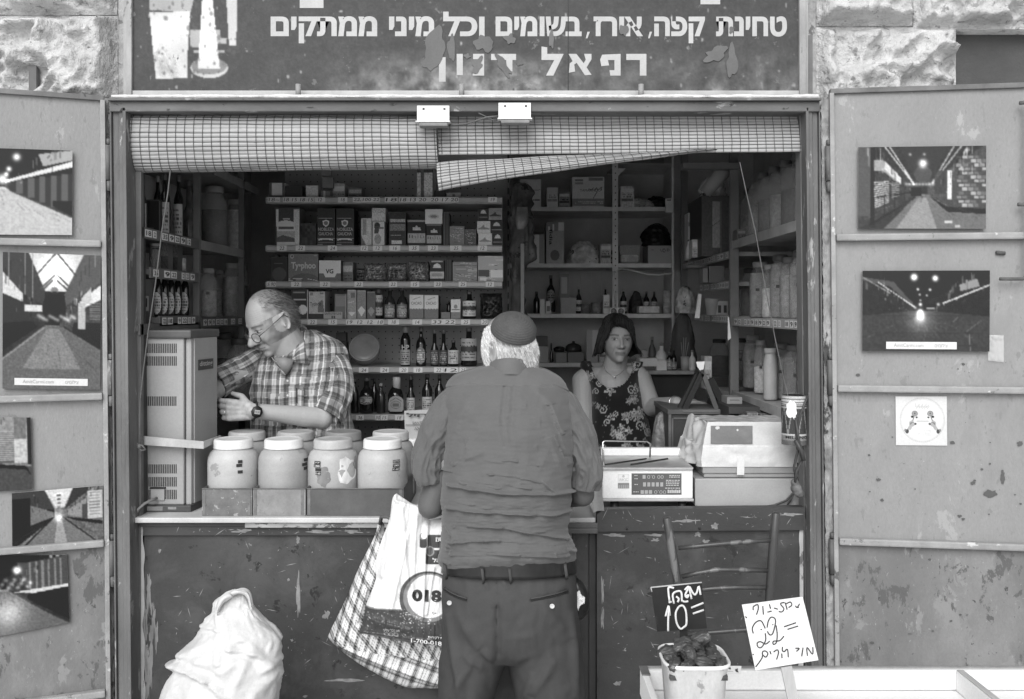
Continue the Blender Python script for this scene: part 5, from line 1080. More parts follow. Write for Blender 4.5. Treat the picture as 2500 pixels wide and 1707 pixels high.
x0_, y0_, x1_, y1_ = 874, 1202, 1150, 1580; cv = Canvas(414, 567, .87)
def bu(zx, zy): px, py = Z3(zx, zy); return (px-x0_)/(x1_-x0_), (py-y0_)/(y1_-y0_)
cv.poly([bu(280, 935), bu(340, 902), bu(630, 905), bu(1110, 960), bu(1110, 1230), bu(280, 1150)], .27); cv.poly([bu(335, 895), bu(630, 900), bu(630, 908), bu(335, 904)], .5)
r = np.random.RandomState(3)
def be(zx, zy, rx, ry, v, rot=0):
 cx_, cy_ = bu(zx, zy); X = (cv.x-cx_)*(x1_-x0_)*3.011; Y_ = (cv.y-cy_)*(y1_-y0_)*3.011; a, b = X*math.cos(rot)+Y_*math.sin(rot), -X*math.sin(rot)+Y_*math.cos(rot); cv.put((a/rx)**2+(b/ry)**2 <= 1, v)
be(805, 820, 208, 196, .3); be(812, 815, 186, 178, .5); be(815, 806, 158, 158, .88)
for i in range(260): zx, zy = r.uniform(290, 1000), r.uniform(910, 1180); be(zx, zy, r.uniform(1, 9), r.uniform(1, 5), r.choice([.5, .6, .4]), r.uniform(-1, 1))
for i in range(60): zx, zy = r.uniform(600, 1000), r.uniform(900, 1010); be(zx, zy, r.uniform(2, 12), r.uniform(1, 4), .85, r.uniform(-1, 1))
def brr(zx0, zy0, zx1, zy1, v, rd=14):
 for q in ((zx0+rd, zy0, zx1-rd, zy1), (zx0, zy0+rd, zx1, zy1-rd)): a, b = bu(q[0], q[1]); c_, d = bu(q[2], q[3]); cv.rect(a, b, c_, d, v)
 for a, b in ((zx0+rd, zy0+rd), (zx1-rd, zy0+rd), (zx0+rd, zy1-rd), (zx1-rd, zy1-rd)): be(a, b, rd, rd, v)
brr(745, 365, 796, 455, .25); brr(800, 362, 960, 455, .27); brr(788, 470, 960, 575, .25); be(768, 372, 26, 26, .5); be(776, 368, 22, 22, .93); be(820, 478, 32, 36, .55); be(820, 478, 24, 28, .35)
for zx in (500, 533, 570): be(zx, 1092, 17, 17, .6); be(zx, 1092, 13, 13, .27)
cv.blur(1)
wf = [((966, 1210), (935, 1400), 7, .006), ((985, 1240), (1000, 1420), 8, .007), ((1020, 1260), (1010, 1440), 7, .006), ((950, 1230), (905, 1440), 9, .006), ((1045, 1280), (1035, 1500), 7, .008), ((1062, 1380), (1045, 1490), 4, .006), ((970, 1220), (1028, 1240), 5, .007), ((890, 1500), (1000, 1530), 9, .006), ((880, 1540), (1060, 1560), 8, .007), ((1000, 1300), (960, 1480), 6, .005)]
Ywb = lambda px, py: -.165+.02*math.cos((px-960)*.05)*0-fold_field(wf, px, py)-.004*mnoise.noise(Vector((px*.05, py*.02, 2)))-.0022*mnoise.noise(Vector((px*.22, py*.05, 5)))
bg2 = thing('carrier_bag', 'white plastic carrier bag printed 018 hanging from the customer\'s left arm', 'bag', (XX(980, -.165), -.165, ZZ(1578, -.165)))
m = MB(); cloth_panel(m, wb, cv, (x0_, y0_, x1_, y1_), Ywb, .07, 1.35); part('bag_body', m, mat('thin_film', attr=True, rough=.32, var=.03, bump=.0015, bscale=35), bg2)
def bagtext(t, zx0, zy0, zx1, zy1, mt, off=0, rot=0):
 vs, fs, bb = glyphs(t, off); out = []
 for a, b in vs:
  u = (a-bb[0])/(bb[2]-bb[0]); v = 1-(b-bb[1])/(bb[3]-bb[1]); px, py = Z3(zx0+u*(zx1-zx0), zy0+v*(zy1-zy0)+rot*u); Y = Ywb(px, py); p = W(px, py, Y); e = .035+.0022; out.append((p.x, Y-e, p.z))
 m = MB(); m.add(out, fs, False); part('lettering', m, mt, bg2)
bagtext('018', 690, 752, 903, 840, mat('bag_ink', .03, .5), .05, 8); bagtext('1-700-018', 682, 1108, 905, 1138, mat('bag_ink_light', .6, .5), .02, 26)
bagtext(heb('תא הכל עסקי'), 482, 1036, 600, 1062, mat('bag_ink_light'), 0, 8); bagtext(heb('שירות לקוחות'), 806, 1088, 960, 1112, mat('bag_ink_light'), 0, 14)
bagtext(heb('תו'), 862, 376, 910, 408, mat('bag_ink_light'), .03); bagtext(heb('אל'), 838, 525, 900, 556, mat('bag_ink_light'), .03)
# dark handbag and white crumple at the customer's right hip
m = MB(); silloft(m, [(1412, 1396, 1410, .02, 0), (1425, 1392, 1424, .035, 0), (1450, 1390, 1436, .045, 0), (1480, 1390, 1439, .045, 0), (1500, 1392, 1432, .035, 0), (1514, 1398, 1418, .02, 0)], -.16, 40, 40, None, 2.2); whole('shoulder_pouch', m, mat('black_leather', .02, .3, .2, 20, bump=.001), 'small black leather pouch half hidden at the customer\'s right hip', 'pouch')
m = MB(); m.smooth = True; m.grid(lambda u, v: (lambda p, Y: (p.x, Y, p.z))(W(1402+u*28-6*v, 1440+v*56+5*math.sin(u*7), -.225), -.225-.008*abs(mnoise.noise(Vector((u*4, v*5, 1))))), 20, 26); 
k = [(x, y, z) for x, y, z in m.v]; m.f = [f for f in m.f if pip([(1404, 1443), (1412, 1438), (1418, 1450), (1430, 1458), (1430, 1476), (1424, 1470), (1414, 1480), (1412, 1492), (1406, 1480)], CX+k[f[0]][0]*F/(k[f[0]][1]+3), HZ-(k[f[0]][2]-EYE)*F/(k[f[0]][1]+3))]
whole('tissue_wad', m, mat('tissue', .75, .8, .1, 20), 'crumpled white paper poking out of the black pouch', 'paper')
# ================================================================== stock helpers
CARD = mat('plain_carton', .3, .7, .1, 12)
DGLASS = mat('dark_bottle_glass', .012, .12, .2, 10, spec=.6); BGLASS = mat('brown_bottle_glass', .03, .12, .2, 10, spec=.6)
CLEAR = thin('clear_jar_plastic', .6, .24, .05)
def spice(n, v, sc=60): return mat('contents_'+n, v, .9, .35, sc, bump=.004, bscale=90, gv=.2)
def pack(px0, py0, px1, py1, Y, dep, cv, label, name='box', cat='box', group=None, side=None, zb=None, rot=0, glossy=False):
 x0, x1, z1, z0 = XX(px0, Y), XX(px1, Y), ZZ(py0, Y), (ZZ(py1, Y) if zb is None else zb)
 m = MB(); bo = 4.5 if Y > 1.7 else (2.7 if Y > 1 else 1)  # deeper goods get paler tones, making up for weak light inside
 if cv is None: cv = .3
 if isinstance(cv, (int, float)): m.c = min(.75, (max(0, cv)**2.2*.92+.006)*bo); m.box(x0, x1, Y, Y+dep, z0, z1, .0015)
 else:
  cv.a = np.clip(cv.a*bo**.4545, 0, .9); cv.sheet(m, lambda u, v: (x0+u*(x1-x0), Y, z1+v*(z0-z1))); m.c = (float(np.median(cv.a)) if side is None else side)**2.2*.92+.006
  m.add([(x0, Y, z0), (x1, Y, z0), (x1, Y+dep, z0), (x0, Y+dep, z0), (x0, Y, z1), (x1, Y, z1), (x1, Y+dep, z1), (x0, Y+dep, z1)], [(3, 2, 1, 0), (4, 5, 6, 7), (1, 2, 6, 5), (2, 3, 7, 6), (3, 0, 4, 7)], False)
 if rot:
  cx, cy = (x0+x1)/2, Y+dep/2; m.v = [(cx+(x-cx)*math.cos(rot)-(y-cy)*math.sin(rot), cy+(x-cx)*math.sin(rot)+(y-cy)*math.cos(rot), z) for x, y, z in m.v]
 return whole(name, m, MGLOSS if glossy else MPRINT, label, cat, loc=((x0+x1)/2, Y+dep/2, z0), group=group)
def words_on(o, items, tone=.6):   # lettering child on a pack's front face: (text, px0, py0, px1, py1, Y[, off])
 m = MB()
 for it in items: m.ptext(*it[:6], off=(it[6] if len(it) > 6 else 0))
 m.make('lettering', mat('print_%02d' % int(tone*100), tone**2.2, .5), o)
def shp(kind, r, h):
 return {'bottle': [(.0005, 0), (r*.95, 0), (r, .005), (r, h*.55), (r*.9, h*.63), (r*.42, h*.76), (r*.36, h*.8), (r*.36, h*.92)],
   'squat': [(.0005, 0), (r*.9, 0), (r, .01), (r, h*.5), (r*.8, h*.62), (r*.35, h*.74), (r*.33, h*.9)],
   'slim': [(.0005, 0), (r*.95, 0), (r, .005), (r, h*.45), (r*.5, h*.6), (r*.42, h*.93)],
   'sauce': [(.0005, 0), (r*.9, 0), (r, .006), (r, h*.66), (r*.8, h*.74), (r*.55, h*.8), (r*.55, h*.84)],
   'can': [(.0005, 0), (r, 0), (r, h), (r*.95, h+.001), (.0005, h-.002)]}[kind]
def bottle(px, wd, py0, zb, Y, kind, glass, label, lab=None, cap=.1, group=None, name='bottle', X=None):
 """px centre, width px, top py; lab = (tone, z0 frac, z1 frac, style)"""
 d = Y-CAMY; r = wd*d/F/2; x = XX(px, Y) if X is None else X; h = ZZ(py0, Y)-zb; b = thing(name, label, 'bottle', (x, Y, zb), group)
 m = MB(); m.lathe(shp(kind, r, h), (x, Y, zb), 20); part('glass', m, glass, b)
 cr = {'bottle': .4, 'squat': .38, 'slim': .48, 'sauce': .62, 'can': .9}[kind]*r; ct = {'sauce': .84}.get(kind, .9)
 m = MB(); m.lathe([(cr*.9, 0), (cr, .001), (cr, h*(1-ct)*.9), (cr*.9, h*(1-ct)), (.0003, h*(1-ct))], (x, Y, zb+h*ct), 14); part('cap', m, mat('cap_%02d' % int(cap*100), cap, .35, .1, 30), b)
 if lab:
  tn, f0, f1, st_ = lab; z0, z1 = zb+h*f0, zb+h*f1; R_ = r+.0007; cv = Canvas(22, 22, tn); txtlines(cv, .15, .15, .85, .9, 6, max(.08, tn-.35) if tn > .4 else tn+.3, int(px), .8)
  if st_ == 'oval': 
   cv.a[((cv.x-.5)/.48)**2+((cv.y-.5)/.5)**2 > 1] = -1
  if st_ == 'band': cv.rect(0, .35, 1, .6, .2 if tn > .4 else .5)
  vs = []; cc = []; w_ = 1.15
  for j in range(22):
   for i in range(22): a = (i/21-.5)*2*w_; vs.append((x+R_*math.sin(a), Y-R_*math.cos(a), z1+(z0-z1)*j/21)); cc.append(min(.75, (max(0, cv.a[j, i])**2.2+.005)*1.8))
  fs = [(j*22+i, (j+1)*22+i, (j+1)*22+i+1, j*22+i+1) for j in range(21) for i in range(21) if cv.a[j, i] >= 0 and cv.a[j+1, i+1] >= 0 and cv.a[j+1, i] >= 0 and cv.a[j, i+1] >= 0]
  m = MB(); m.add(vs, fs, True, cc); part('label', m, MPRINT, b)
 return b
def bigjar(x, Y, zb, r, h, cont, fill, label, lid=.1, body=None, group=None, neck=.62, tag_=None, tilt=0):
 b = thing('storage_jar', label, 'jar', (x, Y, zb), group)
 P_ = [(.0005, .001), (r*.92, .001), (r, .01), (r, h*.64), (r*.98, h*.7), (r*.93, h*.76), (r*.84, h*.81), (r*(neck*.6+.33), h*.85), (r*neck, h*.87), (r*neck, h*.9)]
 m = MB(); m.lathe(P_, (x, Y, zb), 28); part('jar_wall', m, body or CLEAR, b)
 m = MB(); m.lathe([(r*neck+.003, 0), (r*neck+.004, .002), (r*neck+.004, h*.09), (r*neck, h*.1), (.0005, h*.1)], (x, Y, zb+h*.9), 24); part('lid', m, mat('lid_%02d' % int(lid*100), lid, .4, .1, 30), b)
 if cont is not None:
  f = fill*h; q = [(a*.97, z+.003) for a, z in P_ if z < f]; q += [(q[-1][0], f), (.0005, f+.004)]; m = MB(); m.lathe(q, (x, Y, zb), 24); part('contents', m, cont, b)
 if tag_:
  a0 = tag_; m = MB(); m.grid(lambda u, v: (x+(r+.001)*math.sin(a0-.18+.36*u), Y-(r+.001)*math.cos(a0-.18+.36*u), zb+h*.5-.006+.012*v), 5, 2); part('label_tape', m, mat('label_tape_black', .03, .3), b)
 return b
# ================================================================== centre gondola
GYL = 1.2; G = thing('shelf_unit', 'white enamel shop shelf unit with price tags, packed with tea boxes and bottles', 'shelving', (XX(940, GYL), 1.4, .02))
sh = [481, 599, 687, 779, 896, 1012]; SZ = [ZZ(p, GYL) for p in sh]
gx0, gx1 = XX(651, GYL), XX(1226, GYL)
m = MB(); m.box(gx0-.005, gx1+.02, 1.56, 1.58, .02, 2.62)
m.m = 1
for i in range(int((gx1-gx0)/.033)):
 for j in range(48):
  x = gx0+.02+i*.033; z = 1.06+j*.033; m.add([(x+.0032*math.cos(k*PI/3), 1.5592, z+.0032*math.sin(k*PI/3)) for k in range(6)], [(0, 5, 4, 3, 2, 1)][:1], False)
part('pegboard', m, [mat('pegboard', .38, .6, .1, 5), BLACK], G)
m = MB(); m.box(gx1+.022, gx1+.034, 1.5, 1.57, .02, 2.6); m.box(gx1+.022, gx1+.036, 1.2, 1.23, .02, 2.6) if False else None
m.box(gx1+.02, gx1+.032, 1.47, 1.5, .02, 2.5); m.m = 1
for k in range(30): m.box(gx1+.023, gx1+.029, 1.468, 1.4705, .9+k*.055, .93+k*.055)
part('slotted_upright', m, [mat('upright_grey', .22, .4), BLACK], G)
m = MB(); m.box(gx0-.03, gx0-.015, 1.47, 1.5, .02, 2.3); part('slotted_upright', m, mat('upright_grey'), G)
TAG = mat('tag_paper', .72, .6, .06, 30); TINK = mat('tag_ink', .04, .5)
tags = [[(655, 685, '18~'), (692, 767, '18 15 18 15'), (769, 795, '12'), (826, 849, '18'), (862, 928, '22,100 22'), (940, 971, '18'), (975, 1120, '18 13 20  20 17 20'), (1192, 1213, '19')],
  [(677, 701, '22'), (723, 746, '22'), (801, 824, '24'), (881, 899, '12'), (911, 934, '12'), (951, 978, '16'), (999, 1024, '35'), (1045, 1070, '23'), (1099, 1127, '25'), (1166, 1189, '12')],
  [(652, 675, '5.90'), (712, 737, '22'), (782, 807, '22'), (866, 887, '22'), (950, 970, '22'), (1003, 1024, '15'), (1060, 1079, '23'), (1120, 1139, '25'), (1186, 1206, '12')],
  [(752, 775, '22'), (802, 824, '15'), (846, 937, '19  12  12  18'), (948, 975, '18'), (1007, 1031, '14'), (1054, 1112, ' 33 22'), (1126, 1148, '25'), (1175, 1190, '20')],
  [(877, 900, '24'), (929, 950, '24'), (975, 997, '20'), (1010, 1032, '18'), (1060, 1082, '22'), (1083, 1118, '12'), (1122, 1138, '25')], [(870, 889, '36'), (917, 928, '30'), (930, 947, '15'), (965, 985, '18')]]
for k, z in enumerate(SZ):
 m = MB(); m.box(gx0, gx1, GYL+.004, 1.555, z-.028, z-.0005, .001); lipv = [(gx0-.003, GYL, z), (gx0-.003, GYL-.008, z-.006), (gx0-.003, GYL-.008, z-.022), (gx0-.003, GYL+.004, z-.03), (gx0-.003, GYL+.006, z-.03), (gx0-.003, GYL+.006, z)]
 n = len(lipv); v2 = [(gx1, b, c) for a, b, c in lipv]; m.add(lipv+v2, [tuple(range(n-1, -1, -1)), tuple(range(n, 2*n))]+[(i, (i+1) % n, (i+1) % n+n, i+n) for i in range(n)], False)
 s_ = part('shelf', m, SHELFM, G)
 for (a, b, t) in tags[k]:
  m = MB(); Yt = GYL-.0092; zc = z-.0135; x0, x1 = XX(a, GYL), XX(b, GYL); m.add([(x0, Yt, zc-.0115), (x1, Yt, zc-.0115), (x1, Yt, zc+.0115), (x0, Yt, zc+.0115)], [(0, 1, 2, 3)], False); m.m = 1
  m.text(t, x0+.004, x1-.004, zc-.0075, zc+.0075, Yt, th=.0006, slant=.2, keepw=(b-a < 30)); 
  m.make('price_tag', [TAG, TINK], s_)
Yg = GYL+.03
sfx = ['top', 'second', 'third', 'fourth', 'fifth', 'sixth']
def on(k): return f'on the {sfx[k]} centre shelf'
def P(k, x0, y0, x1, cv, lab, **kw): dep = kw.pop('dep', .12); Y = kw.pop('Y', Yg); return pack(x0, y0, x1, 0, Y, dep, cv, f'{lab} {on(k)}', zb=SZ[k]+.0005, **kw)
def C2(w, h, bg, *ops):
 c = Canvas(w, h, bg)
 for o in ops: getattr(c, o[0])(*o[1:])
 return c
# top shelf
P(0, 657, 446, 694, C2(26, 24, .25, ('rect', .2, .05, .85, .85, .6)), 'small box with a pale printed square'); P(0, 696, 454, 738, .16, 'low dark carton')
P(0, 747, 453, 776, C2(20, 20, .55, ('noise', .12, 1, 3)), 'white-labelled small box'); P(0, 783, 466, 806, C2(14, 10, .3, ('rect', .3, 0, .5, 1, .5)), 'tiny striped box')
m = MB()
for (a, b, c_, d, q) in ((784, 407, 808, 429, 4), (787, 433, 813, 459, 5)): m.pbox(a, b, c_, d, Yg+.01, .03, .002)
whole('hanging_packet', m, mat('packet_grey', .2, .5, .2, 20), 'grey card packets dangling above the top shelf of the centre unit', 'packet')
c = Canvas(30, 60, .5); c.rect(0, 0, 1, .22, .6); c.rect(0, .2, 1, .3, .2); c.rect(.25, .2, .42, 1, .25); c.rect(.42, .35, .92, 1, .55); c.rect(.92, 0, 1, 1, .12); c.noise(.15, 2, 4)
P(0, 1018, 396, 1058, c, 'tall narrow pale carton standing'); P(0, 1090, 471, 1125, C2(24, 8, .42, ('rect', .4, .3, .6, .8, .25)), 'low flat box'); P(0, 1062, 466, 1086, .14, 'rumpled dark packet')
# second shelf
c = Canvas(44, 60, .2); c.rect(0, .05, .12, .5, .62); c.rect(.75, .05, 1, 1, .55); c.rect(.05, .4, .8, .62, .62); c.ell(.42, .42, .35, .08, .62); c.rect(.12, .5, .75, .56, .25); c.rect(.05, .62, .8, .78, .45); c.poly([(.05, .78), (.3, .72), (.8, .8), (.8, .9), (.05, .9)], .25); c.rect(.05, .9, .8, 1, .62); c.rect(.3, .28, .6, .31, .5); c.noise(.12, 1, 2)
P(1, 674, 507, 731, c, 'white and dark mate tea bag with a pale band', side=.45); P(1, 733, 545, 772, C2(20, 24, .13, ('noise', .5, 3, 4)), 'dark squat foil packet')
for i, (a, b) in enumerate(((775, 818), (821, 864))):
 c = Canvas(44, 84, .15); c.rect(.05, .26, .85, .268, .45); c.poly([(.3, .34), (.48, .31), (.66, .34), (.64, .44), (.48, .5), (.32, .44)], .6); c.poly([(.36, .36), (.48, .34), (.6, .36), (.58, .43), (.48, .46), (.38, .43)], .3); c.rect(0, .485, 1, .493, .45); c.rect(0, .8, 1, .808, .45)
 c.ell(.47, .84, .42, .035, .62); c.ell(.47, .87, .4, .035, .15); c.rect(.05, .9, .9, .92, .35); c.rect(.0, .95, .3, .98, .4); c.noise(.1, 1, i)
 o = P(1, a, 509, b, c, ['dark mate tea bag, left one of the lettered pair,', 'dark mate tea bag, right one of the lettered pair,'][i], side=.12)
 words_on(o, [('NOBLEZA', a+2, 556, b-2, 564, Yg, .02), ('GAUCHA', a+3, 567, b-5, 575, Yg, .02)], .68)
c = Canvas(20, 48, .55); c.rect(.15, .05, .5, .6, .4); c.poly([(0, .6), (.5, 1), (0, 1)], .3); c.noise(.15, 1, 4); P(1, 882, 533, 907, c, 'pale upright slim carton')
c = Canvas(26, 42, .22); c.rect(.08, .03, .92, .97, .6); c.ell(.4, .2, .22, .16, .15); c.poly([(.22, .2), (.6, .18), (.5, .5), (.2, .5)], .2); c.ell(.45, .72, .25, .2, .4); c.rect(.55, .25, .9, .3, .3); c.noise(.15, 1, 5); P(1, 908, 541, 940, c, 'box with a dark-haired figure on a pale ground')
pack(908, 508, 941, 530, Yg, .09, C2(24, 16, .5, ('rect', 0, .4, .8, .9, .6), ('noise', .2, 1, 1)), 'foil packet lying on the box with a dark-haired figure', zb=ZZ(540.5, Yg))
c = Canvas(32, 56, .14); c.rect(.05, .22, .95, .3, .45); c.rect(.05, .36, .95, .56, .32); c.rect(.1, .68, .7, .695, .4); c.rect(.15, .84, .75, .95, .58); c.noise(.25, 1, 6); P(1, 950, 518, 991, c, 'dark tea tin with silver bands')
for i, (a, b, t) in enumerate(((995, 1039, 537), (1041, 1078, 547))):
 c = Canvas(34, 44, .09); c.rect(0, 0, 1, .1, .4 if i == 0 else .3); c.poly([(.28, .42), (.3, .3), (.42, .3), (.5, .2), (.58, .3), (.7, .3), (.74, .42)], .5); c.rect(.02, .53, .98, .88, .45); c.noise(.1, 1, 2)
 for k in range(6): c.rect(.1+.15*k, .56+.03*(k % 3), .14+.15*k, .7, .22)
 P(1, a, t, b, c, ['black tea box with a pale city skyline band', 'black skyline tea box beneath the silver tin'][i])
c = Canvas(32, 24, .62); c.rect(.04, .04, .96, .08, .75); c.ell(.5, .5, .3, .16, .5); c.ell(.5, .5, .18, .1, .35); c.noise(.05, 1, 3); o = pack(1038, 511, 1080, 543, Yg-.004, .08, c, 'silver hinged tin balanced on a black skyline tea box', name='tin', cat='tin', zb=ZZ(546.5, Yg), glossy=True)
c = Canvas(18, 44, .15); c.rect(.2, 0, .26, 1, .3); c.rect(.6, 0, .66, 1, .26); P(1, 1081, 520, 1097, c, 'dark slim cartons in a row')
def shrink(w, h, a, seed): 
 c = Canvas(w, h, a); r = np.random.RandomState(seed)
 for k in range(26): y = r.rand(); x = r.rand()*.6; c.line(x, y, x+r.uniform(.2, .6), y+r.uniform(-.08, .12), .008, r.choice([.55, .45, .6, .15]), .7)
 return c
P(1, 1098, 552, 1134, shrink(30, 40, .33, 1), 'grey shrink-wrapped stack of boxes', side=.3); P(1, 1135, 560, 1163, shrink(24, 36, .24, 2), 'darker shrink-wrapped stack of boxes', side=.2)
for i, (x0, y0, x1, y1, t) in enumerate([(1168, 510, 1192, 538, .13), (1193, 508, 1226, 537, .36), (1165, 540, 1197, 569, .55), (1198, 540, 1227, 569, .12), (1168, 570, 1201, 602, .58), (1202, 570, 1228, 602, .13)]):
 c = Canvas(24, 22, t)
 if t > .3: c.poly([(.1, .6), (.3, .5), (.5, .3), (.55, .5), (.9, .6), (.9, .7), (.1, .7)], t-.2); c.rect(.1, .8, .9, .84, t-.2)
 else: c.poly([(.2, .4), (.3, .2), (.5, .1), (.7, .2), (.8, .4)], .5); c.rect(.1, .7, .9, .74, .4)
 c.noise(.1, 1, i); row = ['top', 'middle', 'bottom'][i//2]; pack(x0, y0, x1, y1, Yg, .1, c, f'{["dark", "pale"][t > .3]} tea box, {["left", "right"][i % 2]} of {row} pair at the centre unit\'s right end', zb=ZZ(y1+.6, Yg) if i < 4 else SZ[1]+.0005)
# third shelf
c = Canvas(30, 36, .12); c.ell(.5, .7, .4, .28, .2); c.rect(.2, .25, .7, .28, .25); P(2, 661, 628, 702, c, 'dark tea packet at the left end')
c = Canvas(64, 58, .3); c.ell(.13, .1, .06, .07, .5); c.ell(.13, .1, .04, .045, .25); c.rect(.85, .05, .95, .09, .42); c.ell(.55, 1.0, .5, .3, .22, .7); c.line(.02, .9, .5, .88, .006, .6); c.line(.02, .96, .5, .93, .005, .6); c.line(.65, .9, .98, .97, .006, .6); c.noise(.06, 2, 1)
o = P(2, 704, 620, 777, c, 'large dark tea box lettered in white', side=.22); words_on(o, [('Ty•phoo', 711, 640, 771, 661, Yg, .03)], .75)
c = Canvas(46, 44, .6); c.rect(0, .62, 1, 1, .27); c.poly([(.1, .4), (.9, .4), (.72, .8), (.3, .8)], .6); c.ell(.5, .4, .4, .1, .7); c.noise(.1, 1, 2); c.rect(.05, .08, .25, .22, .75); o = P(2, 779, 636, 832, c, 'silver and grey tea box marked with initials', side=.2); words_on(o, [('VG', 795, 657, 814, 668, Yg, .03)], .2)
def foil(k, x0, y0, x1, tone, seed, lab, y1=None, ol=None):
 Y = Yg+.01; zb = SZ[k]+.0005; X0, X1, z1 = XX(x0, Y), XX(x1, Y), ZZ(y0, Y); r = np.random.RandomState(seed); m = MB(); n1, n2 = 26, 22
 def fn(s):
  def g(u, v):
   e = min(u, 1-u, v, 1-v)*6; e = min(1, max(0, e)); b = .03*math.sqrt(e)*(1+.5*mnoise.noise(Vector((u*4, v*5, seed))))+.006*abs(mnoise.noise(Vector((u*11, v*14, seed))))
   return (X0+u*(X1-X0)+.004*mnoise.noise(Vector((v*6, seed, 1))), Y+.03-s*b, zb+(1-v)*(z1-zb)+.004*mnoise.noise(Vector((u*5, seed, 2)))*v)
  return g
 def cc(s): return None
 cv = Canvas(n1, n2, tone); txtlines(cv, .15, .35, .85, .8, 4, tone-.25, seed, .7); cv.noise(.35, 1, seed); lin = np.clip(cv.a, 0, 1)**2.2+.01
 m.grid(fn(1), n1, n2, cols=lin[:, :].ravel(), flip=True); m.grid(fn(-.6), n1, n2, cols=lin.ravel())
 return whole('foil_bag', m, mat('foil_print', attr=True, rough=.2, var=.3, scale=30, metal=.3, bump=.003, bscale=40), lab, 'packet')
foil(2, 868, 655, 892, .4, 3, 'low shiny packet left of the foil bags on the third shelf'); foil(2, 886, 643, 941, .5, 4, 'shiny foil coffee bag with a white swoosh, third centre shelf'); foil(2, 943, 642, 991, .5, 5, 'silvery foil coffee bag, second from left on the third shelf'); foil(2, 995, 638, 1048, .5, 6, 'crinkled cellophane packet stack on the third shelf')
c = Canvas(28, 40, .1); c.rect(.1, .0, .9, .08, .45); c.poly([(.22, .36), (.25, .22), (.5, .12), (.75, .22), (.78, .36)], .55); c.rect(.0, .52, 1, .85, .5); c.rect(.1, .6, .9, .75, .4); c.noise(.1, 1, 2); P(2, 1050, 637, 1084, c, 'black and white tea box between cellophane and dark slabs'); c = Canvas(18, 30, .1); [c.rect(.2*k, 0, .2*k+.04, 1, .22) for k in range(5)]; P(2, 1086, 634, 1103, c, 'row of thin black cartons')
P(2, 1105, 640, 1165, shrink(40, 34, .36, 5), 'wide shrink-wrapped stack of cartons', side=.3); c = shrink(44, 44, .45, 6); c.rect(.02, .55, .45, .8, .2); c.rect(.1, .85, .35, .95, .6); c.rect(.5, .55, .98, .85, .6); P(2, 1167, 625, 1228, c, 'tall shrink-wrapped stack of cartons at the right end', side=.35)
# fourth shelf
c = Canvas(30, 46, .14); c.rect(.1, .08, .8, .12, .4); c.rect(.15, .32, .85, .38, .5); c.ell(.68, .68, .26, .16, .62); c.poly([(.35, .72), (.2, .8), (.25, .68)], .6); c.rect(.95, 0, 1, 1, .5); P(3, 712, 707, 752, c, 'dark box with a pale sweet drawn on it')
c = Canvas(32, 46, .5); c.ell(.18, .1, .1, .06, .35); c.rect(.7, .05, .9, .1, .35); c.rect(0, .8, 1, 1, .15); c.poly([(.6, .4), (.85, .3), (.95, .75), (.55, .75)], .3); c.noise(.1, 1, 2); o = P(3, 754, 712, 793, c, 'small pale tea box lettered in dark'); words_on(o, [('Typhoo', 757, 738, 784, 749, Yg, .0)], .15)
c = Canvas(20, 34, .3); c.rect(.1, .08, .9, .5, .36); c.rect(.9, 0, 1, 1, .5); P(3, 814, 718, 842, c, 'grey gift box standing askew', rot=.25, Y=Yg+.01, dep=.05)
m = MB(); c = Canvas(36, 14, .68); txtlines(c, .08, .1, .92, .5, 2, .3, 3, .9); c.rect(.42, .55, .5, .9, .3); c.rect(.54, .55, .6, .9, .3); c.sheet(m, lambda u, v: (XX(790+u*46, Yg-.012), Yg-.012-.0, SZ[3]+.001+(1-v)*.031)); whole('price_card', m, MPRINT, 'small white handwritten card leaning before the grey gift box', 'card')
for i, (a, b, t0, tn, lab) in enumerate([(848, 870, 708, .42, 'slim box with a logo and arrow, left one of three'), (872, 893, 709, .36, 'slim box with a pale diamond badge, middle one of three'), (896, 916, 712, .25, 'darkest slim box, right one of three')]):
 c = Canvas(18, 50, tn); c.rect(.05, .02, .95, .04, tn+.2)
 if i == 0: c.rect(.4, .1, .85, .28, .3); c.line(.15, .45, .7, .4, .03, .6); c.poly([(.1, .75), (.9, .75), (.5, .92)], .6)
 else: c.poly([(.5, .55), (.9, .7), (.5, .92), (.1, .7)], [.7, .4][i-1])
 c.noise(.12, 1, i); P(3, a, t0, b, c, lab)
bottle(924, 22, 706, SZ[3], Yg+.03, 'sauce', DGLASS, 'square dark vanilla bottle with a pale label on the fourth shelf', (.55, .12, .8, 'band')); 
for i, (px, lab) in enumerate(((952, 'left one of two twin syrup bottles beside the cocoa boxes'), (982, 'right one of two twin syrup bottles beside the cocoa boxes'))): bottle(px, 27, 702, SZ[3], Yg+.03, 'squat', BGLASS, lab, (.36, .04, .46, 'band'))
for i, (a, b) in enumerate(((1000, 1034), (1036, 1070))):
 c = Canvas(30, 44, .6); c.rect(0, .6, 1, 1, .3); [c.ell(.1+.2*k, .6, .09, .04, .3) for k in range(5)]; c.line(.25, .2, .75, .1, .02, .35); c.noise(.06, 1, i)
 o = P(3, a, 720+i, b, c, ['left', 'right'][i]+' one of two matching cocoa boxes', side=.3); words_on(o, [('CACAO', a+4, 737, b-5, 744, Yg, 0)], .35)
P(3, 1077, 762, 1099, .3, 'low grey carton'); bottle(1096, 9, 734, ZZ(762, Yg+.04), Yg+.04, 'bottle', DGLASS, 'tiny dark flavour bottle on the low grey carton'); c = Canvas(22, 40, .58); c.ell(.5, .38, .2, .1, .35); c.rect(.1, .5, .9, .56, .3); c.rect(0, .66, 1, 1, .33); c.noise(.08, 1, 4); P(3, 1101, 731, 1124, c, 'pale and grey upright box beside the round bottle')
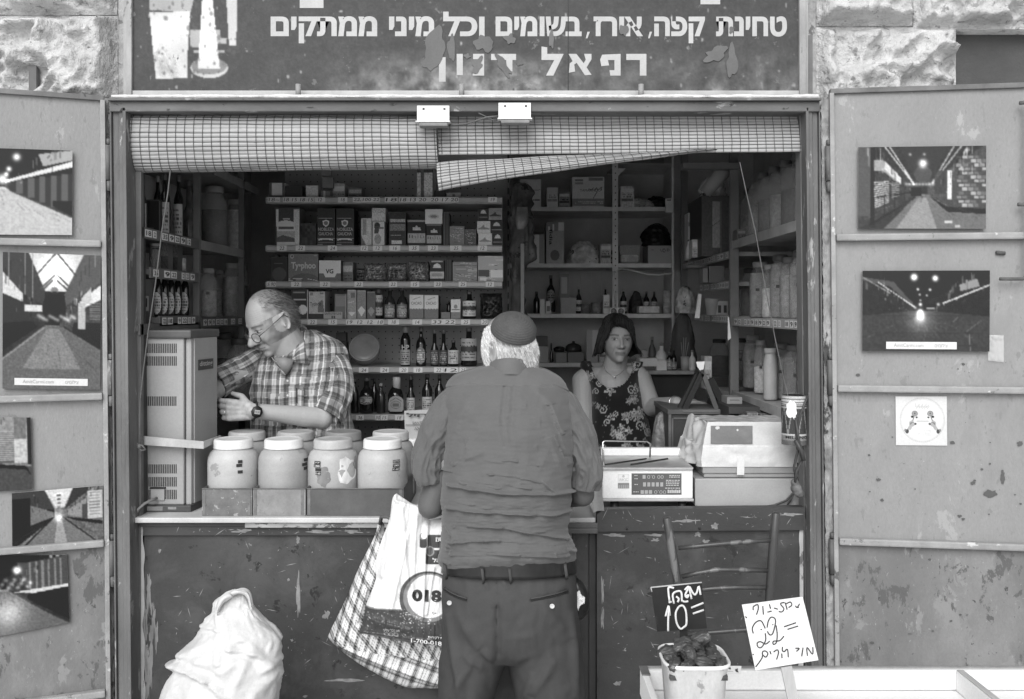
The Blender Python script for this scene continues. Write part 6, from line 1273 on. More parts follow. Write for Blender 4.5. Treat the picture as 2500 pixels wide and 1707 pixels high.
b_ = bottle(1146, 34, 712, SZ[3], Yg+.03, 'squat', DGLASS, 'flat round black bottle with a large white label, fourth shelf', (.62, .1, .66, 'band'))
foil(3, 1172, 716, 1226, .18, 9, 'dark decorated packet at the right end of the fourth shelf')
# fifth shelf
t = thing('tub', 'large round clear plastic tub lying at an angle on the fifth shelf', 'tub', (XX(886, Yg+.05), Yg+.05, SZ[4])); R_ = 36*SS(Yg); zc = SZ[4]+R_*1.0
m = MB(); m.lathe([(R_*.96, 0), (R_, .004), (R_, .05), (R_*.92, .052), (R_*.7, .056), (.001, .057)], (0, 0, 0), 36); RM = Matrix.Rotation(math.radians(62), 3, 'X'); m.v = [tuple(RM @ Vector(p)+Vector((XX(886, Yg), Yg+.08, zc-.005))) for p in m.v]; part('tub_wall', m, mat('tub_plastic', .22, .25, .2, 12, bump=.002, bscale=30), t)
m = MB(); m.tube([tuple(RM @ Vector((R_*1.01*math.cos(a*PI/20), R_*1.01*math.sin(a*PI/20), .05))+Vector((XX(886, Yg), Yg+.08, zc-.005))) for a in range(40)], .0025, 6, cl=True); part('rim', m, mat('tub_edge', .3, .3), t)
m = MB(); m.pbox(820, 812, 845, 834, Yg+.1, .04); m.pbox(805, 835, 846, 893, Yg+.1, .06); whole('dark_crate', m, mat('crate_dark', .05, .6), 'dark crate in shadow behind the seller\'s shoulder', 'crate')
o = bottle(990, 25, 797, SZ[4], Yg+.03, 'sauce', DGLASS, 'brown sauce bottle with two big white letters on its label', (.5, .04, .42, ''), cap=.2); m = MB(); m.ptext('HP', 981, 842, 999, 854, Yg+.0, off=.04, th=.004); m.make('lettering', mat('print_68', .42, .5), o)
bottle(1028, 24, 800, SZ[4], Yg+.03, 'bottle', DGLASS, 'dark ketchup bottle with a curly label, second on the fifth shelf', (.38, .06, .5, 'oval')); bottle(1061, 20, 806, SZ[4], Yg+.03, 'slim', DGLASS, 'slim dark soy bottle with a grey label, left of two', (.25, .05, .45, '')); bottle(1083, 20, 806, SZ[4], Yg+.03, 'slim', DGLASS, 'slim dark soy bottle with a grey label, right of two', (.22, .05, .45, ''))
bottle(1107, 27, 830, SZ[4], Yg+.025, 'squat', DGLASS, 'squat dark bottle with an ornate white label, fifth shelf', (.58, .1, .62, '')); bottle(1145, 40, 800, SZ[4], Yg+.04, 'squat', DGLASS, 'large dark bottle with a round emblem label beside the customer\'s head', (.5, .15, .72, 'band'))
# sixth shelf
bottle(866, 20, 924, SZ[5], Yg+.03, 'bottle', DGLASS, 'half-hidden dark bottle beside the plaid shirt, sixth shelf'); bottle(895, 36, 922, SZ[5], Yg+.03, 'squat', DGLASS, 'round dark bottle with an oval grey label, sixth shelf', (.3, .25, .5, 'oval')); bottle(930, 22, 936, SZ[5], Yg+.03, 'bottle', BGLASS, 'small brown bottle with a silver cap, sixth shelf', None, .3); bottle(914, 20, 924, SZ[5], Yg+.09, 'bottle', DGLASS, 'tall dark bottle standing behind the small brown one')
o = bottle(966, 38, 920, SZ[5], Yg+.02, 'squat', DGLASS, 'barbecue sauce bottle with a big round white label and white cap', None, .5); c = Canvas(30, 30, .62); c.ell(.5, .58, .34, .24, .45); c.ell(.5, .58, .3, .2, .6); c.rect(.3, .5, .7, .56, .3); c.rect(.3, .6, .7, .66, .3); c.line(.15, .35, .5, .15, .02, .3); c.line(.85, .35, .5, .15, .02, .3)
m = MB(); Yl = Yg-.017
def lb(u, v): return (XX(948+u*37, Yl), Yl-.003*math.cos((u-.5)*PI), ZZ(966+v*39, Yl))
mm2 = MB(); c.sheet(mm2, lb); keep = [f for f in mm2.f if (lambda u, v: (v > .4 or ((u-.5)/.5)**2+((v-.4)/.4)**2 < 1) and not (v > .9 and (u < .08 or u > .92)))((f[0] % 30)/29, (f[0]//30)/29)]; mm2.f = keep; mm2.mi = [0]*len(keep); mm2.sm = [True]*len(keep); part('label', mm2, MPRINT, o)
m = MB(); m.lathe([(.0175, 0), (.0175, .052), (.016, .054), (.0005, .054)], (XX(967, Yg), Yg+.02, ZZ(951, Yg)), 18); part('cap', m, mat('cap_50'), o)
bottle(1003, 21, 918, SZ[5], Yg+.03, 'slim', DGLASS, 'slim bottle with a white peaked label above the handwritten card', (.58, .05, .42, '')); bottle(1043, 26, 912, SZ[5], Yg+.03, 'bottle', DGLASS, 'dark bottle with a white label half hidden by the customer\'s sleeve', (.55, .05, .42, '')); bottle(1073, 24, 915, SZ[5], Yg+.05, 'bottle', DGLASS, 'dark bottle mostly hidden behind the customer\'s shoulder')
# handwritten card on the counter
Y = .62; cd = thing('counter_card', 'pale handwritten card lettered SANTO leaning behind the spice jars', 'card', (XX(1020, Y), Y, 1.0605)); m = MB()
m.add([W(987, 1003, Y), W(1075, 998, Y), W(1073, 1075, Y-.01), W(989, 1075, Y-.01)]+[W(987, 1003, Y+.002), W(1075, 998, Y+.002), W(1073, 1075, Y-.008), W(989, 1075, Y-.008)], [(3, 2, 1, 0), (4, 5, 6, 7), (0, 1, 5, 4), (1, 2, 6, 5), (3, 0, 4, 7)], False); part('card', m, mat('pale_card', .34, .7, .1, 20), cd)
m = MB(); Yk = Y-.012; m.ptext(heb('ברזיל'), 992, 1008, 1062, 1018, Yk, off=.05, th=.002); m.ptext('SANTO', 1007, 1029, 1037, 1035, Yk, th=.002); m.ptext('ק״ג 100-ל'[::-1] if False else '100-1', 1012, 1043, 1035, 1050, Yk, th=.002, slant=.3); m.pbox(990, 1037, 1066, 1038, Yk, .001, 0); part('lettering', m, TINK, cd)
m = MB(); m.pbox(985, 1074, 1080, 1100, Y-.04, .12, .003); whole('paper_pad', m, mat('paper'), 'stack of pale wrapping paper on the counter behind the jars', 'paper')
# ================================================================== left side rack
LR = thing('side_rack', 'dark metal side rack along the left wall with price-tagged shelves', 'shelving', (-1.35, .65, .02))
XL = -1.2
TAGM = [mat('rack_metal', .12, .5, .2, 10), TAG, TINK]
def sshelf(z, ya, yb, par, sgn=-1, xl=XL, dep=.36, tags_=0, seed=0, tilt=0, mt=None):
 m = MB(); x1 = xl+sgn*dep; m.box(xl, x1, ya, yb, z-.02, z-.001, .001); m.box(xl-.004*sgn*-1, xl, ya, yb, z-.03, z+.003, .001) if False else m.box(xl-.003, xl+.003, ya, yb, z-.032, z+.004, .001)
 if tags_:
  r = random.Random(seed); y = ya+.02; m.m = 1
  while y < yb-.06:
   w_ = r.uniform(.03, .06); xf = xl+.0042*(-sgn); m.add([(xf, y, z-.026), (xf, y+w_, z-.026), (xf, y+w_, z-.002), (xf, y, z-.002)], [(0, 1, 2, 3) if sgn < 0 else (3, 2, 1, 0)], False)
   m.m = 2; n = len(m.v); vs, fs, bb = glyphs(r.choice(['18', '22', '35', '12', '9']), .02); m.add([(xf+.001*(-sgn), (y+.008+(a-bb[0])/(bb[2]-bb[0])*(w_-.016)) if sgn < 0 else (y+w_-.008-(a-bb[0])/(bb[2]-bb[0])*(w_-.016)), z-.022+(b-bb[1])/(bb[3]-bb[1])*.016) for a, b in vs], fs, False); m.m = 1
   y += w_+r.choice([.008, .012, .05])
 return part('shelf', m, TAGM if mt is None else [mt, TAG, TINK], par)
sshelf(1.99, .05, .6, LR, tags_=1, seed=2); sshelf(1.99, .63, 1.2, LR, tags_=0, mt=mat('rack_wood', .25, .6, .2, 9)); sshelf(1.862, .12, .6, LR, tags_=1, seed=5); sshelf(1.70, .2, .6, LR, tags_=1, seed=7); sshelf(1.675, .0+.03, .62, LR, tags_=0, dep=.3); sshelf(1.69, .63, 1.2, LR, tags_=1, seed=11); sshelf(2.3, .8, 1.45, LR, dep=.3, mt=mat('rack_wood'))
for y in (.04, .605, 1.2): m = MB(); m.box(XL-.02, XL+.003, y, y+.022, .02, 2.6, .001); part('upright', m, TAGM[0], LR)
for y in (.04, 1.2): m = MB(); m.box(XL-.36, XL-.335, y, y+.022, .02, 2.6, .001); part('upright', m, TAGM[0], LR)
def LX(px, X): return X*F/(px-CX)-3.0     # depth at which a given X shows at px
def sb(px, wd, py0, z, X, kind, glass, label, lab=None, cap=.1, **k): Y = LX(px, X); return bottle(px, wd, py0, z, Y, kind, glass, label, lab, cap, X=X, **k)
sb(350, 18, 450, 1.99, -1.27, 'bottle', DGLASS, 'dark bottle with a pale label at the left rack\'s near end', (.45, .1, .6, ''))
Y = LX(374, -1.3); pack(356, 487, 392, 556, Y, .06, C2(26, 40, .16, ('rect', .9, .05, .97, 1, .4), ('rect', .05, .02, .9, .05, .35), ('rect', .1, .75, .55, 1, .3)), 'dark framed carton on the left rack\'s upper shelf', zb=1.991)
sb(403, 26, 425, 1.99, -1.27, 'bottle', DGLASS, 'tall dark wine bottle with a narrow white label, upper left rack', (.5, .05, .55, '')); sb(436, 24, 428, 1.99, -1.27, 'bottle', DGLASS, 'tall dark oil bottle with a narrow white label, upper left rack', (.5, .05, .55, '')); sb(461, 27, 440, 1.99, -1.27, 'slim', mat('oil_bottle', .1, .2, .4, 30), 'taller mottled oil bottle next to the rack post'); sb(385, 22, 430, 1.99, -1.33, 'bottle', DGLASS, 'shadowed bottle behind the framed carton, pale cap', None, .35)
def sj(px, wd, py0, z, X, cont, fill, label, lid=.3, **k):
 Y = LX(px, X); d = Y+3; r = wd*d/F/2; return bigjar(X, Y, z, r, ZZ(py0, Y)-z, cont, fill, label, lid, **k)
sj(524, 62, 456, 1.991, -1.3, spice('brown', .07), .62, 'large clear jar of dark spice with a pale lid, upper left rack', .3); sj(575, 44, 488, 1.991, -1.28, spice('pale', .55), .8, 'tall pale powder jar beside the large dark spice jar', .3, neck=.8)
sj(378, 26, 594, 1.863, -1.26, spice('brown', .07), .8, 'small jar with a pale oval label on the left rack\'s middle shelf', .4)
for a, b, t_, tn, lb_ in ((392, 410, 588, .42, 'slim pale box'), (412, 434, 592, .36, 'two-tone slim box')): Y = LX((a+b)/2, -1.25); pack(a, t_, b, 640, Y, .05, C2(14, 30, tn, ('rect', 0, .5, 1, .9, tn-.12), ('noise', .2, 1, 2)), f'{lb_} on the left rack\'s middle shelf', zb=1.8635)
Y = LX(444, -1.24); m = MB(); m.lathe(shp('can', 10*SS(Y), .055), (-1.24, Y, 1.8635), 18); whole('food_can', m, mat('can_print', .35, .3, .4, 60), 'small silver can with a printed label, middle left shelf', 'can')
for i, px in enumerate((386, 402, 418, 434, 452)): sb(px, 20, 655, 1.701, -1.25, 'bottle', DGLASS, 'small dark syrup bottle with a round white label in a row on the left rack', (.58, .05, .5, 'oval'), group='syrup bottles on the left rack', name='syrup_bottle')
Y = LX(353, -1.24); pack(344, 722, 363, 772, Y, .05, C2(14, 30, .6, ('rect', 0, .55, 1, 1, .3), ('rect', .2, .1, .8, .4, .2)), 'small upright label box low at the left jamb', zb=1.676)
sj(508, 42, 655, 1.691, -1.27, spice('grey', .4), .55, 'clear jar of pale grain, nearest in the lower left jar row', .25, tag_=.3); sj(537, 30, 660, 1.691, -1.34, spice('grain', .3), .6, 'half-hidden clear jar between two grain jars', .2); sj(568, 46, 643, 1.691, -1.27, spice('speckled', .3), .75, 'tall clear jar of speckled seeds in the lower left row', .32); sj(592, 30, 648, 1.691, -1.33, spice('brown', .07), .6, 'farthest clear jar of the lower left row, pale lid', .3)
for i, (px, Y_) in enumerate(((545, 1.2), (585, 1.1))): bigjar(XX(px, Y_), Y_, 1.43-.1, .055, ZZ(812+i*14, Y_)-1.33, spice('brown', .07), .6, ['dim clear jar behind the grinder\'s right edge', 'dim clear jar beside the seller\'s checked sleeve'][i], .06)
m = MB(); m.box(-1.56, -.98, .75, 1.3, 1.30, 1.33, .002); m.box(-1.56, -1.5, .75, 1.3, .02, 1.30); m.box(-1.03, -.98, .75, 1.3, .02, 1.30); whole('low_shelf', m, DARK, 'dark low shelf behind the grinder holding dim jars', 'shelf')
# ================================================================== back rack
BY = 2.3; BR = thing('back_rack', 'grey angle-iron rack across the back of the shop with four loaded shelves', 'shelving', (XX(1460, BY), BY+.2, .02))
ANG = mat('angle_iron', .7, .5, .15, 12, wear=[(.1, .3, 20)]); Bz = {1: ZZ(505, BY), 2: ZZ(643, BY), 3: ZZ(766, BY), 4: ZZ(886, BY)}
m = MB(); m.box(XX(1235, BY), XX(1650, BY), BY+.42, BY+.43, .02, 2.7); part('back_sheet', m, mat('rack_back', .5, .7, .2, 3), BR)
for z in Bz.values(): m = MB(); m.box(XX(1240, BY), XX(1646, BY), BY+.002, BY+.42, z-.024, z-.0005, .001); part('shelf', m, ANG, BR)
m = MB(); m.box(XX(1500, BY), XX(1646, BY), BY+.002, BY+.42, ZZ(400, BY), ZZ(408, BY)+.02); part('shelf', m, ANG, BR)
for a, b in ((1495, 1509), (1640, 1645)):
 m = MB(); m.box(XX(a, BY-.01), XX(b, BY-.01), BY-.012, BY-.002, .02, 2.65, .001); m.m = 1
 for k in range(60):
  if b-a > 8: m.box(XX((a+b)/2-1.3, BY), XX((a+b)/2+1.3, BY), BY-.0125, BY-.011, .9+k*.037, .907+k*.037)
 part('post', m, [ANG, BLACK], BR)
m = MB(); m.prism([(XX(1509, BY), ZZ(412, BY)), (XX(1527, BY), ZZ(412, BY)), (XX(1509, BY), ZZ(430, BY))], BY-.01, BY-.006); part('gusset', m, ANG, BR)
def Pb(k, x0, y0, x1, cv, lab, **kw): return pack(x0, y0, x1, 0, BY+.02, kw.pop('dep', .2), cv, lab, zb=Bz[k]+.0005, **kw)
c = Canvas(40, 60, .52); c.line(.5, .4, .95, .38, .012, .2); txtlines(c, .3, .7, .95, .78, 1, .2, 2, 1); c.noise(.05, 2, 3); Pb(1, 1270, 438, 1321, c, 'pale carton half hidden behind the hanging aprons, top back shelf')
c = Canvas(64, 60, .46); c.rect(.1, .08, .35, .15, .3); c.rect(.1, .18, .35, .25, .34); c.rect(.52, .04, .95, .14, .28); c.rect(0, .72, 1, .95, .3); txtlines(c, .1, .78, .95, .9, 2, .42, 5, .8)
for p in (((.52, .4), (.6, .44)), ((.6, .44), (.66, .36)), ((.68, .46), (.76, .36)), ((.76, .36), (.8, .45)), ((.82, .42), (.92, .34)), ((.92, .34), (.9, .45)), ((.66, .7), (.78, .48))): c.line(*p[0], *p[1], .01, .15)
c.noise(.04, 2, 4); o = Pb(1, 1397, 432, 1475, c, 'carton with handwriting and a dark stripe on the top back shelf'); words_on(o, [('TAMARINDO', 1416, 462, 1466, 468, BY+.02)], .3)
def lump(name, label, px0, py0, px1, py1, Y, mt, seed, cat='bag', dep=.06, zb=None, k=1.0, pw=1.0):
 m = MB(); z0 = ZZ(py1, Y) if zb is None else zb; z1 = ZZ(py0, Y); cx = (XX(px0, Y)+XX(px1, Y))/2; rx = abs(XX(px1, Y)-XX(px0, Y))/2
 def fn(u, v):
  a = 2*PI*u; t = v; rr_ = math.sin(PI*(t*.5))**.5 if t < 1 else 1; q = Vector((math.cos(a)*2, math.sin(a)*2, t*2.5+seed)); n = 1+.25*mnoise.noise(q)*k+.18*(1-abs(mnoise.noise(q*2.1))*2)*k
  zz = z1-(z1-z0)*t**1.3; return (cx+rx*math.cos(a)*rr_*n*pw, Y+dep*math.sin(a)*rr_*n+dep, max(z0+.0005, zz+.01*mnoise.noise(q*3)*k*(1-t)))
 m.grid(fn, 44, 26, cu=True, flip=True); return whole(name, m, mt, label, cat)
BLKF = mat('black_film', .012, .18, .2, 20, bump=.008, bscale=25); CLF = mat('clear_film', .5, .2, .5, 16, bump=.008, bscale=30, wear=[(.08, .45, 20)])
lump('plastic_bag', 'crumpled clear bag of goods lying on the top back shelf', 1518, 482, 1600, 505, BY+.03, CLF, 2, zb=Bz[1]); lump('plastic_bag', 'small dark knotted bag beside the label roll, top back shelf', 1575, 478, 1640, 505, BY+.06, BLKF, 5, zb=Bz[1])
t = thing('label_roll', 'white paper label holder clipped to the back rack post', 'label', (XX(1634, BY-.03), BY-.03, ZZ(520, BY-.03))); m = MB(); m.pbox(1625, 484, 1645, 519, BY-.035, .02, .004); part('card', m, mat('paper'), t); m = MB(); m.pbox(1628, 487, 1638, 490, BY-.0365, .001, 0); part('slot', m, BLACK, t)
c = Canvas(30, 50, .55); c.rect(.75, 0, 1, 1, .3); c.ell(.4, .65, .1, .06, .3); c.ell(.4, .65, .07, .045, .55); c.line(.35, .4, .6, .38, .02, .3); c.line(.35, .47, .6, .45, .02, .3); Pb(2, 1280, 573, 1329, c, 'pale carton with hand-drawn marks, second back shelf')
c = Canvas(34, 78, .34); c.rect(.02, 0, .65, .22, .28); c.rect(.12, .1, .2, .2, .55); c.rect(.35, .05, .43, .2, .55); c.rect(.68, 0, 1, .2, .62); c.ell(.48, .8, .25, .13, .2); c.noise(.06, 1, 3); o = Pb(2, 1334, 543, 1377, c, 'tall brown carton with a printed cookie and vertical lettering'); vs, fs, bb = glyphs('fidia', .02); m = MB(); Yq = BY+.0185; m.add([(XX(1341+8*(b-bb[1])/(bb[3]-bb[1]), Yq), Yq, ZZ(560+38*(a-bb[0])/(bb[2]-bb[0]), Yq)) for a, b in vs], [f[::-1] for f in fs], False); m.make('lettering', mat('print_20', .2**2.2, .5), o)
lump('plastic_bag', 'large crinkled clear bag with white contents on the second back shelf', 1390, 586, 1462, 642, BY+.03, mat('crinkled_clear', .6, .22, .6, 14, bump=.01, bscale=30, wear=[(.65, .4, 30), (.06, .4, 14)]), 7, zb=Bz[2], dep=.08)
o = thing('clear_tub', 'square clear tub with pale contents on the second back shelf', 'tub', (XX(1538, BY), BY+.05, Bz[2])); m = MB(); m.pbox(1514, 598, 1562, 642, BY+.02, .1, .004); part('tub_wall', m, thin('tub_clear', .6, .35, .2), o); m = MB(); m.pbox(1518, 622, 1558, 641.5, BY+.03, .08, .01); part('contents', m, spice('white', .7, 30), o)
c = Canvas(40, 34, .33); c.line(.15, .25, .25, .25, .01, .15); c.line(.5, .2, .56, .35, .012, .15); c.ell(.66, .28, .06, .1, .15); c.ell(.66, .28, .04, .07, .33); c.ell(.82, .25, .05, .08, .15); c.ell(.82, .25, .03, .05, .33); Pb(2, 1582, 600, 1641, c, 'brown carton with handwritten figures under a black bag'); lump('plastic_bag', 'shiny black bag slumped on the brown carton', 1572, 545, 1640, 600, BY+.03, BLKF, 11, zb=ZZ(599.5, BY+.03))
z3 = Bz[3]; Yb = BY+.05
bottle(1310, 16, 712, z3, Yb, 'bottle', DGLASS, 'dim bottle at the left of the third back shelf'); bottle(1345, 22, 672, z3+.01, Yb, 'squat', DGLASS, 'dark bottle with a round pale label on the third back shelf', (.42, .25, .6, 'oval')); pack(1318, 730, 1330, 0, Yb-.02, .05, .45, 'slim white box below the dark bottle, third back shelf', zb=z3); pack(1333, 735, 1345, 0, Yb-.025, .04, C2(10, 20, .5, ('rect', .2, .4, .8, .8, .25)), 'slim printed box beside the slim white one', zb=z3); pack(1366, 668, 1389, 0, Yb+.02, .06, C2(14, 40, .24, ('rect', .2, .1, .8, .5, .35)), 'tall grey packet on the third back shelf', zb=z3)
m = MB(); x0, x1 = XX(1369, BY), XX(1408, BY); m.add([(x0+.004, BY+.02, z3), (x1-.004, BY+.02, z3), (x1-.004, BY+.1, z3), (x0+.004, BY+.1, z3), (x0, BY+.015, ZZ(727, BY)), (x1, BY+.015, ZZ(727, BY)), (x1, BY+.11, ZZ(727, BY)), (x0, BY+.11, ZZ(727, BY))], [(3, 2, 1, 0), (4, 5, 6, 7), (0, 1, 5, 4), (1, 2, 6, 5), (2, 3, 7, 6), (3, 0, 4, 7)], False); whole('square_pot', m, mat('square_pot', .4, .6, .1, 20), 'plain grey square pot on the third back shelf', 'pot')
for px, t0, tn, lb_ in ((1431, 743, .16, 'low dark tin can'), (1458, 739, .26, 'printed tin can')): m = MB(); m.lathe(shp('can', 12*SS(BY), ZZ(t0, BY)-z3), (XX(px, BY), BY+.05, z3), 18); whole('food_can', m, mat('can_%d' % px, tn, .4, .4, 50), f'{lb_} on the third back shelf under the wire frame', 'can')
m = MB(); [m.tube([W(a, 664, BY+.1), W(a, 766, BY+.1)], .0015, 5) for a in (1417, 1443, 1469)]; m.tube([W(1417, 664, BY+.1), W(1469, 664, BY+.1)], .0018, 5); whole('wire_frame', m, mat('dull_wire', .5, .4), 'thin wire frame standing behind the cans on the back rack', 'wire frame')
so_ = thing('power_strip', 'white double power socket hanging on the back rack post', 'socket', (XX(1507, BY-.06), BY-.06, ZZ(770, BY-.06))); Y = BY-.06; m = MB(); m.pbox(1489, 751, 1526, 770, Y, .03, .004); part('housing', m, mat('socket_plastic', .8, .4), so_)
for a in (1498, 1516):
 m = MB(); m.lathe([(.0175*.9, 0), (.0165, .001), (.0005, -.001)], (0, 0, 0), 18); m.v = [(XX(a, Y)+x, Y-.002-z, ZZ(760, Y)+y) for x, y, z in m.v]; m.f = [f[::-1] for f in m.f]; o = part('outlet', m, mat('socket_face', .3, .4), so_)
 m = MB(); [m.box(XX(a+q, Y)-.0015, XX(a+q, Y)+.0015, Y-.005, Y-.003, ZZ(761, Y)-.0015, ZZ(761, Y)+.0015) for q in (-2.5, 2.5)]; m.make('hole', BLACK, o)
m = MB(); m.tube([W(1505, 752, Y), W(1501, 715, Y), W(1497, 680, Y), W(1502, 662, Y), W(1517, 655, Y), W(1550, 662, Y), W(1580, 670, Y), W(1610, 671, Y), W(1642, 667, Y)], .004, 8); whole('socket_cable', m, mat('pale_cable', .7, .5), 'pale cable looping from the white socket across the back rack', 'cable')
o = thing('spice_tray', 'small white tray holding two labelled bottles, third back shelf', 'tray', (XX(1585, BY), BY, z3)); m = MB(); m.pbox(1560, 748, 1610, 764, BY+.01, .1, .003); part('tray_walls', m, mat('tray_white', .7, .5, .2, 40), o)
for i, px in enumerate((1578, 1597)): bottle(px, 15, 712, z3+.01, BY+.05, 'bottle', DGLASS, ['left', 'right'][i]+' labelled bottle in the small white tray on the back rack', (.5, .05, .5, ''))
m = MB(); m.lathe(shp('can', 10*SS(BY), .13), (XX(1632, BY), BY+.04, z3), 18); whole('spray_can', m, mat('spray_print', .45, .4, .4, 40), 'tall grey spray can at the right of the third back shelf', 'can')
lump('plastic_bag', 'dim grey bag in shadow on the third back shelf', 1540, 712, 1572, 765, BY+.15, mat('dim_bag', .06, .5), 3, zb=z3)
Pb(4, 1307, 846, 1339, .34, 'pale square carton on the lowest back shelf', dep=.08); pack(1309, 821, 1337, 0, BY+.03, .07, .16, 'dark carton stacked on the pale square one', zb=ZZ(845.5, BY+.03)); bottle(1346, 9, 838, Bz[4], BY+.04, 'slim', BGLASS, 'thin brown bottle on the lowest back shelf'); Pb(4, 1356, 861, 1384, .27, 'grey carton beneath the dark dish, lowest back shelf', dep=.09); Pb(4, 1386, 860, 1425, .24, 'wide grey carton beneath the glass lid', dep=.09)
m = MB(); m.lathe([(.0005, 0), (.045, .0), (.048, .004), (.044, .03), (.03, .042), (.008, .048), (.008, .058), (.0005, .06)], (XX(1402, BY), BY+.07, ZZ(859.5, BY)), 24); whole('glass_lid', m, mat('dark_glass_lid', .05, .12, .3, 20), 'round glass pot lid resting on the wide grey carton', 'lid'); m = MB(); m.lathe([(.0005, 0), (.03, 0), (.034, .02), (.02, .03), (.0005, .032)], (XX(1367, BY), BY+.07, ZZ(860.5, BY)), 20); whole('dark_dish', m, mat('dark_dish', .03, .2), 'small dark dish resting on the grey carton', 'dish')
pack(1432, 806, 1460, 0, BY+.01, .02, C2(20, 50, .34, ('rect', .5, 0, 1, .75, .4)), 'pale papers standing behind the woman\'s hair, lowest back shelf', name='paper_stack', cat='paper', zb=Bz[4])
# hanging aprons
Ya = 1.3; hk = thing('hanging_bundle', 'dark bundle of aprons and bags hung on a hook beside the centre shelves', 'bundle', (XX(1270, Ya), Ya, ZZ(770, Ya)))
m = MB(); rows = [(446, 1264, 1282, .02, 0), (456, 1252, 1298, .04, 0), (500, 1247, 1301, .05, 0), (560, 1244, 1300, .05, 0), (620, 1243, 1308, .055, 0), (636, 1245, 1304, .045, 0), (650, 1246, 1282, .04, 0), (790, 1247, 1288, .04, 0)]
silloft(m, rows, Ya, 60, 110, lambda px, py, n, a, p: n*(.02*(.3-abs(mnoise.noise(Vector((px*.07, py*.018, 3)))))+.012*mnoise.noise(Vector((px*.05, py*.05, 1)))+.008*mnoise.noise(Vector((px*.16, py*.05, 8)))), 2.2); part('apron', m, mat('apron_cloth', .07, .8, .6, 6, wear=[(.22, .42, 7), (.02, .4, 12)]), hk)
m = MB(); m.pbox(1271, 595, 1280, 775, Ya-.07, .01, .002); part('pale_strap', m, mat('pale_strap', .2, .6, .1, 20), hk)
m = MB(); m.smooth = True; rows = [(505, 1262, 1288, .01, 0), (540, 1258, 1290, .015, 0), (560, 1262, 1280, .01, 0)]; silloft(m, rows, Ya-.055, 30, 20, None, 2.2); part('clear_sleeve', m, mat('grey_film', .15, .2, .4, 14), hk)
# ================================================================== right side rack
RR = thing('side_rack', 'grey metal side rack on the right holding big clear jars', 'shelving', (1.12, 1.2, .02)); XR = .95; RM_ = mat('rack_light', .34, .5, .25, 9, wear=[(.1, .35, 20)])
def rsh(z, ya, yb, tg=0, seed=0, dep=.36): return sshelf(z, ya, yb, RR, sgn=1, xl=XR, dep=dep, tags_=tg, seed=seed, mt=RM_)
rsh(2.02, .12, 1.06); rsh(1.69, .1, 1.06, 1, 3); rsh(1.375, .1, 1.06); rsh(1.98, 1.1, 2.25, 1, 5); rsh(1.85, 1.1, 1.75, 1, 6, .28); rsh(1.70, 1.1, 1.95, 1, 8); rsh(1.36, 1.1, 1.5)
for y, w_ in ((1.07, .03), (2.25, .03), (.07, .02)): m = MB(); m.box(XR-.006, XR+.03, y, y+w_, .02, 2.62, .001); part('upright', m, mat('rack_dark', .17, .5, .2, 10), RR)
m = MB(); m.box(XR-.22, XR+.02, 1.02, 1.08, ZZ(414, 1.05), ZZ(400, 1.05)); part('crossbar', m, mat('rack_dark'), RR)
def rj(px, wd, py0, z, X, cont, fill, label, lid=.08, **k):
 Y = X*F/(px-CX)-3.0; d = Y+3; r = wd*d/F/2; return bigjar(X, Y, z, r, ZZ(py0, Y)-z, cont, fill, label, lid, **k)
mats_r = [spice('a', .32), spice('b', .2), spice('c', .42), spice('d', .12), spice('e', .7), spice('f', .26)]
for i, (px, wd, t0, X, q, f, lid, lab) in enumerate([(1838, 62, 462, 1.12, 0, .55, .06, 'dim big jar at the back of the top right jars'), (1878, 74, 436, 1.1, 1, .3, .09, 'tallest big clear jar on the top right shelf, dark lid')]): rj(px, wd, t0, 2.021, X, mats_r[q], f, lab, lid)
# leaning rank of jars near the jamb
for i in range(5):
 Yj = .9-.16*i; X = 1.04+.0*i; h = .27; r = .062; b = bigjar(X, Yj, 2.024, r, h, mats_r[i % 4], .5, ['farthest jar of the leaning rank high on the right rack', 'second-farthest jar of the leaning rank on the top right shelf', 'middle jar of the leaning rank on the top right shelf', 'second-nearest jar of the leaning rank on the top right shelf', 'nearest jar of the leaning rank, beside the right jamb'][i], .14, neck=.3)
for i, (px, wd, t0, X, q, f, lid, lab) in enumerate([(1830, 40, 655, 1.1, 3, .6, .06, 'farthest jar of the middle right shelf, dark contents'), (1856, 52, 640, 1.07, 2, .8, .3, 'second jar from the far end of the middle right shelf'), (1880, 40, 646, 1.04, 4, .55, .3, 'half-filled white powder jar on the middle right shelf'), (1905, 50, 622, 1.06, 0, .85, .08, 'broad dark-lidded jar on the middle right shelf'), (1930, 52, 628, 1.04, 5, .7, .12, 'second-nearest jar of the middle right shelf, beside the jamb'), (1955, 56, 612, 1.03, 1, .65, .06, 'nearest jar of the middle right shelf, partly behind the jamb')]): rj(px, wd, t0, 1.691, X, mats_r[q], f, lab, lid, tag_=-.5 if i % 2 else None)
for i, (px, wd, t0, X, q, f, lid, lab) in enumerate([(1838, 48, 818, 1.08, 0, .85, .3, 'tall grey-filled jar, far end of the bottom right shelf'), (1858, 34, 830, 1.04, 4, .5, .25, 'slim jar with white powder on the bottom right shelf'), (1908, 56, 838, 1.06, 5, .75, .12, 'big jar of speckled grain on the bottom right shelf'), (1942, 58, 842, 1.05, 3, .7, .12, 'big dark jar nearest the jamb on the bottom right shelf'), (1756, 46, 828, 1.14, 3, .55, .05, 'dim jar with shiny shoulders behind the rack upright'), (1808, 38, 826, 1.14, 3, .7, .05, 'dark jar just right of the rack upright')]): rj(px, wd, t0, 1.376 if px > 1790 else 1.362, X, mats_r[q], f, lab, lid, tag_=-.3 if i != 4 else None)
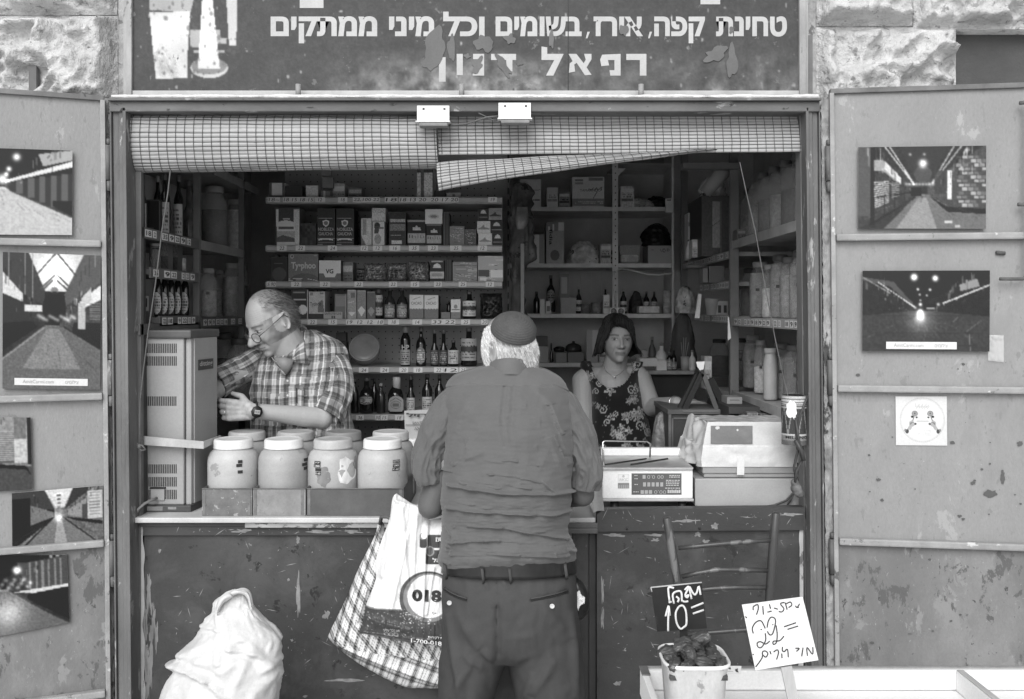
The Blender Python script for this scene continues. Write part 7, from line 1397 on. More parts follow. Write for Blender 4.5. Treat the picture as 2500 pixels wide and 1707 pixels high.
rj(1881, 34, 850, 1.376, 1.0, None, .5, 'opaque white ribbed jar on the bottom right shelf', .35, body=mat('opaque_white', .42, .4), neck=.75)
c = Canvas(60, 70, .22); c.rect(.36, .1, .62, .85, .38); c.line(.36, .5, .62, .42, .006, .2); c.rect(.64, .1, .66, 1, .3); c.noise(.08, 2, 3); Y = 1.45; pack(1713, 478, 1785, 0, Y, .35, c, 'big dark carton with a pale taped strip on the right rack', zb=1.981, side=.2)
pack(1680, 520, 1702, 0, 1.75, .1, C2(16, 44, .38, ('rect', 0, .2, 1, .3, .25), ('rect', .2, .35, .8, .6, .5)), 'narrow pale stacked packets left of the big dark carton', zb=1.981); pack(1702, 575, 1712, 0, 1.7, .08, .34, 'small brown packet wedged by the big dark carton', zb=1.981); bottle(1681, 13, 585, 1.981, 1.7, 'squat', mat('white_bottle', .7, .4), 'small white bottle on the far right shelf'); lump('plastic_bag', 'silvery clear bag crammed high on the right rack', 1716, 425, 1775, 480, 1.5, CLF, 13, zb=ZZ(478, 1.5))
m = MB(); a, b = W(1722, 470, 1.3), W(1772, 412, 1.25); m.tube([a, b], [.03, .036], 16); whole('paper_tube', m, mat('tube_card', .3, .6), 'wide pale cardboard tube leaning high on the right rack', 'tube')
pack(1716, 655, 1728, 0, 1.3, .1, .3, 'narrow carton edge on the small right shelf', zb=1.851); pack(1731, 650, 1768, 0, 1.32, .14, C2(24, 30, .26, ('rect', .0, 0, .1, 1, .34)), 'plain grey carton on the small right shelf', zb=1.851); m = MB(); m.lathe([(.0005, 0), (.05, 0), (.055, .01), (.03, .02), (.0005, .021)], (XX(1700, 1.5), 1.5, ZZ(655, 1.5)), 22); whole('straw_hat', m, mat('dull_lid', .2, .5), 'round dull dish tipped on the far right shelf', 'dish')
m = MB(); z0 = 1.701; m.lathe([(.0005, 0), (.025, 0), (.034, .075), (.037, .078), (.0005, .078)], (XX(1738, 1.4), 1.4, z0), 20); whole('tapered_cup', m, mat('cup_grey', .4, .4), 'grey tapered plastic cup on the lower small right shelf', 'cup')
for i, px in enumerate((1757, 1771)): Y = 1.38; pack(px-8, 735, px+6, 0, Y, .05, C2(10, 16, .42, ('rect', .3, .3, .8, .8, .15)), ['left', 'right'][i]+' one of two small labelled tubs beside the tapered cup', zb=1.7012)
lump('printed_bag', 'bulky printed plastic bag hanging on the far right rack corner', 1655, 700, 1700, 765, 1.9, mat('printed_film', .55, .3, .5, 20, wear=[(.08, .42, 14), (.55, .35, 20)], bump=.006), 21, dep=.05); m = MB(); m.prism([(XX(1705, 1.3), ZZ(718, 1.3)), (XX(1713, 1.3), ZZ(718, 1.3)), (XX(1708, 1.3), ZZ(777, 1.3)), (XX(1696, 1.3), ZZ(777, 1.3))], 1.3, 1.303); whole('paper_strip', m, mat('paper'), 'pale paper strip hanging from the right rack', 'paper'); m = MB(); m.prism([(XX(1777, 1.0), ZZ(775, 1.0)), (XX(1780, 1.0), ZZ(775, 1.0)), (XX(1785, 1.0), ZZ(826, 1.0)), (XX(1777, 1.0), ZZ(832, 1.0))], 1.0, 1.003); whole('paper_strip', m, mat('paper'), 'narrow paper slip hanging beside the rack upright', 'paper')
lump('dark_coat', 'dark garment hanging in shadow at the far right corner', 1645, 765, 1700, 900, 2.0, mat('black_cloth', .12, .9), 31, cat='coat', dep=.06)
# side desk behind the woman
SD = thing('side_table', 'cluttered dark side table behind the woman', 'table', (XX(1620, 1.9), 2.0, .02)); zt_ = ZZ(905, 1.8); m = MB(); m.box(XX(1560, 1.8), XX(1695, 1.8), 1.8, 2.25, zt_-.02, zt_, .002); part('table_top', m, mat('table_grey', .35, .5, .3, 14), SD); m = MB(); m.box(XX(1560, 1.85), XX(1695, 1.85), 1.85, 2.25, .02, zt_-.021); part('table_body', m, DARK, SD)
Y = 1.82; pack(1562, 875, 1605, 0, Y, .15, .5, 'flat white box end on the side table, left', zb=zt_+.02, name='box'); pack(1603, 880, 1628, 0, Y, .08, .48, 'small white carton at the middle of the side table', zb=zt_); pack(1566, 855, 1580, 0, Y+.08, .05, .3, 'small brown box standing behind the flat white box', zb=zt_); bottle(1592, 18, 822, zt_, Y+.12, 'bottle', mat('grey_bottle', .1, .4), 'dim grey spray bottle on the side table', None, .2); bottle(1615, 30, 838, zt_, Y+.1, 'squat', mat('white_bottle'), 'squat pale bottle on the side table', None, .3)
m = MB(); m.lathe(shp('can', 17*SS(Y), .06), (XX(1596, Y), Y+.1, zt_), 20); whole('round_tub', m, mat('cup_grey'), 'low round grey tub on the side table', 'tub'); bottle(1645, 15, 850, zt_, Y, 'squat', DGLASS, 'small glossy dark bottle on the side table', (.3, .05, .4, '')); bottle(1634, 13, 860, zt_, Y, 'sauce', DGLASS, 'little dark jar with a label on the side table', (.4, .05, .6, ''))
m = MB(); m.lathe([(.0005, 0), (.02, 0), (.022, .07), (.021, .07)], (XX(1672, Y), Y, zt_), 16); [m.tube([W(1670+q, 880, Y), W(1672+3*q, 818+abs(q)*6, Y)], .0015, 5) for q in (-3, -1, 1, 3)]; whole('pen_pot', m, mat('cup_grey'), 'pot of pens at the right end of the side table', 'pot'); bottle(1690, 17, 855, zt_, Y, 'squat', mat('white_bottle'), 'small pale bottle beside the pen pot', None, .3)
# wooden till cabinet and A-shaped stand
Y = .75; TC = thing('till_cabinet', 'old dark wooden till cabinet behind the covered register', 'cabinet', (XX(1710, Y), Y, .02)); WD = mat('old_dark_wood', .1, .5, .4, 8, stretch=(.4, 1, 1), wear=[(.13, .35, 20)])
m = MB(); m.pbox(1632, 1011, 1790, 1200, Y+.004, .35, .003); part('case', m, mat('till_dark', .04, .5, .3, 10), TC); m = MB(); m.pbox(1630, 1000, 1795, 1012, Y-.004, .37, .003); part('top_board', m, WD, TC); m = MB(); m.pbox(1640, 1022, 1644, 1200, Y-.0, .005, .001); m.pbox(1645, 1020, 1790, 1024, Y-.0, .005, .001); m.pbox(1632, 1012, 1639, 1200, Y-.002, .006, .001); part('moulding', m, WD, TC)
AS = thing('folding_stand', 'dark A-shaped wooden stand on the till cabinet', 'stand', (XX(1715, Y), Y+.05, ZZ(1000, Y)))
def bar(a, b, w_, Y0, nm='leg', mt=WD):
 p, q = Vector((a[0], a[1], 0)), Vector((b[0], b[1], 0)); d = (q-p).normalized(); n = Vector((-d.y, d.x, 0))*w_/2; pts = [p+n, q+n, q-n, p-n]; m = MB(); m.prism([(XX(v.x, Y0), ZZ(v.y, Y0)) for v in pts], Y0, Y0+.02); part(nm, m, mt, AS)
bar((1714, 912), (1672, 1000), 13, Y+.03, mt=mat('stand_black', .018, .5)); bar((1704, 915), (1660, 1001), 14, Y+.06, mt=mat('stand_black')); bar((1717, 912), (1750, 999), 11, Y+.03); bar((1735, 925), (1772, 998), 16, Y+.07, mt=mat('stand_black')); m = MB(); m.pbox(1667, 1002.5, 1755, 1007, Y-.006, .2, .001); part('base_board', m, mat('pale_wood_edge', .13, .5), AS)
m = MB(); m.prism([(XX(a, Y), ZZ(b, Y)) for a, b in ((1701, 884), (1722, 883), (1719, 902), (1710, 905), (1704, 896))], Y+.01, Y+.02); whole('torn_card', m, mat('paper'), 'torn white card stuck at the peak of the dark stand', 'card')
lump('plastic_bag', 'greyish clear bag slumped below the till cabinet, right of the woman', 1598, 1010, 1640, 1110, .85, mat('grey_film2', .16, .3, .4, 10, bump=.008, bscale=20), 41, dep=.04)
pack(1775, 970, 1812, 0, .72, .1, C2(20, 10, .55, ('line', .1, .5, .9, .4, .02, .3)), 'little pale booklet on the shelf behind the register', zb=ZZ(986, .72), name='booklet', cat='booklet')
m = MB(); m.box(XX(1765, .7), 1.3, .6, 1.0, ZZ(990, .72)-.02, ZZ(986, .72)-.0005); m.box(XX(1765, .7), XX(1775, .7), .62, .98, .02, ZZ(990, .72)-.0205); whole('low_shelf', m, DARK, 'dark low shelf behind the register holding papers', 'shelf')
for i, (a, b, t0) in enumerate(((1826, 1852, 1008), (1856, 1878, 1012), (1880, 1915, 1006))): pack(a, t0, b, 0, .5, .05, C2(16, 14, .46, ('noise', .3, 2, i)), ['leftmost', 'middle', 'right'][i]+' packet peeking over the top of the covered register', zb=ZZ(1050, .5), name='packet', cat='packet', rot=.1*(i-1))
# more stock at the back and on the right
for (k, a, t0, b, tn, lab) in [(1, 1335, 458, 1362, .5, 'pale upright carton left of the handwritten carton, top back shelf'), (1, 1364, 470, 1392, .3, 'brown low carton beside the handwritten carton, top back shelf'), (1, 1515, 455, 1548, .42, 'grey carton right of the angle-iron post, top back shelf'), (2, 1466, 596, 1492, .36, 'small brown carton left of the angle-iron post, second back shelf'), (3, 1473, 720, 1488, .5, 'slim white packet left of the hanging socket'), (4, 1463, 838, 1484, .4, 'small grey carton low behind the woman\'s hair')]:
 c = C2(24, 24, tn, ('rect', .1, .12, .9, .3, tn+.15), ('rect', .1, .6, .9, .7, tn-.18), ('noise', .1, 2, a)); txtlines(c, .15, .35, .85, .55, 2, max(.05, tn-.25), a); Pb(k, a, t0, b, c, lab, dep=.12)
for (k, px, wd, t0, q, lab) in [(3, 1413, 15, 700, 'squat', 'dark squat bottle between the square pot and the low tin'), (3, 1478, 12, 700, 'bottle', 'thin dark bottle by the wire frame'), (3, 1522, 16, 706, 'bottle', 'dark labelled bottle just right of the socket cable'), (2, 1500, 18, 600, 'sauce', 'brown sauce bottle beside the square clear tub'), (4, 1296, 14, 820, 'bottle', 'dark bottle left of the pale square carton, lowest back shelf')]:
 bottle(px, wd, t0, Bz[k], BY+.06, q, BGLASS, lab, (.6, .1, .5, 'band'), .4)
for (px, t0, b, z, Y, tn, lab) in [(1800, 560, 1822, 2.021, .95, .4, 'upright pale packet at the far end of the top right shelf'), (1720, 870, 1738, 1.362, 1.35, .45, 'pale carton beside the dim jar behind the rack upright'), (1690, 585, 1703, 1.981, 1.55, .5, 'slim white carton in front of the small brown packet')]:
 c = C2(16, 24, tn, ('rect', .15, .15, .85, .4, tn+.15), ('noise', .12, 1, px)); txtlines(c, .15, .5, .85, .85, 3, tn-.25, px); pack(px, t0, b, 0, Y, .08, c, lab, zb=z)
for (a, b, t0, k, tn, lab) in [(812, 842, 448, 0, .45, 'small pale box on the top centre shelf between price tags'), (850, 884, 458, 0, .3, 'low brown box on the bare part of the top centre shelf'), (834, 862, 640, 2, .3, 'dark brown carton left of the shiny packets, third centre shelf')]:
 c = C2(24, 20, tn, ('rect', .1, .2, .9, .5, tn+.2), ('noise', .1, 1, a)); txtlines(c, .1, .6, .9, .9, 2, tn-.2, a); pack(a, t0, b, 0, Yg+.06, .1, c, lab, zb=SZ[k]+.0005)
# ================================================================== people
SKIN = mat('skin', attr=True, rough=.48, var=.05, scale=14, bump=.0006, bscale=160, gv=.05)
CLOTH = mat('woven_cloth', attr=True, rough=.85, var=.05, scale=20, bump=.0004, bscale=300, gv=.05, sheen=.15)
lin = lambda v: max(0, v)**2.2*.92+.004
def remesh(mb, vox, smooth=2):
 me = bpy.data.meshes.new('tmp'); me.from_pydata(mb.v, [], mb.f); o = bpy.data.objects.new('tmp', me); C.objects.link(o)
 md = o.modifiers.new('r', 'REMESH'); md.mode = 'VOXEL'; md.voxel_size = vox; md.adaptivity = 0; bpy.context.view_layer.update()
 e = bpy.data.meshes.new_from_object(o.evaluated_get(bpy.context.evaluated_depsgraph_get())); n = len(e.vertices); co = np.zeros(n*3); e.vertices.foreach_get('co', co); co = co.reshape(-1, 3)
 ed = np.zeros(len(e.edges)*2, int); e.edges.foreach_get('vertices', ed); ed = ed.reshape(-1, 2); fs = [tuple(p.vertices) for p in e.polygons]
 bpy.data.objects.remove(o); bpy.data.meshes.remove(me); bpy.data.meshes.remove(e)
 # keep the largest island only
 par = np.arange(n); ch = True
 while ch:
  a, b = par[ed[:, 0]], par[ed[:, 1]]; lo = np.minimum(a, b); new = par.copy(); np.minimum.at(new, ed[:, 0], lo); np.minimum.at(new, ed[:, 1], lo); new = new[new]; ch = (new != par).any(); par = new
 k, c = np.unique(par, return_counts=True); keep = par == k[c.argmax()]; idx = np.cumsum(keep)-1; co = co[keep]; fs = [tuple(idx[list(f)]) for f in fs if keep[f[0]]]; ed = idx[ed[keep[ed[:, 0]]]]
 n = len(co); deg = np.bincount(ed.ravel(), minlength=n)[:, None]
 for _ in range(smooth):
  s = np.zeros_like(co); np.add.at(s, ed[:, 0], co[ed[:, 1]]); np.add.at(s, ed[:, 1], co[ed[:, 0]]); co = co*.45+.55*s/np.maximum(deg, 1)
 return co, fs, ed
def normals(co, fs):
 F4 = np.array([f[:4] if len(f) > 3 else f+(f[2],) for f in fs]); d = np.cross(co[F4[:, 2]]-co[F4[:, 0]], co[F4[:, 3]]-co[F4[:, 1]]); N_ = np.zeros_like(co)
 for k in range(4): np.add.at(N_, F4[:, k], d)
 return N_/np.maximum(np.linalg.norm(N_, axis=1, keepdims=True), 1e-9)
def build(name, co, fs, cols, m, parent):
 b = MB(); b.add(co.tolist(), fs, True, cols); return b.make(name, m, parent)
def headmesh(mb, c, R, s, fem=0, jowl=0):
 c = Vector(c); T = lambda p: c+R @ (Vector(p)*s)
 nu, nv = 72, 50; vs = []
 g = lambda v, w_: math.exp(-(v/w_)**2)
 def fn(u, v):
  a = 2*PI*u; t = PI*v; sx, sy, sz = math.sin(t)*math.sin(a), -math.sin(t)*math.cos(a), math.cos(t)
  x, y, z = .074*sx, .097*sy, .118*sz
  if z < 0: q = -z/.118; x *= 1-(.30 if not jowl else .18)*q**1.6; y *= (1-.5*q if y > 0 else 1+.6*q**2.6)
  if y < 0: y *= 1-.05*(1-abs(sx)); 
  if z > .02: x *= 1-.03*g(z-.07, .05)
  if sy < 0:
   y += .012*(g(abs(x)-.031, .016)*g(z-.004, .012)); y -= .004*g(abs(x)-.03, .022)*g(z-.024, .008); y -= .005*g(abs(x)-.042, .018)*g(z+.032, .018)
   y += .004*g(abs(x)-.028-.1*(-.04-z), .006)*g(z+.05, .018)*(1+jowl); y -= .006*g(x, .02)*g(z+.098, .014); y += .004*g(z+.082, .006)*g(x, .025)
  if abs(sx) > .8: x += -.006*g(z-.02, .03)*(1 if x > 0 else -1)*g(y+.055, .02)
  return tuple(T((x, y, z)))
 mb.grid(lambda u, v: fn(u, .004+.992*v), nu, nv, cu=True); o = len(mb.v)
 mb.f += [tuple(range(o-nu*nv, o-nu*nv+nu))[::-1], tuple(range(o-nu, o))]; mb.mi += [0, 0]; mb.sm += [True, True]
 k = .9 if fem else 1.08; mb.ell(T((0, -.069, -.093)), (.021*s, .017*s, .017*s), 14, R)
 for a, b, ra, rb in (((0, -.088, .012), (0, -.099, -.012), .008*k, .009*k), ((0, -.099, -.012), (0, -.110*k**.3, -.033), .009*k, .0125*k), ((.010, -.098, -.038), (.012, -.092, -.036), .008*k, .008*k), ((-.010, -.098, -.038), (-.012, -.092, -.036), .008*k, .008*k)): mb.cap(T(a), T(b), ra*s, rb*s, 12)
 for z, yy, r_ in ((-.0585, -.0895, .0052), (-.0685, -.0885, .0058)):
  pts = [T((x, yy+.012*(abs(x)/.024)**2, z+(.002 if z > -.06 else .001)*(1-(x/.02)**2))) for x in np.linspace(-.024, .024, 9)]; mb.tube(pts, [s*(.8 if fem else 1)*r_*(.35+.65*math.sqrt(max(0, 1-(x/.026)**2))) for x in np.linspace(-.024, .024, 9)], 10)
 for sg in (-1, 1):
  mb.ell(T((sg*.031, -.073, .003)), (.0125*s,)*3, 14)
  if fem: continue
  ring = [T((sg*(.073+.006*math.sin(q)**2+.004*(q > 3.5)), .012+.013*math.cos(q)+.004*math.sin(q), -.004+.031*math.sin(q))) for q in np.linspace(-1.9, 3.9, 18)]
  mb.tube(ring, [s*.0042]*18, 8); mb.ell(T((sg*.071, .008, -.002)), (.006*s, .012*s, .024*s), 12, R); mb.ell(T((sg*.072, .004, -.030)), (.005*s, .006*s, .008*s), 10, R)
def headcols(co, c, R, s, base, brow=.12, lip=.8, iris=.07, hair=None, lids=.8):
 L_ = (co-np.array(c)) @ np.array(R)/s; x, y, z = L_.T; col = np.full(len(co), base); f = y < -.03; ax = np.abs(x)
 near = (ax < .11) & (np.abs(z) < .14) & (np.abs(y) < .14)
 def mix(m, v, op=1.): 
  nonlocal col; w_ = np.clip(m, 0, 1)*op*near; col = col*(1-w_)+v*w_
 gs = lambda v, w_: np.exp(-(v/w_)**2)
 mix(f*gs(ax-.031, .018)*gs(z-.002, .012), base*lids*.9, .6)
 mix(f*(np.abs((ax-.031)/.0135)**2+np.abs((z-.002)/.0052)**2 < 1), base*1.2); mix(f*(np.hypot(ax-.031, z-.002) < .0058), iris); mix(f*(np.abs(z-.0085+.25*np.abs(ax-.031)) < .0022)*(np.abs(ax-.031) < .015), base*.35, .9); mix(f*(np.abs(z+.004-.1*np.abs(ax-.031)) < .0016)*(np.abs(ax-.031) < .013), base*.55, .6)
 mix(f*gs(z-.0225+.14*np.abs(ax-.032), .0042)*(np.abs(ax-.033) < .021), brow, .9)
 mix(f*gs(z+.064, .007)*(ax < .024), base*lip, .9); mix(f*gs(z+.0635, .0018)*(ax < .025), base*.3, .9)
 mix(f*gs(z+.043, .003)*gs(ax-.009, .005), base*.3, .8); mix(f*gs(ax-.03-.25*(-.04-z), .0035)*gs(z+.052, .02), base*.7, .6)
 mix(f*gs(z+.087, .005)*gs(x, .02), base*.8, .6)
 mix((ax > .071)*(ax < .08)*gs(y-.010, .007)*gs(z+.002, .013), base*.5, .7)
 if hair is not None: col = hair(col, x, y, z, near)
 return col
def hand(mb, w, d, n, up, s=1.0, curl=.5, spread=.02):
 """w wrist, d finger direction, n = direction the palm faces, up = towards the index finger"""
 w, d, n, up = Vector(w), Vector(d).normalized(), Vector(n).normalized(), Vector(up).normalized()
 k = w+d*.088*s
 for q in (-1, -.33, .33, 1): mb.cap(w+up*q*.018*s+d*.01*s, k+up*q*.030*s, .017*s, .0125*s, 10)
 for i, (q, L_) in enumerate(((1, .9), (.35, 1), (-.33, .94), (-1, .74))):
  p = k+up*q*.031*s; dd = (d+up*q*spread*4).normalized(); a = curl*(.55+.1*i)
  for j, (l, r0, r1) in enumerate(((.042, .0102, .0092), (.027, .0092, .0083), (.022, .0083, .007))):
   dr = (dd*math.cos(a)+n*math.sin(a)).normalized(); e = p+dr*l*L_*s; mb.cap(p, e, r0*s, r1*s, 10); p = e; a += curl*(1.1 if j == 0 else .8)
 p = w+up*.026*s+d*.022*s+n*.006*s; dr = (d*.6+up*.55+n*.5).normalized(); e = p+dr*.04*s; mb.cap(p, e, .0145*s, .0115*s, 10); dr2 = (d*.9+up*.15+n*.5).normalized(); e2 = e+dr2*.03*s; mb.cap(e, e2, .0115*s, .010*s, 10); mb.cap(e2, e2+dr2*.022*s, .010*s, .008*s, 10)
def strands(mb, roots, path, n, r0, seed, tone=(.6, .9)):
 r = random.Random(seed)
 for i in range(n):
  p0 = roots(r)
  if p0 is None: continue
  pts = path(p0, r); t = r.uniform(*tone); mb.c = lin(t); k = len(pts); mb.tube(pts, [r0*(1-.6*q/(k-1)) for q in range(k)], 3, cap=False)
 mb.c = 1
def Rh(yaw, pitch, roll=0): return Matrix.Rotation(math.radians(yaw), 3, 'Z') @ Matrix.Rotation(math.radians(pitch), 3, 'X') @ Matrix.Rotation(math.radians(roll), 3, 'Y')
def sleeve(mb, pts, rad, cols, nseg=90, nrow=90, fold=.004, seed=1, flat=1.0, hem=None, ref=(0, -1, 0)):
 """loft along a path; rad per point; cols(s metres along, angle) -> tone"""
 P_ = [Vector(p) for p in pts]; n = len(P_); seg = [0]
 for i in range(1, n): seg.append(seg[-1]+(P_[i]-P_[i-1]).length)
 rows = [[seg[i], *P_[i], rad[i]] for i in range(n)]; vs = []; cc = []; T = seg[-1]
 for j in range(nrow):
  s_ = T*j/(nrow-1); x, y, z, r_ = catmull(rows, s_); a2 = catmull(rows, min(T, s_+.004))[:3]; a1 = catmull(rows, max(0, s_-.004))[:3]; t = (Vector(a2)-Vector(a1)).normalized(); u = Vector(ref); u = (u-t*u.dot(t)).normalized(); w_ = t.cross(u)
  for i in range(nseg):
   a = 2*PI*i/nseg; q = Vector((math.cos(a)*1.5, math.sin(a)*1.5, s_*14+seed)); f = fold*(mnoise.noise(q)*1.6+(.5-abs(mnoise.noise(q*1.9+Vector((3, 1, seed))))*2.2)*.8); rr_ = r_+f*min(1, .25+j/nrow*1.2)
   p = Vector((x, y, z))+u*math.cos(a)*rr_*flat+w_*math.sin(a)*rr_
   if hem and j > nrow*.6: p += t*hem*math.sin(a)*(j/nrow-.6)/.4
   vs.append(p); cc.append(lin(cols(s_, a)))
 fs = [(j*nseg+i, j*nseg+(i+1) % nseg, (j+1)*nseg+(i+1) % nseg, (j+1)*nseg+i) for j in range(nrow-1) for i in range(nseg)]
 # turned-in ends
 o = len(vs)
 for j, rowi in ((0, 0), (nrow-1, nrow-1)):
  c_ = sum((vs[rowi*nseg+i] for i in range(nseg)), Vector())/nseg
  for i in range(nseg): vs.append(vs[rowi*nseg+i].lerp(c_, .12)); cc.append(cc[rowi*nseg+i]*.6)
 for i in range(nseg): fs.append((i, o+i, o+(i+1) % nseg, (i+1) % nseg)); fs.append(((nrow-1)*nseg+i, (nrow-1)*nseg+(i+1) % nseg, o+nseg+(i+1) % nseg, o+nseg+i))
 return mb.add(vs, fs, True, cc)
def pj(co): d = co[:, 1]-CAMY; return CX+co[:, 0]*F/d, HZ-(co[:, 2]-EYE)*F/d
# ------------------------------------------------------------------ the customer, seen from behind
Yk = -.25; cu = thing('person', 'elderly man seen from behind in a grey shirt and knitted skullcap at the counter', 'person', (XX(1235, Yk), Yk, 0))
Ck = W(1240, 857, -.16); Rk = Rh(180+42, 14)   # looks away from the camera, turned to the left
mb = MB(); mb.smooth = True; headmesh(mb, Ck, Rk, .95, 0, 1); mb.cap(Ck+Vector((0, -.005, -.05)), W(1243, 960, -.18), .062, .075, 20)
mb.cap(W(1243, 980, -.17), W(1240, 1130, -.22), .13, .14, 24); mb.cap(W(1240, 1130, -.22), W(1240, 1350, -.25), .14, .13, 24); mb.cap(W(1150, 990, -.18), W(1335, 990, -.18), .06, .06, 16)
sL, eL, wL = W(1122, 998, -.2), W(1051, 1236, -.22), W(1120, 1215, .12); sR, eR, wR = W(1362, 998, -.2), W(1421, 1206, -.2), W(1330, 1218, .14)
for S_, E_, H_ in ((sL, eL, wL), (sR, eR, wR)): mb.cap(S_, E_, .046, .038, 16); mb.cap(E_, E_.lerp(H_, .35), .037, .036, 16); mb.cap(E_.lerp(H_, .3), H_, .036, .026, 16)
hand(mb, wL, (.35, 1, -.1), (0, -.1, -1), (1, -.2, 0), .95, .35); hand(mb, wR, (-.3, 1, -.1), (0, -.1, -1), (-1, -.2, 0), .95, .35)
for sx in (-1, 1):
 hp, kn, an = Vector((XX(1240, Yk)+sx*.095, Yk, .92)), Vector((XX(1240, Yk)+sx*.12, Yk-.01, .5)), Vector((XX(1240, Yk)+sx*.13, Yk+.01, .1)); mb.cap(hp, kn, .085, .055, 16); mb.cap(kn, an, .055, .036, 14); mb.cap(an, an+Vector((0, .13, -.055)), .035, .03, 12)
co, fs, ed = remesh(mb, .0042, 2)
def kh(col, x, y, z, near): 
 w_ = near*np.clip(((y > -.02)*(z > -.075))*1.0, 0, 1)*((np.abs(x) < .068) | (z > .03)); return col*(1-w_)+.3*w_
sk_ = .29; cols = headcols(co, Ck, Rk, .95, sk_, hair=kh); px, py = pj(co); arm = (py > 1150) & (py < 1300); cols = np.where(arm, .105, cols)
build('body', co, fs, cols, SKIN, cu)
# white hair below the cap
Tk = lambda p: Ck+Rk @ Vector(p)*.95
def kroot(r):
 for _ in range(30):
  a = r.uniform(-2.35, 2.35); z = r.uniform(-.07, .085); q = math.sqrt(max(0, 1-(z/.118)**2)); sx, sy = math.sin(a)*q, math.cos(a)*q; x, y = .076*sx, .099*sy
  if y < -.045: continue
  if abs(x) > .06 and -.035 < z < .028 and -.01 < y < .03: continue
  if z < 0: qq = -z/.118; x *= 1-.3*qq**1.6; y *= (1-.5*qq if y > 0 else 1)
  return Vector((x, y, z))
def kpath(p, r):
 n = Vector((p.x/.076**2, p.y/.099**2, p.z/.118**2)).normalized(); d = Vector((r.uniform(-.25, .25)-p.x*2, .25 if p.y > 0 else .7, -1)).normalized(); L_ = r.uniform(.014, .03)*(1.2 if p.z < -.02 else 1); out = []
 for k in range(4): t = k/3; out.append(Tk(p+n*(.001+.008*t*(1-t*.55)+r.uniform(0, .002))+d*L_*t))
 return out
m = MB(); strands(m, kroot, kpath, 5200, .0007, 4, (.72, 1.0)); part('hair', m, mat('white_hair', attr=True, rough=.55, var=.1, scale=30), cu)
m = MB(); m.c = lin(.8); m.smooth = True
def hshell(u, v):
 a = -2.25+4.5*u; z = -.08+.14*v; q = math.sqrt(max(0, 1-(z/.118)**2)); x, y = .0765*math.sin(a)*q, .0995*math.cos(a)*q
 if z < 0: qq = -z/.118; x *= 1-.3*qq**1.6; y *= (1-.5*qq if y > 0 else 1)
 return tuple(Tk((x, y, z)))
m.grid(hshell, 60, 20); part('hair', m, mat('white_hair'), cu)
# knitted skullcap, sits tilted on the crown
m = MB(); A = Ck; RK = Matrix.Rotation(math.radians(12), 3, 'Y') @ Matrix.Rotation(math.radians(29), 3, 'X'); kc = Ck+RK @ Vector((.004, 0, .070)); rk = .069; hk_ = .052
def kip(u, v):
 t = v; a = 2*PI*u; rr_ = rk*math.sin(min(1, t)*PI/2)**.92; z = hk_*math.cos(t*PI/2)**.95; rib = .0005*math.sin(t*PI*24); q = Vector((rr_*math.cos(a)*(1+.0), rr_*math.sin(a)*1.12, z)); n = Vector((q.x, q.y, q.z*.7)).normalized(); return tuple(kc+RK @ (q+n*(rib+.0006*math.sin(a*90+t*200))))
m.grid(lambda u, v: kip(u, .02+.98*v), 130, 96, cu=True, flip=True); m.f.append(tuple(range(130))); m.mi.append(0); m.sm.append(True); part('skullcap', m, mat('knit_wool', .075, .95, .12, 30, bump=.0008, bscale=220, gv=.15), cu)
# shirt
seams = [((1082, 948), (1146, 935), 1.8, -.003), ((1146, 935), (1230, 942), 1.8, -.003), ((1230, 942), (1354, 940), 1.8, -.003), ((1354, 940), (1390, 956), 1.8, -.003), ((1231, 944), (1222, 1030), 2.4, -.006), ((1252, 944), (1246, 1030), 2.4, -.006), ((1225, 1030), (1232, 1085), 4, -.0025), ((1240, 1020), (1252, 1090), 4, -.0025), ((1082, 950), (1085, 1100), 2.5, -.002), ((1392, 950), (1402, 1130), 2.5, -.002)]
rid = []
def chain(pts, wd, am):
 for a, b in zip(pts, pts[1:]): rid.append((a, b, wd, am))
chain([(1095, 1182), (1167, 1190), (1230, 1199), (1346, 1202), (1400, 1199)], 4.2, .0105); chain([(1092, 1236), (1160, 1243), (1230, 1247), (1354, 1252), (1392, 1246)], 4, .0105); chain([(1142, 1278), (1230, 1281), (1292, 1293), (1385, 1311)], 4, .009); chain([(1100, 1319), (1180, 1310), (1271, 1314), (1354, 1320), (1380, 1316)], 5, .0105); chain([(1100, 1349), (1188, 1341), (1292, 1347), (1385, 1352)], 5, .009); chain([(1325, 1172), (1352, 1198), (1390, 1205)], 4, .006); chain([(1090, 1280), (1110, 1310), (1100, 1345)], 6, .006); chain([(1110, 1256), (1095, 1320)], 6, .005)
chain([(1310, 950), (1345, 985), (1372, 1050)], 9, .0035); chain([(1290, 990), (1340, 1060), (1380, 1160)], 10, .003); chain([(1290, 1060), (1330, 1120)], 10, .0025); chain([(1140, 985), (1110, 1050), (1095, 1120)], 10, .003); chain([(1205, 1153), (1270, 1160)], 3, .002); chain([(1185, 1120), (1250, 1128)], 4, .0015); chain([(1100, 1130), (1180, 1100)], 8, .002)
rw = random.Random(3)
for _ in range(70):
 a, b = rw.uniform(1095, 1370), 1110+280*rw.random()**.7; L_ = rw.uniform(12, 70); t = rw.uniform(-.14, .22); chain([(a-L_/2, b-t*L_/2), (a, b+rw.uniform(-3, 3)), (a+L_/2, b+t*L_/2)], rw.uniform(2, 4), rw.uniform(.0015, .0055))
for _ in range(16):
 a, b = rw.choice([rw.uniform(1090, 1130), rw.uniform(1340, 1390)]), rw.uniform(990, 1150); L_ = rw.uniform(30, 80); q = .5 if a > 1240 else -.5; chain([(a-q*L_*.6, b-L_/2), (a+q*L_*.2, b+L_/2)], rw.uniform(4, 8), rw.uniform(.002, .004))
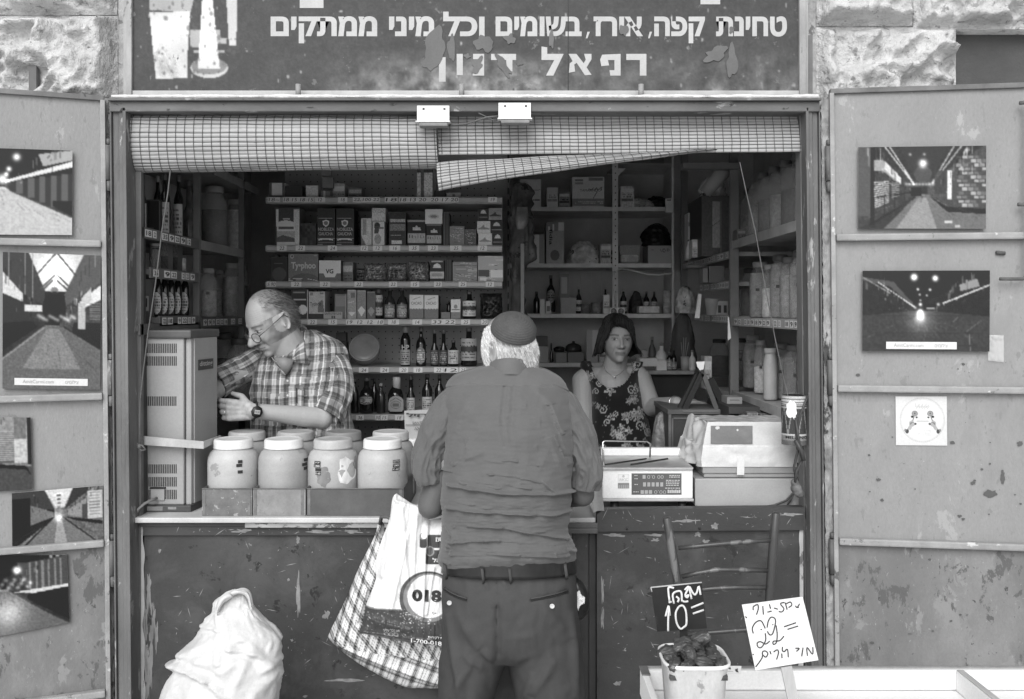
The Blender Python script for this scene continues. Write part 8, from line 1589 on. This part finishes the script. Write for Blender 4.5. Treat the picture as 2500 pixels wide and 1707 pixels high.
chain([(1372, 1330), (1402, 1345)], 4, .006); chain([(1120, 1365), (1190, 1372)], 5, .006); chain([(1260, 1372), (1350, 1366)], 6, .006)
def shirtdisp(px, py, n, a, p):
 if math.sin(a) < -.1: return n*.0
 f = -fold_field([s_ for s_ in seams if abs((s_[0][1]+s_[1][1])/2-py) < 90], px, py)*-1 if py < 1140 else 0
 f += sum_r(px, py); lo = min(1, max(0, (py-1150)/120)); f += (.006+.006*lo)*mnoise.noise(Vector((px*.012, py*.025, 2)))+(1-lo)*.004*(.3-abs(mnoise.noise(Vector((px*.022+py*.006, py*.009, 12)))))+.0014*mnoise.noise(Vector((px*.04, py*.11, 6)))+lo*.0016*mnoise.noise(Vector((px*.05, py*.2, 9))); f += .004*max(0, 1-abs(py-1362)/22)*mnoise.noise(Vector((px*.06, 3, 1)))
 return n*f
def sum_r(px, py):
 s_ = 0
 for (a, b, wd, am) in rid:
  if min(a[1], b[1])-16 < py < max(a[1], b[1])+30 and min(a[0], b[0])-25 < px < max(a[0], b[0])+25:
   dx, dy = b[0]-a[0], b[1]-a[1]; L2 = dx*dx+dy*dy; t = ((px-a[0])*dx+(py-a[1])*dy)/L2
   if -.02 <= t <= 1.02 or True:
    tc = min(1, max(0, t)); qx, qy = px-a[0]-tc*dx, py-a[1]-tc*dy; d = math.hypot(qx, qy); over = abs(t-tc)*math.sqrt(L2)
    am_ = 2.0*am*(.65+.8*mnoise.noise(Vector((px*.03, a[1], 1)))); w_ = wd if qy < 0 else wd*.62; s_ = max(s_, am_*math.exp(-(d/w_)**2)) if s_ >= 0 else s_
    if over < 1 and qy > 0: s_ -= am*.22*math.exp(-((d-wd*1.5)/(wd*.8))**2)
 return s_
rows = [(880, 1212, 1283, .05, .07), (893, 1190, 1300, .07, .072), (903, 1150, 1330, .09, .075), (913, 1118, 1352, .10, .075), (925, 1099, 1370, .11, .07), (942, 1089, 1384, .12, .06), (975, 1085, 1395, .135, .045), (1030, 1085, 1402, .145, .03), (1114, 1083, 1401, .15, .015), (1155, 1080, 1397, .155, .01), (1200, 1078, 1396, .155, 0), (1240, 1078, 1394, .155, 0), (1282, 1078, 1388, .155, 0), (1320, 1075, 1394, .16, 0), (1345, 1070, 1405, .165, 0), (1362, 1070, 1405, .165, 0), (1376, 1076, 1396, .155, 0), (1390, 1086, 1385, .14, 0)]
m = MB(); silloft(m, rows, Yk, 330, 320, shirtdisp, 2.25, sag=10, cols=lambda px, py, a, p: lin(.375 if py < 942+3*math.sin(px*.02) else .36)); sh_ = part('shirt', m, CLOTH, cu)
scol = lambda s_, a: .355
m = MB(); sleeve(m, [W(1136, 975, -.19), W(1112, 990, -.2), W(1078, 1040, -.22), W(1053, 1095, -.235), W(1043, 1140, -.24), W(1049, 1176, -.235)], [.035, .056, .054, .046, .043, .038], scol, 120, 160, .0085, 3); m.make('sleeve', CLOTH, sh_)
m = MB(); sleeve(m, [W(1344, 978, -.19), W(1366, 993, -.2), W(1398, 1042, -.22), W(1424, 1098, -.235), W(1433, 1150, -.24), W(1427, 1192, -.235)], [.035, .054, .051, .045, .042, .037], scol, 120, 160, .0085, 8); m.make('sleeve', CLOTH, sh_)
m = MB()
def collar(u, v):
 a = -PI*.02+u*PI*1.04; px = 1245-56*math.cos(a)*(1+.08*v); Yc_ = -.15-.112*math.sin(a)*(1+.12*v); py = 874+(1-math.sin(a))*22+v*34+6*math.sin(a)*v; p = W(px, py, Yc_); return (p.x, Yc_-.004*math.sin(v*PI)-.007*v*v, p.z)
m.c = lin(.38); m.smooth = True; m.grid(collar, 60, 12); m.grid(lambda u, v: tuple(Vector(collar(u, v))+Vector((0, .004, 0))), 60, 12, flip=True); m.make('collar', CLOTH, sh_)
# trousers, belt, pockets, shoes
mb = MB(); mb.smooth = True; x0 = Yk
silloft(mb, [(1376, 1083, 1402, .135, 0), (1400, 1080, 1404, .14, 0), (1450, 1078, 1409, .16, 0), (1500, 1077, 1412, .165, 0), (1560, 1076, 1419, .16, 0), (1600, 1080, 1420, .14, 0), (1625, 1100, 1400, .1, 0)], Yk, 120, 60, None, 2.3)
silloft(mb, [(1540, 1082, 1240, .13, 0), (1600, 1075, 1241, .135, 0), (1650, 1073, 1226, .13, .005), (1707, 1071, 1207, .125, .01), (1850, 1076, 1190, .105, .02), (2000, 1082, 1182, .09, .02), (2170, 1085, 1178, .08, .02)], Yk, 90, 90, None, 2.1)
silloft(mb, [(1540, 1238, 1414, .13, 0), (1600, 1238, 1421, .135, 0), (1650, 1247, 1427, .13, .005), (1707, 1258, 1431, .125, .01), (1850, 1275, 1420, .105, .02), (2000, 1288, 1410, .09, .02), (2170, 1294, 1404, .08, .02)], Yk, 90, 90, None, 2.1)
co, fs, ed = remesh(mb, .0048, 3); N_ = normals(co, fs); px, py = pj(co)
tf = [((1211, 1415), (1213, 1500), 3.0, -.0025), ((1213, 1490), (1216, 1600), 9, -.006), ((1118, 1500), (1170, 1585), 14, .006), ((1170, 1585), (1208, 1612), 10, .006), ((1235, 1562), (1310, 1550), 9, .0016), ((1250, 1612), (1330, 1596), 9, .002), ((1240, 1520), (1300, 1600), 12, -.002), ((1130, 1600), (1190, 1640), 8, .003), ((1325, 1480), (1390, 1560), 14, .005), ((1395, 1500), (1408, 1707), 9, .008), ((1092, 1500), (1128, 1707), 9, .007), ((1150, 1620), (1100, 1707), 10, .006), ((1300, 1650), (1280, 1707), 10, .006), ((1225, 1412), (1240, 1440), 6, .004), ((1180, 1415), (1195, 1440), 6, .004), ((1083, 1440), (1139, 1466), 1.8, -.0035), ((1296, 1467), (1388, 1446), 1.8, -.0035), ((1298, 1460), (1386, 1439), 1.5, -.002), ((1350, 1620), (1300, 1700), 12, .006)]
def softf(fl, px, py):
 t = 0
 for (a, b), (c, d), w_, am in fl:
  dx, dy = c-a, d-b; L2 = dx*dx+dy*dy; q = min(1, max(0, ((px-a)*dx+(py-b)*dy)/L2)); e = math.hypot(px-a-q*dx, py-b-q*dy)
  if e < w_*3: t += am*math.exp(-(e/w_)**2)*(math.sin(PI*min(1, max(.08, q)))**.5 if am > 0 else 1)
 return t
dz = np.array([1.7*(softf(tf, a, b) if nn[1] < -.15 and b < 1750 else 0)+.004*mnoise.noise(Vector((a*.02, b*.012, 5)))+.0022*mnoise.noise(Vector((a*.06, b*.04, 1)))+.003*mnoise.noise(Vector((a*.035, b*.008, 9))) for a, b, nn in zip(px, py, N_)]); co = co+N_*dz[:, None]
seam = (np.abs(px-1212-.0*(py-1412)) < 1.3)*(N_[:, 1] < 0)*(py < 1600); tone = np.where(seam, .19, .26)  # darker line along the seat seam, stitching shadow put into the tone
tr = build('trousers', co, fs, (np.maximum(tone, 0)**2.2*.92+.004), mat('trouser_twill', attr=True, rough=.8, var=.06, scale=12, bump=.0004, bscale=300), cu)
m = MB(); silloft(m, [(1364, 1080, 1404, .155, 0), (1380, 1078, 1405, .158, 0), (1397, 1077, 1407, .162, 0)], Yk, 160, 8, None, 2.3, sag=18); part('belt', m, mat('belt_leather', .018, .35, .3, 30), cu)
bp_ = pj(co)
def surf(a, b):
 k = (np.abs(bp_[0]-a) < 5) & (np.abs(bp_[1]-b) < 5); return float(co[k, 1].min()) if k.any() else Yk-.16
for a in (1178, 1245, 1381, 1087):
 m = MB(); yl = [surf(a, 1425)-.012 if 1100 < a < 1300 else surf(a, 1420)-.01]*4; m.tube([W(a-2, 1374+(14 if 1100 < a < 1300 else 0), yl[0]+.012), W(a-1, 1382+(8 if 1100 < a < 1300 else 0), yl[0]-.002), W(a+2, 1404+(10 if 1100 < a < 1300 else 0), yl[0]-.002), W(a+3, 1414+(10 if 1100 < a < 1300 else 0), yl[0]+.012)], .0045, 8, flat=.35); m.make('belt_loop', mat('loop_twill', .06, .85), tr)
for pts in ([(1082, 1439), (1098, 1450), (1118, 1460), (1139, 1466)], [(1296, 1467), (1325, 1462), (1360, 1454), (1388, 1445)]):
 m = MB(); m.tube([W(a, b, surf(a, b)-.001) for a, b in pts], .0016, 6); m.c = 1; m.make('pocket_welt_and_shade', mat('welt_shadow', .02, .9), tr); m = MB(); m.tube([W(a, b-5, surf(a, b-5)+.0005) for a, b in pts], .0022, 6); m.make('pocket_welt_and_shade', mat('loop_twill'), tr)  # dark tube stands in for shade in the pocket slit
for a, b in ((1097, 1472), (1348, 1480)):
 m = MB(); m.lathe([(.0035, 0), (.0065, .0003), (.007, .0016), (.0058, .0024), (.0045, .0014), (.0003, .0014)], (0, 0, 0), 18); p = W(a, b, surf(a, b)-.001); m.v = [(p.x+x, p.y-z, p.z+y) for x, y, z in m.v]; m.f = [f[::-1] for f in m.f]; m.make('button', mat('pale_button', .5, .3), tr)
for sx in (-1, 1):
 m = MB(); m.smooth = True; x = XX(1240, Yk)+sx*.13; m.cap((x, Yk-.02, .045), (x, Yk+.16, .035), .044, .038, 16); part('shoe', m, mat('belt_leather'), cu)
# ------------------------------------------------------------------ the seller in the checked shirt
Ys_ = .55; se = thing('person', 'balding man with glasses and checked short-sleeved shirt working at the coffee grinder', 'person', (XX(720, Ys_), Ys_, .02))
Cs = W(665, 783, .5); Rs = Rh(-48, 29, 0); S_ = 1.03
mb = MB(); mb.smooth = True; headmesh(mb, Cs, Rs, S_, 0, 1); mb.cap(Cs+Vector((.03, .03, -.06)), W(728, 900, .6), .068, .08, 20)
mb.cap(W(728, 930, .62), W(735, 1060, .6), .12, .14, 24); mb.cap(W(735, 1060, .6), W(735, 1260, .6), .14, .13, 20); mb.cap(W(670, 895, .6), W(805, 895, .6), .06, .06, 14)
shn, eln, wrn = W(818, 890, .58), W(786, 1022, .43), W(616, 1003, .31); shf, elf, wrf = W(645, 890, .62), W(560, 925, .5), W(495, 985, .38)
mb.cap(shn, eln, .047, .040, 16); mb.cap(eln, eln.lerp(wrn, .3), .039, .037, 16); mb.cap(eln.lerp(wrn, .25), wrn, .037, .026, 16); mb.cap(shf, elf, .045, .038, 14); mb.cap(elf, wrf, .036, .027, 14)
hand(mb, wrn, (-1, .12, .02), (.05, 1, 0), (-.05, 0, 1), .98, .62, .01); hand(mb, wrf, (-.6, -.3, .4), (0, -.3, 1), (0, 1, .3), .9, .5)
for sx in (-1, 1): x = XX(735, .6)+sx*.1; mb.cap((x, .6, .95), (x, .6, .52), .085, .055, 14); mb.cap((x, .6, .52), (x, .62, .11), .055, .036, 12); mb.cap((x, .62, .1), (x, .5, .055), .036, .03, 12)
co, fs, ed = remesh(mb, .0036, 2)
def shh(col, x, y, z, near):
 n = np.array([mnoise.noise(Vector((a*60, b*60, c*60))) for a, b, c in zip(x*near, y*near, z*near)]) if True else 0
 w_ = near*np.clip((y+.045-.25*np.clip(.075-z, 0, 1)*(z > .03)+.03*(z < .03))*35+n*.6, 0, 1)*(z > -.06)*((np.abs(x) < .068) | (z > .028) | (y > .035)); w_ = w_*(.62+.25*n)*np.where(z > .085, .75, 1); w_ = np.clip(w_, 0, 1); wr = .5+.5*np.sin(z*900+6*np.sin(x*40)); fh = near*(y < -.05)*(z > .03)*(z < .075); col = col*(1-.10*fh*wr**3); return col*(1-w_)+.085*w_
cols = headcols(co, Cs, Rs, S_, .37, brow=.14, hair=shh); L_ = (co-np.array(Cs)) @ np.array(Rs)/S_
w_ = np.exp(-((L_[:, 2]+.047)/.008)**2)*(np.abs(L_[:, 0]) < .028)*(L_[:, 1] < -.05); cols = cols*(1-.6*w_)+.09*.6*w_   # moustache
px, py = pj(co); hm = (px < 640) & (py > 950) & (co[:, 2] < 1.5)
cols = cols*np.where(hm, 1+.22*np.array([mnoise.noise(Vector((a*.10, b*.10, 2)))+.6*mnoise.noise(Vector((a*.3, b*.14, 4))) for a, b in zip(px*hm, py*hm)]), 1)
bd = build('body', co, fs, cols, SKIN, se)
Ts = lambda p: Cs+Rs @ (Vector(p)*S_)
def sroot(r):
 a = r.uniform(-2.6, 2.6); z = r.uniform(-.05, .114); q = math.sqrt(max(0, 1-(z/.118)**2)); x, y = .0745*math.sin(a)*q, .0975*math.cos(a)*q
 if y < (-.04 if z > .07 else .0) or (abs(x) > .058 and z < .026 and y < .03): return None
 if z > .075 and r.random() < .5: return None
 if z < 0: y *= 1-.5*(-z/.118)
 return Vector((x, y, z))
def spath(p, r):
 n = Vector((p.x/.076**2, p.y/.099**2, p.z/.118**2)).normalized(); d = Vector((r.uniform(-.3, .3), .7, -.8)).normalized(); L_ = r.uniform(.010, .02); return [Ts(p+n*(.0005+.003*k/2)+d*L_*k/2) for k in range(3)]
m = MB(); strands(m, sroot, spath, 3600, .00055, 9, (.25, .5)); part('hair', m, mat('grey_hair', attr=True, rough=.6, var=.1), se)
# glasses
gl = MB(); fr_ = []
for sg in (-1, 1):
 q = [Ts((sg*.033+.023*math.cos(t)*(1 if abs(math.cos(t)) < .9 else .95), -.104+.012*abs(math.cos(t)*.5+sg*.5 if sg > 0 else math.cos(t)*.5-.5)*.8, -.014+.0165*math.sin(t)-(.002 if math.sin(t) < 0 else 0))) for t in np.linspace(0, 2*PI, 22)[:-1]]; gl.tube(q, .0016, 6, cl=True)
gl.tube([Ts((-.010, -.106, -.011)), Ts((0, -.110, -.008)), Ts((.010, -.106, -.011))], .001, 6)
for sg in (-1, 1): gl.tube([Ts((sg*.056, -.096, -.008)), Ts((sg*.072, -.075, .0)), Ts((sg*.079, -.02, .012)), Ts((sg*.080, .012, .018)), Ts((sg*.078, .024, .002)  )], .0018, 6)
g_ = part('glasses', gl, mat('wire_rim', .12, .25, .1, 30, metal=.6), se)
m = MB()
for sg in (-1, 1):
 q = [Ts((sg*.033+.022*math.cos(t), -.103+.006*abs(math.cos(t)), -.014+.016*math.sin(t))) for t in np.linspace(0, 2*PI, 20)[:-1]]; m.add(q, [tuple(range(19))], False)
m.make('lens', thin('spectacle_lens', .8, .10, .04), g_)
def plaid(u, v):   # photo-pixel sized checks: u across, v down
 t = .42; f = (u % 50)/50; g = (v % 33)/33
 if f < .27: t += .20
 elif f < .5: t -= .05
 elif f < .72: t += .06
 else: t -= .07
 if g < .34: t += .10
 elif g < .6: t -= .08
 if .33 < g < .39 or .93 < g < .98: t += .17
 if .48 < f < .53: t += .3
 if .78 < f < .82 or .12 < f < .15: t -= .14
 if .70 < g < .76: t -= .08
 return min(.86, max(.18, t))
srow = [(806, 742, 760, .03, .06), (814, 728, 778, .05, .06), (824, 715, 800, .07, .055), (836, 690, 822, .085, .05), (850, 650, 838, .1, .045), (868, 628, 848, .11, .04), (900, 616, 849, .12, .03), (940, 611, 848, .14, .01), (1000, 609, 852, .145, 0), (1050, 609, 862, .145, 0), (1090, 609, 868, .145, 0), (1180, 612, 866, .14, 0), (1290, 620, 850, .13, 0)]
sfold = [((700, 918), (706, 1090), 3, .004), ((640, 880), (615, 960), 8, .006), ((760, 900), (740, 980), 9, .006), ((820, 900), (845, 1060), 7, .007), ((835, 1000), (800, 1080), 7, .006), ((650, 960), (640, 1060), 9, .005), ((850, 960), (866, 1080), 5, .006)]
def sdisp(px, py, n, a, p): return n*(fold_field(sfold, px, py)+.006*mnoise.noise(Vector((px*.03, py*.02, 7)))+.003*mnoise.noise(Vector((px*.09, py*.05, 3))))
warp = lambda px, py: (7*mnoise.noise(Vector((px*.012, py*.012, 4))), 5*mnoise.noise(Vector((px*.014, py*.012, 8))))
def scolr(px, py, a, p):
 w0, w1 = warp(px, py); u = px-612+w0+(py-900)*.08+30*abs(math.cos(a))**3*(1 if math.cos(a) > 0 else -1); t = plaid(u, py+w1+(px-700)*.05)
 return lin(t)
m = MB(); silloft(m, srow, Ys_, 300, 230, sdisp, 2.2, cols=scolr); ss_ = part('shirt', m, CLOTH, se)
# V opening, collar, placket pocket
m = MB(); m.smooth = True; m.c = .2
def slc(off): return lambda s_, a: plaid(a/(2*PI)*190+off, s_*640+9)
m = MB(); sleeve(m, [W(774, 868, .57), W(800, 880, .56), W(817, 908, .545), W(817, 955, .51), W(803, 1000, .47), W(796, 1018, .455)], [.040, .056, .062, .064, .068, .071], slc(10), 150, 130, .006, 4, hem=-.012); m.make('sleeve', CLOTH, ss_)
m = MB(); sleeve(m, [W(668, 868, .62), W(640, 876, .61), W(605, 895, .57), W(560, 918, .52), W(522, 938, .46)], [.045, .052, .054, .054, .056], slc(3), 130, 120, .006, 11); m.make('sleeve', CLOTH, ss_)
def slab(pts, th, col, par, nm='collar', cell=4, shade=None):
 """cloth flap through 3-D corner grid: pts[row][col] = (px,py,Y)"""
 P_ = [[W(*q) for q in r_] for r_ in pts]; nr, nc = len(P_), len(P_[0]); m = MB()
 def at(u, v):
  a = v*(nr-1); i = min(int(a), nr-2); f = a-i; b = u*(nc-1); j = min(int(b), nc-2); g = b-j
  return P_[i][j].lerp(P_[i][j+1], g).lerp(P_[i+1][j].lerp(P_[i+1][j+1], g), f)
 n1, n2 = 36, 36; cc = [lin(col(i/(n1-1), j/(n2-1))) for j in range(n2) for i in range(n1)]
 m.grid(lambda u, v: tuple(at(u, v)+Vector((0, -th*math.sin(PI*v)**.5*.5, 0))), n1, n2, cols=cc, flip=True); m.grid(lambda u, v: tuple(at(u, v)+Vector((0, th, 0))), n1, n2, cols=cc); return m.make(nm, CLOTH, par)
slab([[(706, 852, .60), (722, 812, .585), (735, 790, .62), (748, 800, .66)], [(712, 870, .50), (726, 850, .485), (742, 838, .5), (757, 836, .56)], [(716, 884, .435), (730, 886, .435), (744, 888, .44), (754, 889, .455)]], .004, lambda u, v: plaid(v*90+8, u*60+4), ss_)
slab([[(660, 868, .50), (668, 876, .47), (680, 884, .45)], [(672, 888, .43), (682, 900, .425), (692, 908, .42)], [(690, 912, .412), (694, 914, .411), (697, 916, .41)]], .003, lambda u, v: plaid(v*60+20, u*40), ss_)
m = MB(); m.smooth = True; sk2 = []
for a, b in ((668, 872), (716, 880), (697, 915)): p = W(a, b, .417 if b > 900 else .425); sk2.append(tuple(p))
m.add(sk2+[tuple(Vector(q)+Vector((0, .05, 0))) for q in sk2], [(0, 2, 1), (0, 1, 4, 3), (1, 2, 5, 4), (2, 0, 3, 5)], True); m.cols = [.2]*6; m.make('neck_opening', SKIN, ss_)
m = MB(); sy = .402; m.c = lin(.5)
slab([[(727, 952, sy), (742, 955, sy)], [(726, 990, sy), (741, 992, sy)]], .003, lambda u, v: plaid(u*18+2, v*44), ss_, 'pocket'); m = MB(); m.tube([W(724, 948, sy-.006), W(725, 984, sy-.006)], .0022, 6); part('pen', m, BLACK, se)
for b in (930, 966, 1000): m = MB(); p = W(702, b, .398); m.ell(p, (.004, .002, .004), 10); m.make('button', mat('pale_button'), ss_)
# watch, ring, trousers, shoes
wt = (eln-wrn).normalized(); wc = wrn+wt*.008
m = MB(); ring = [];
up_ = Vector((0, 0, 1)); up_ = (up_-wt*up_.dot(wt)).normalized(); sd = wt.cross(up_)
if sd.y > 0: sd = -sd
m.tube([wc+up_*math.cos(t)*.031+sd*math.sin(t)*.030 for t in np.linspace(0, 2*PI, 26)[:-1]], .0095, 8, cl=True, flat=.35); wa = part('watch', m, mat('resin_black', .02, .4), se)
m = MB(); q = wc+sd*.032; MM = Matrix((wt, sd, up_)).transposed(); m.lathe([(.0005, 0), (.019, 0), (.0205, .003), (.019, .008), (.0005, .008)], (0, 0, 0), 8); m.v = [tuple(q+wt*x*1.02+up_*y*1.08+sd*z) for x, y, z in m.v]; m.make('watch_case', mat('resin_black'), wa)
m = MB(); m.add([tuple(q+sd*.0088+wt*x+up_*y) for x, y in ((-.0095, -.007), (.0095, -.007), (.0095, .007), (-.0095, .007))], [(0, 1, 2, 3)], False); m.m = 1
vs, fs2, bb = glyphs('10:58'); m.add([tuple(q+sd*.0094-(-1 if wt.x < 0 else 1)*-1*wt*((a-bb[0])/(bb[2]-bb[0])-.5)*.015+up_*((b-bb[1])/(bb[3]-bb[1])-.5)*.008) for a, b in vs], fs2, False); m.make('watch_display', [mat('lcd_pale', .42, .3), BLACK], wa)
m = MB(); rp_ = wrn+Vector((-1, .12, .02)).normalized()*.104*.98+Vector((0, .008, -.011)); m.tube([rp_+Vector((.0, math.sin(t)*.0105, math.cos(t)*.0105)) for t in np.linspace(0, 2*PI, 18)[:-1]], .0016, 6, cl=True); part('ring', m, CHROME, se)
m = MB(); m.smooth = True
for sx in (-1, 1): x = XX(735, .6)+sx*.1; m.cap((x, .6, .95), (x, .6, .52), .1, .075, 20); m.cap((x, .6, .54), (x, .62, .12), .075, .06, 20)
m.cap((XX(735, .6)-.05, .6, .97), (XX(735, .6)+.05, .6, .97), .13, .13, 20)
co, fs, ed = remesh(m, .008, 3); build('trousers', co, fs, np.full(len(co), .03), CLOTH, se)
# ------------------------------------------------------------------ the woman at the back
Yw = 1.3; wo = thing('person', 'dark-haired woman in a sleeveless floral dress standing behind the scale', 'person', (XX(1505, Yw), Yw, .02))
Cw = W(1507, 829, 1.27); Rw = Rh(6, -1, 2); Sw = .935
mb = MB(); mb.smooth = True; headmesh(mb, Cw, Rw, Sw, 1); mb.cap(Cw+Vector((0, .02, -.07)), W(1497, 915, 1.32), .05, .06, 18)
mb.cap(W(1495, 945, 1.32), W(1505, 1040, 1.31), .105, .12, 22); mb.cap(W(1505, 1040, 1.31), W(1515, 1190, 1.31), .125, .14, 20); mb.cap(W(1432, 922, 1.32), W(1556, 916, 1.33), .048, .048, 16);
sl_, el_, wl_ = W(1424, 930, 1.32), W(1428, 1060, 1.28), W(1440, 1130, 1.05); sr_, er_, wr_ = W(1564, 925, 1.33), W(1592, 995, 1.24), W(1652, 983, 1.02)
mb.cap(sl_, el_, .052, .044, 16); mb.cap(el_, wl_, .042, .028, 14); mb.cap(sr_, er_, .050, .042, 16); mb.cap(er_, er_.lerp(wr_, .4), .041, .038, 14); mb.cap(er_.lerp(wr_, .35), wr_, .038, .026, 14)
hand(mb, wr_, (1, -.1, .05), (0, .2, -1), (0, -1, 0), .88, .35); hand(mb, wl_, (.2, -1, -.1), (0, 0, -1), (1, 0, 0), .88, .3)
for sx in (-1, 1): x = XX(1512, 1.31)+sx*.09; mb.cap((x, 1.31, .9), (x, 1.31, .5), .09, .055, 14); mb.cap((x, 1.31, .5), (x, 1.32, .1), .055, .035, 12); mb.cap((x, 1.32, .1), (x, 1.2, .055), .034, .03, 12)
co, fs, ed = remesh(mb, .0036, 2); cols = headcols(co, Cw, Rw, Sw, .32, brow=.07, lip=.5, iris=.03, lids=.75)
build('body', co, fs, cols, SKIN, wo)
Tw = lambda p: Cw+Rw @ (Vector(p)*Sw)
# chin-length dark hair: thick shell plus strands
m = MB(); m.smooth = True; m.c = .016
def wsh(u, v):
 a = -PI+2*PI*u; t = v; ang = t*1.75; z = .124*math.cos(min(ang, PI/2)); q = math.sin(min(ang, PI/2)); low = max(0, t-.72)/.28
 x, y = .086*math.sin(a)*q, .108*math.cos(a)*q+.004
 if ang > PI/2: z = -(ang-PI/2)*.075
 z -= low*.06; x *= 1+.10*low+.24*low*low*abs(math.sin(a)); y *= 1-.12*low; z -= .012*math.sin(a)*(1-t)*q
 n = mnoise.noise(Vector((math.cos(a)*2.6, math.sin(a)*2.6, t*3)))*.012+.007*min(1, t*1.6)**2*math.sin(t*15+a*3)+mnoise.noise(Vector((math.cos(a)*4, math.sin(a)*4, t*2)))*.003; n *= min(1, t*3)
 return tuple(Tw((x*(1+n*6), y*(1+n*5), z+n)))
def wface(u, v):   # the part of the shell that would cover the face
 a = -PI+2*PI*u; ang = v*1.75; z = .124*math.cos(min(ang, PI/2)) if ang < PI/2 else -.01; x = .086*math.sin(a)*math.sin(min(ang, PI/2))
 return math.cos(a) < -.05 and z < .066+.25*x-12*(x+.01)**2 and abs(x) < .066+(.012 if x > 0 else 0)
def wgrid(f, flip):
 n1, n2 = 130, 60; o = MB(); o.grid(f, n1, n2, flip=flip); kf = [q for q in o.f if not wface((q[0] % n1)/(n1-1), (q[0]//n1)/(n2-1))]; m.add(o.v, kf, True)
wgrid(wsh, False); wgrid(lambda u, v: tuple(Vector(wsh(u, v)).lerp(Cw, .07)), True)
def wroot(r):
 u, v = r.random(), r.uniform(.02, .85); return None if wface(u, v) or wface(u, min(1, v+.12)) else (u, v)
def wpath(p, r):
 u, v = p; L_ = r.uniform(.1, .25); s_ = r.uniform(-.006, .006)
 return [Vector(wsh((u+s_*k) % 1, min(1.03, v+L_*k/4)))+(Vector(wsh(u, v))-Cw).normalized()*r.uniform(.001, .005) for k in range(5)]
strands(m, wroot, wpath, 3000, .0009, 5, (.1, .33)); part('hair', m, mat('dark_hair', attr=True, rough=.35, var=.15, scale=40), wo)
# dress with floral print
cv = Canvas(250, 340, .09); r = random.Random(6)
def leaf(cx, cy, L_, w_, a, v): 
 X = (cv.x-cx)*250; Y_ = (cv.y-cy)*340; A, B = X*math.cos(a)+Y_*math.sin(a), -X*math.sin(a)+Y_*math.cos(a); cv.put((A/L_)**2+(B/w_)**2 <= 1, v); cv.put((A/(L_*.55))**2+(B/(w_*.4))**2 <= 1, v*.6)
for i in range(92):
 cx, cy = r.random(), r.random(); k = r.random()
 if k < .4:
  n = r.choice([5, 6]); R_ = r.uniform(5, 11)
  for q in range(n): a = 2*PI*q/n+k*9; leaf(cx+math.cos(a)*R_/250, cy+math.sin(a)*R_/340, R_*.75, R_*.42, a, r.uniform(.5, .72))
 elif k < .75:
  a0 = r.uniform(0, 6); pr = None; R_ = r.uniform(9, 15)
  for q in range(26): 
   t = q/25; rr_ = R_*(1-t*.85); a = a0+t*8; x_, y_ = cx+rr_*math.cos(a)/250, cy+rr_*math.sin(a)/340
   if pr: cv.line(pr[0], pr[1], x_, y_, .006, .66)
   pr = (x_, y_)
 else:
  a = r.uniform(0, 6)
  for q in range(4): leaf(cx+q*7*math.cos(a)/250, cy+q*7*math.sin(a)/340, 6, 3, a+(.8 if q % 2 else -.8), r.uniform(.42, .65))
for i in range(120): cv.ell(r.random(), r.random(), .006, .0045, r.choice([.4, .5, .3]))
drow = [(884, 1420, 1570, .055, .03), (896, 1418, 1567, .07, .025), (915, 1428, 1561, .095, .015), (940, 1440, 1562, .125, 0), (965, 1443, 1568, .14, -.01), (1000, 1442, 1576, .13, 0), (1040, 1442, 1586, .13, .01), (1080, 1446, 1594, .14, .01), (1115, 1448, 1600, .15, .01), (1250, 1435, 1620, .16, .01), (1500, 1420, 1640, .17, .01)]
m = MB(); vs = []; nseg, nrow = 240, 220
def dcol(px, py, a, p):
 i = int((px-1400)/200*250) % 250; j = int((py-880)/280*340) % 340; return lin(cv.a[j, i])
silloft(m, drow, Yw, nseg, nrow, lambda px, py, n, a, p: n*(.004*mnoise.noise(Vector((px*.04, py*.015, 3)))), 2.1, capends=False, cols=dcol)
def keepd(f):
 j, i = f[0]//nseg, f[0] % nseg; py = 884+(1500-884)*j/(nrow-1); a = 2*PI*i/nseg; l, r_, _, _ = catmull(drow, py); ca = math.cos(a); px = (l+r_)/2+(abs(ca)**(2/2.1))*(1 if ca > 0 else -1)*(r_-l)/2
 if py > 948: return True
 return not abs(px-1496) < 51*math.sqrt(max(0, 1-((py-884)/(61 if math.sin(a) > 0 else 26))**2))
kf = [f for f in m.f if keepd(f)]; m.f = kf; m.mi = [0]*len(kf); m.sm = [True]*len(kf); part('dress', m, CLOTH, wo)
m = MB(); m.tube([W(1474, 893, 1.255), W(1478, 905, 1.235), W(1490, 915, 1.21), W(1500, 920, 1.2), W(1512, 914, 1.21), W(1524, 903, 1.235)], .0009, 5); m.ell(W(1501, 921, 1.198), (.004, .003, .005), 8); part('necklace', m, CHROME, wo)
m = MB(); wv = (wr_-er_).normalized(); bq = wr_-wv*.012; u1 = wv.orthogonal().normalized(); u2 = wv.cross(u1); m.tube([bq+u1*math.cos(t)*.029+u2*math.sin(t)*.029 for t in np.linspace(0, 2*PI, 22)[:-1]], .003, 6, cl=True); part('bracelet', m, CHROME, wo)
for o in bpy.data.objects:
 if '_o' in o: del o['_o']
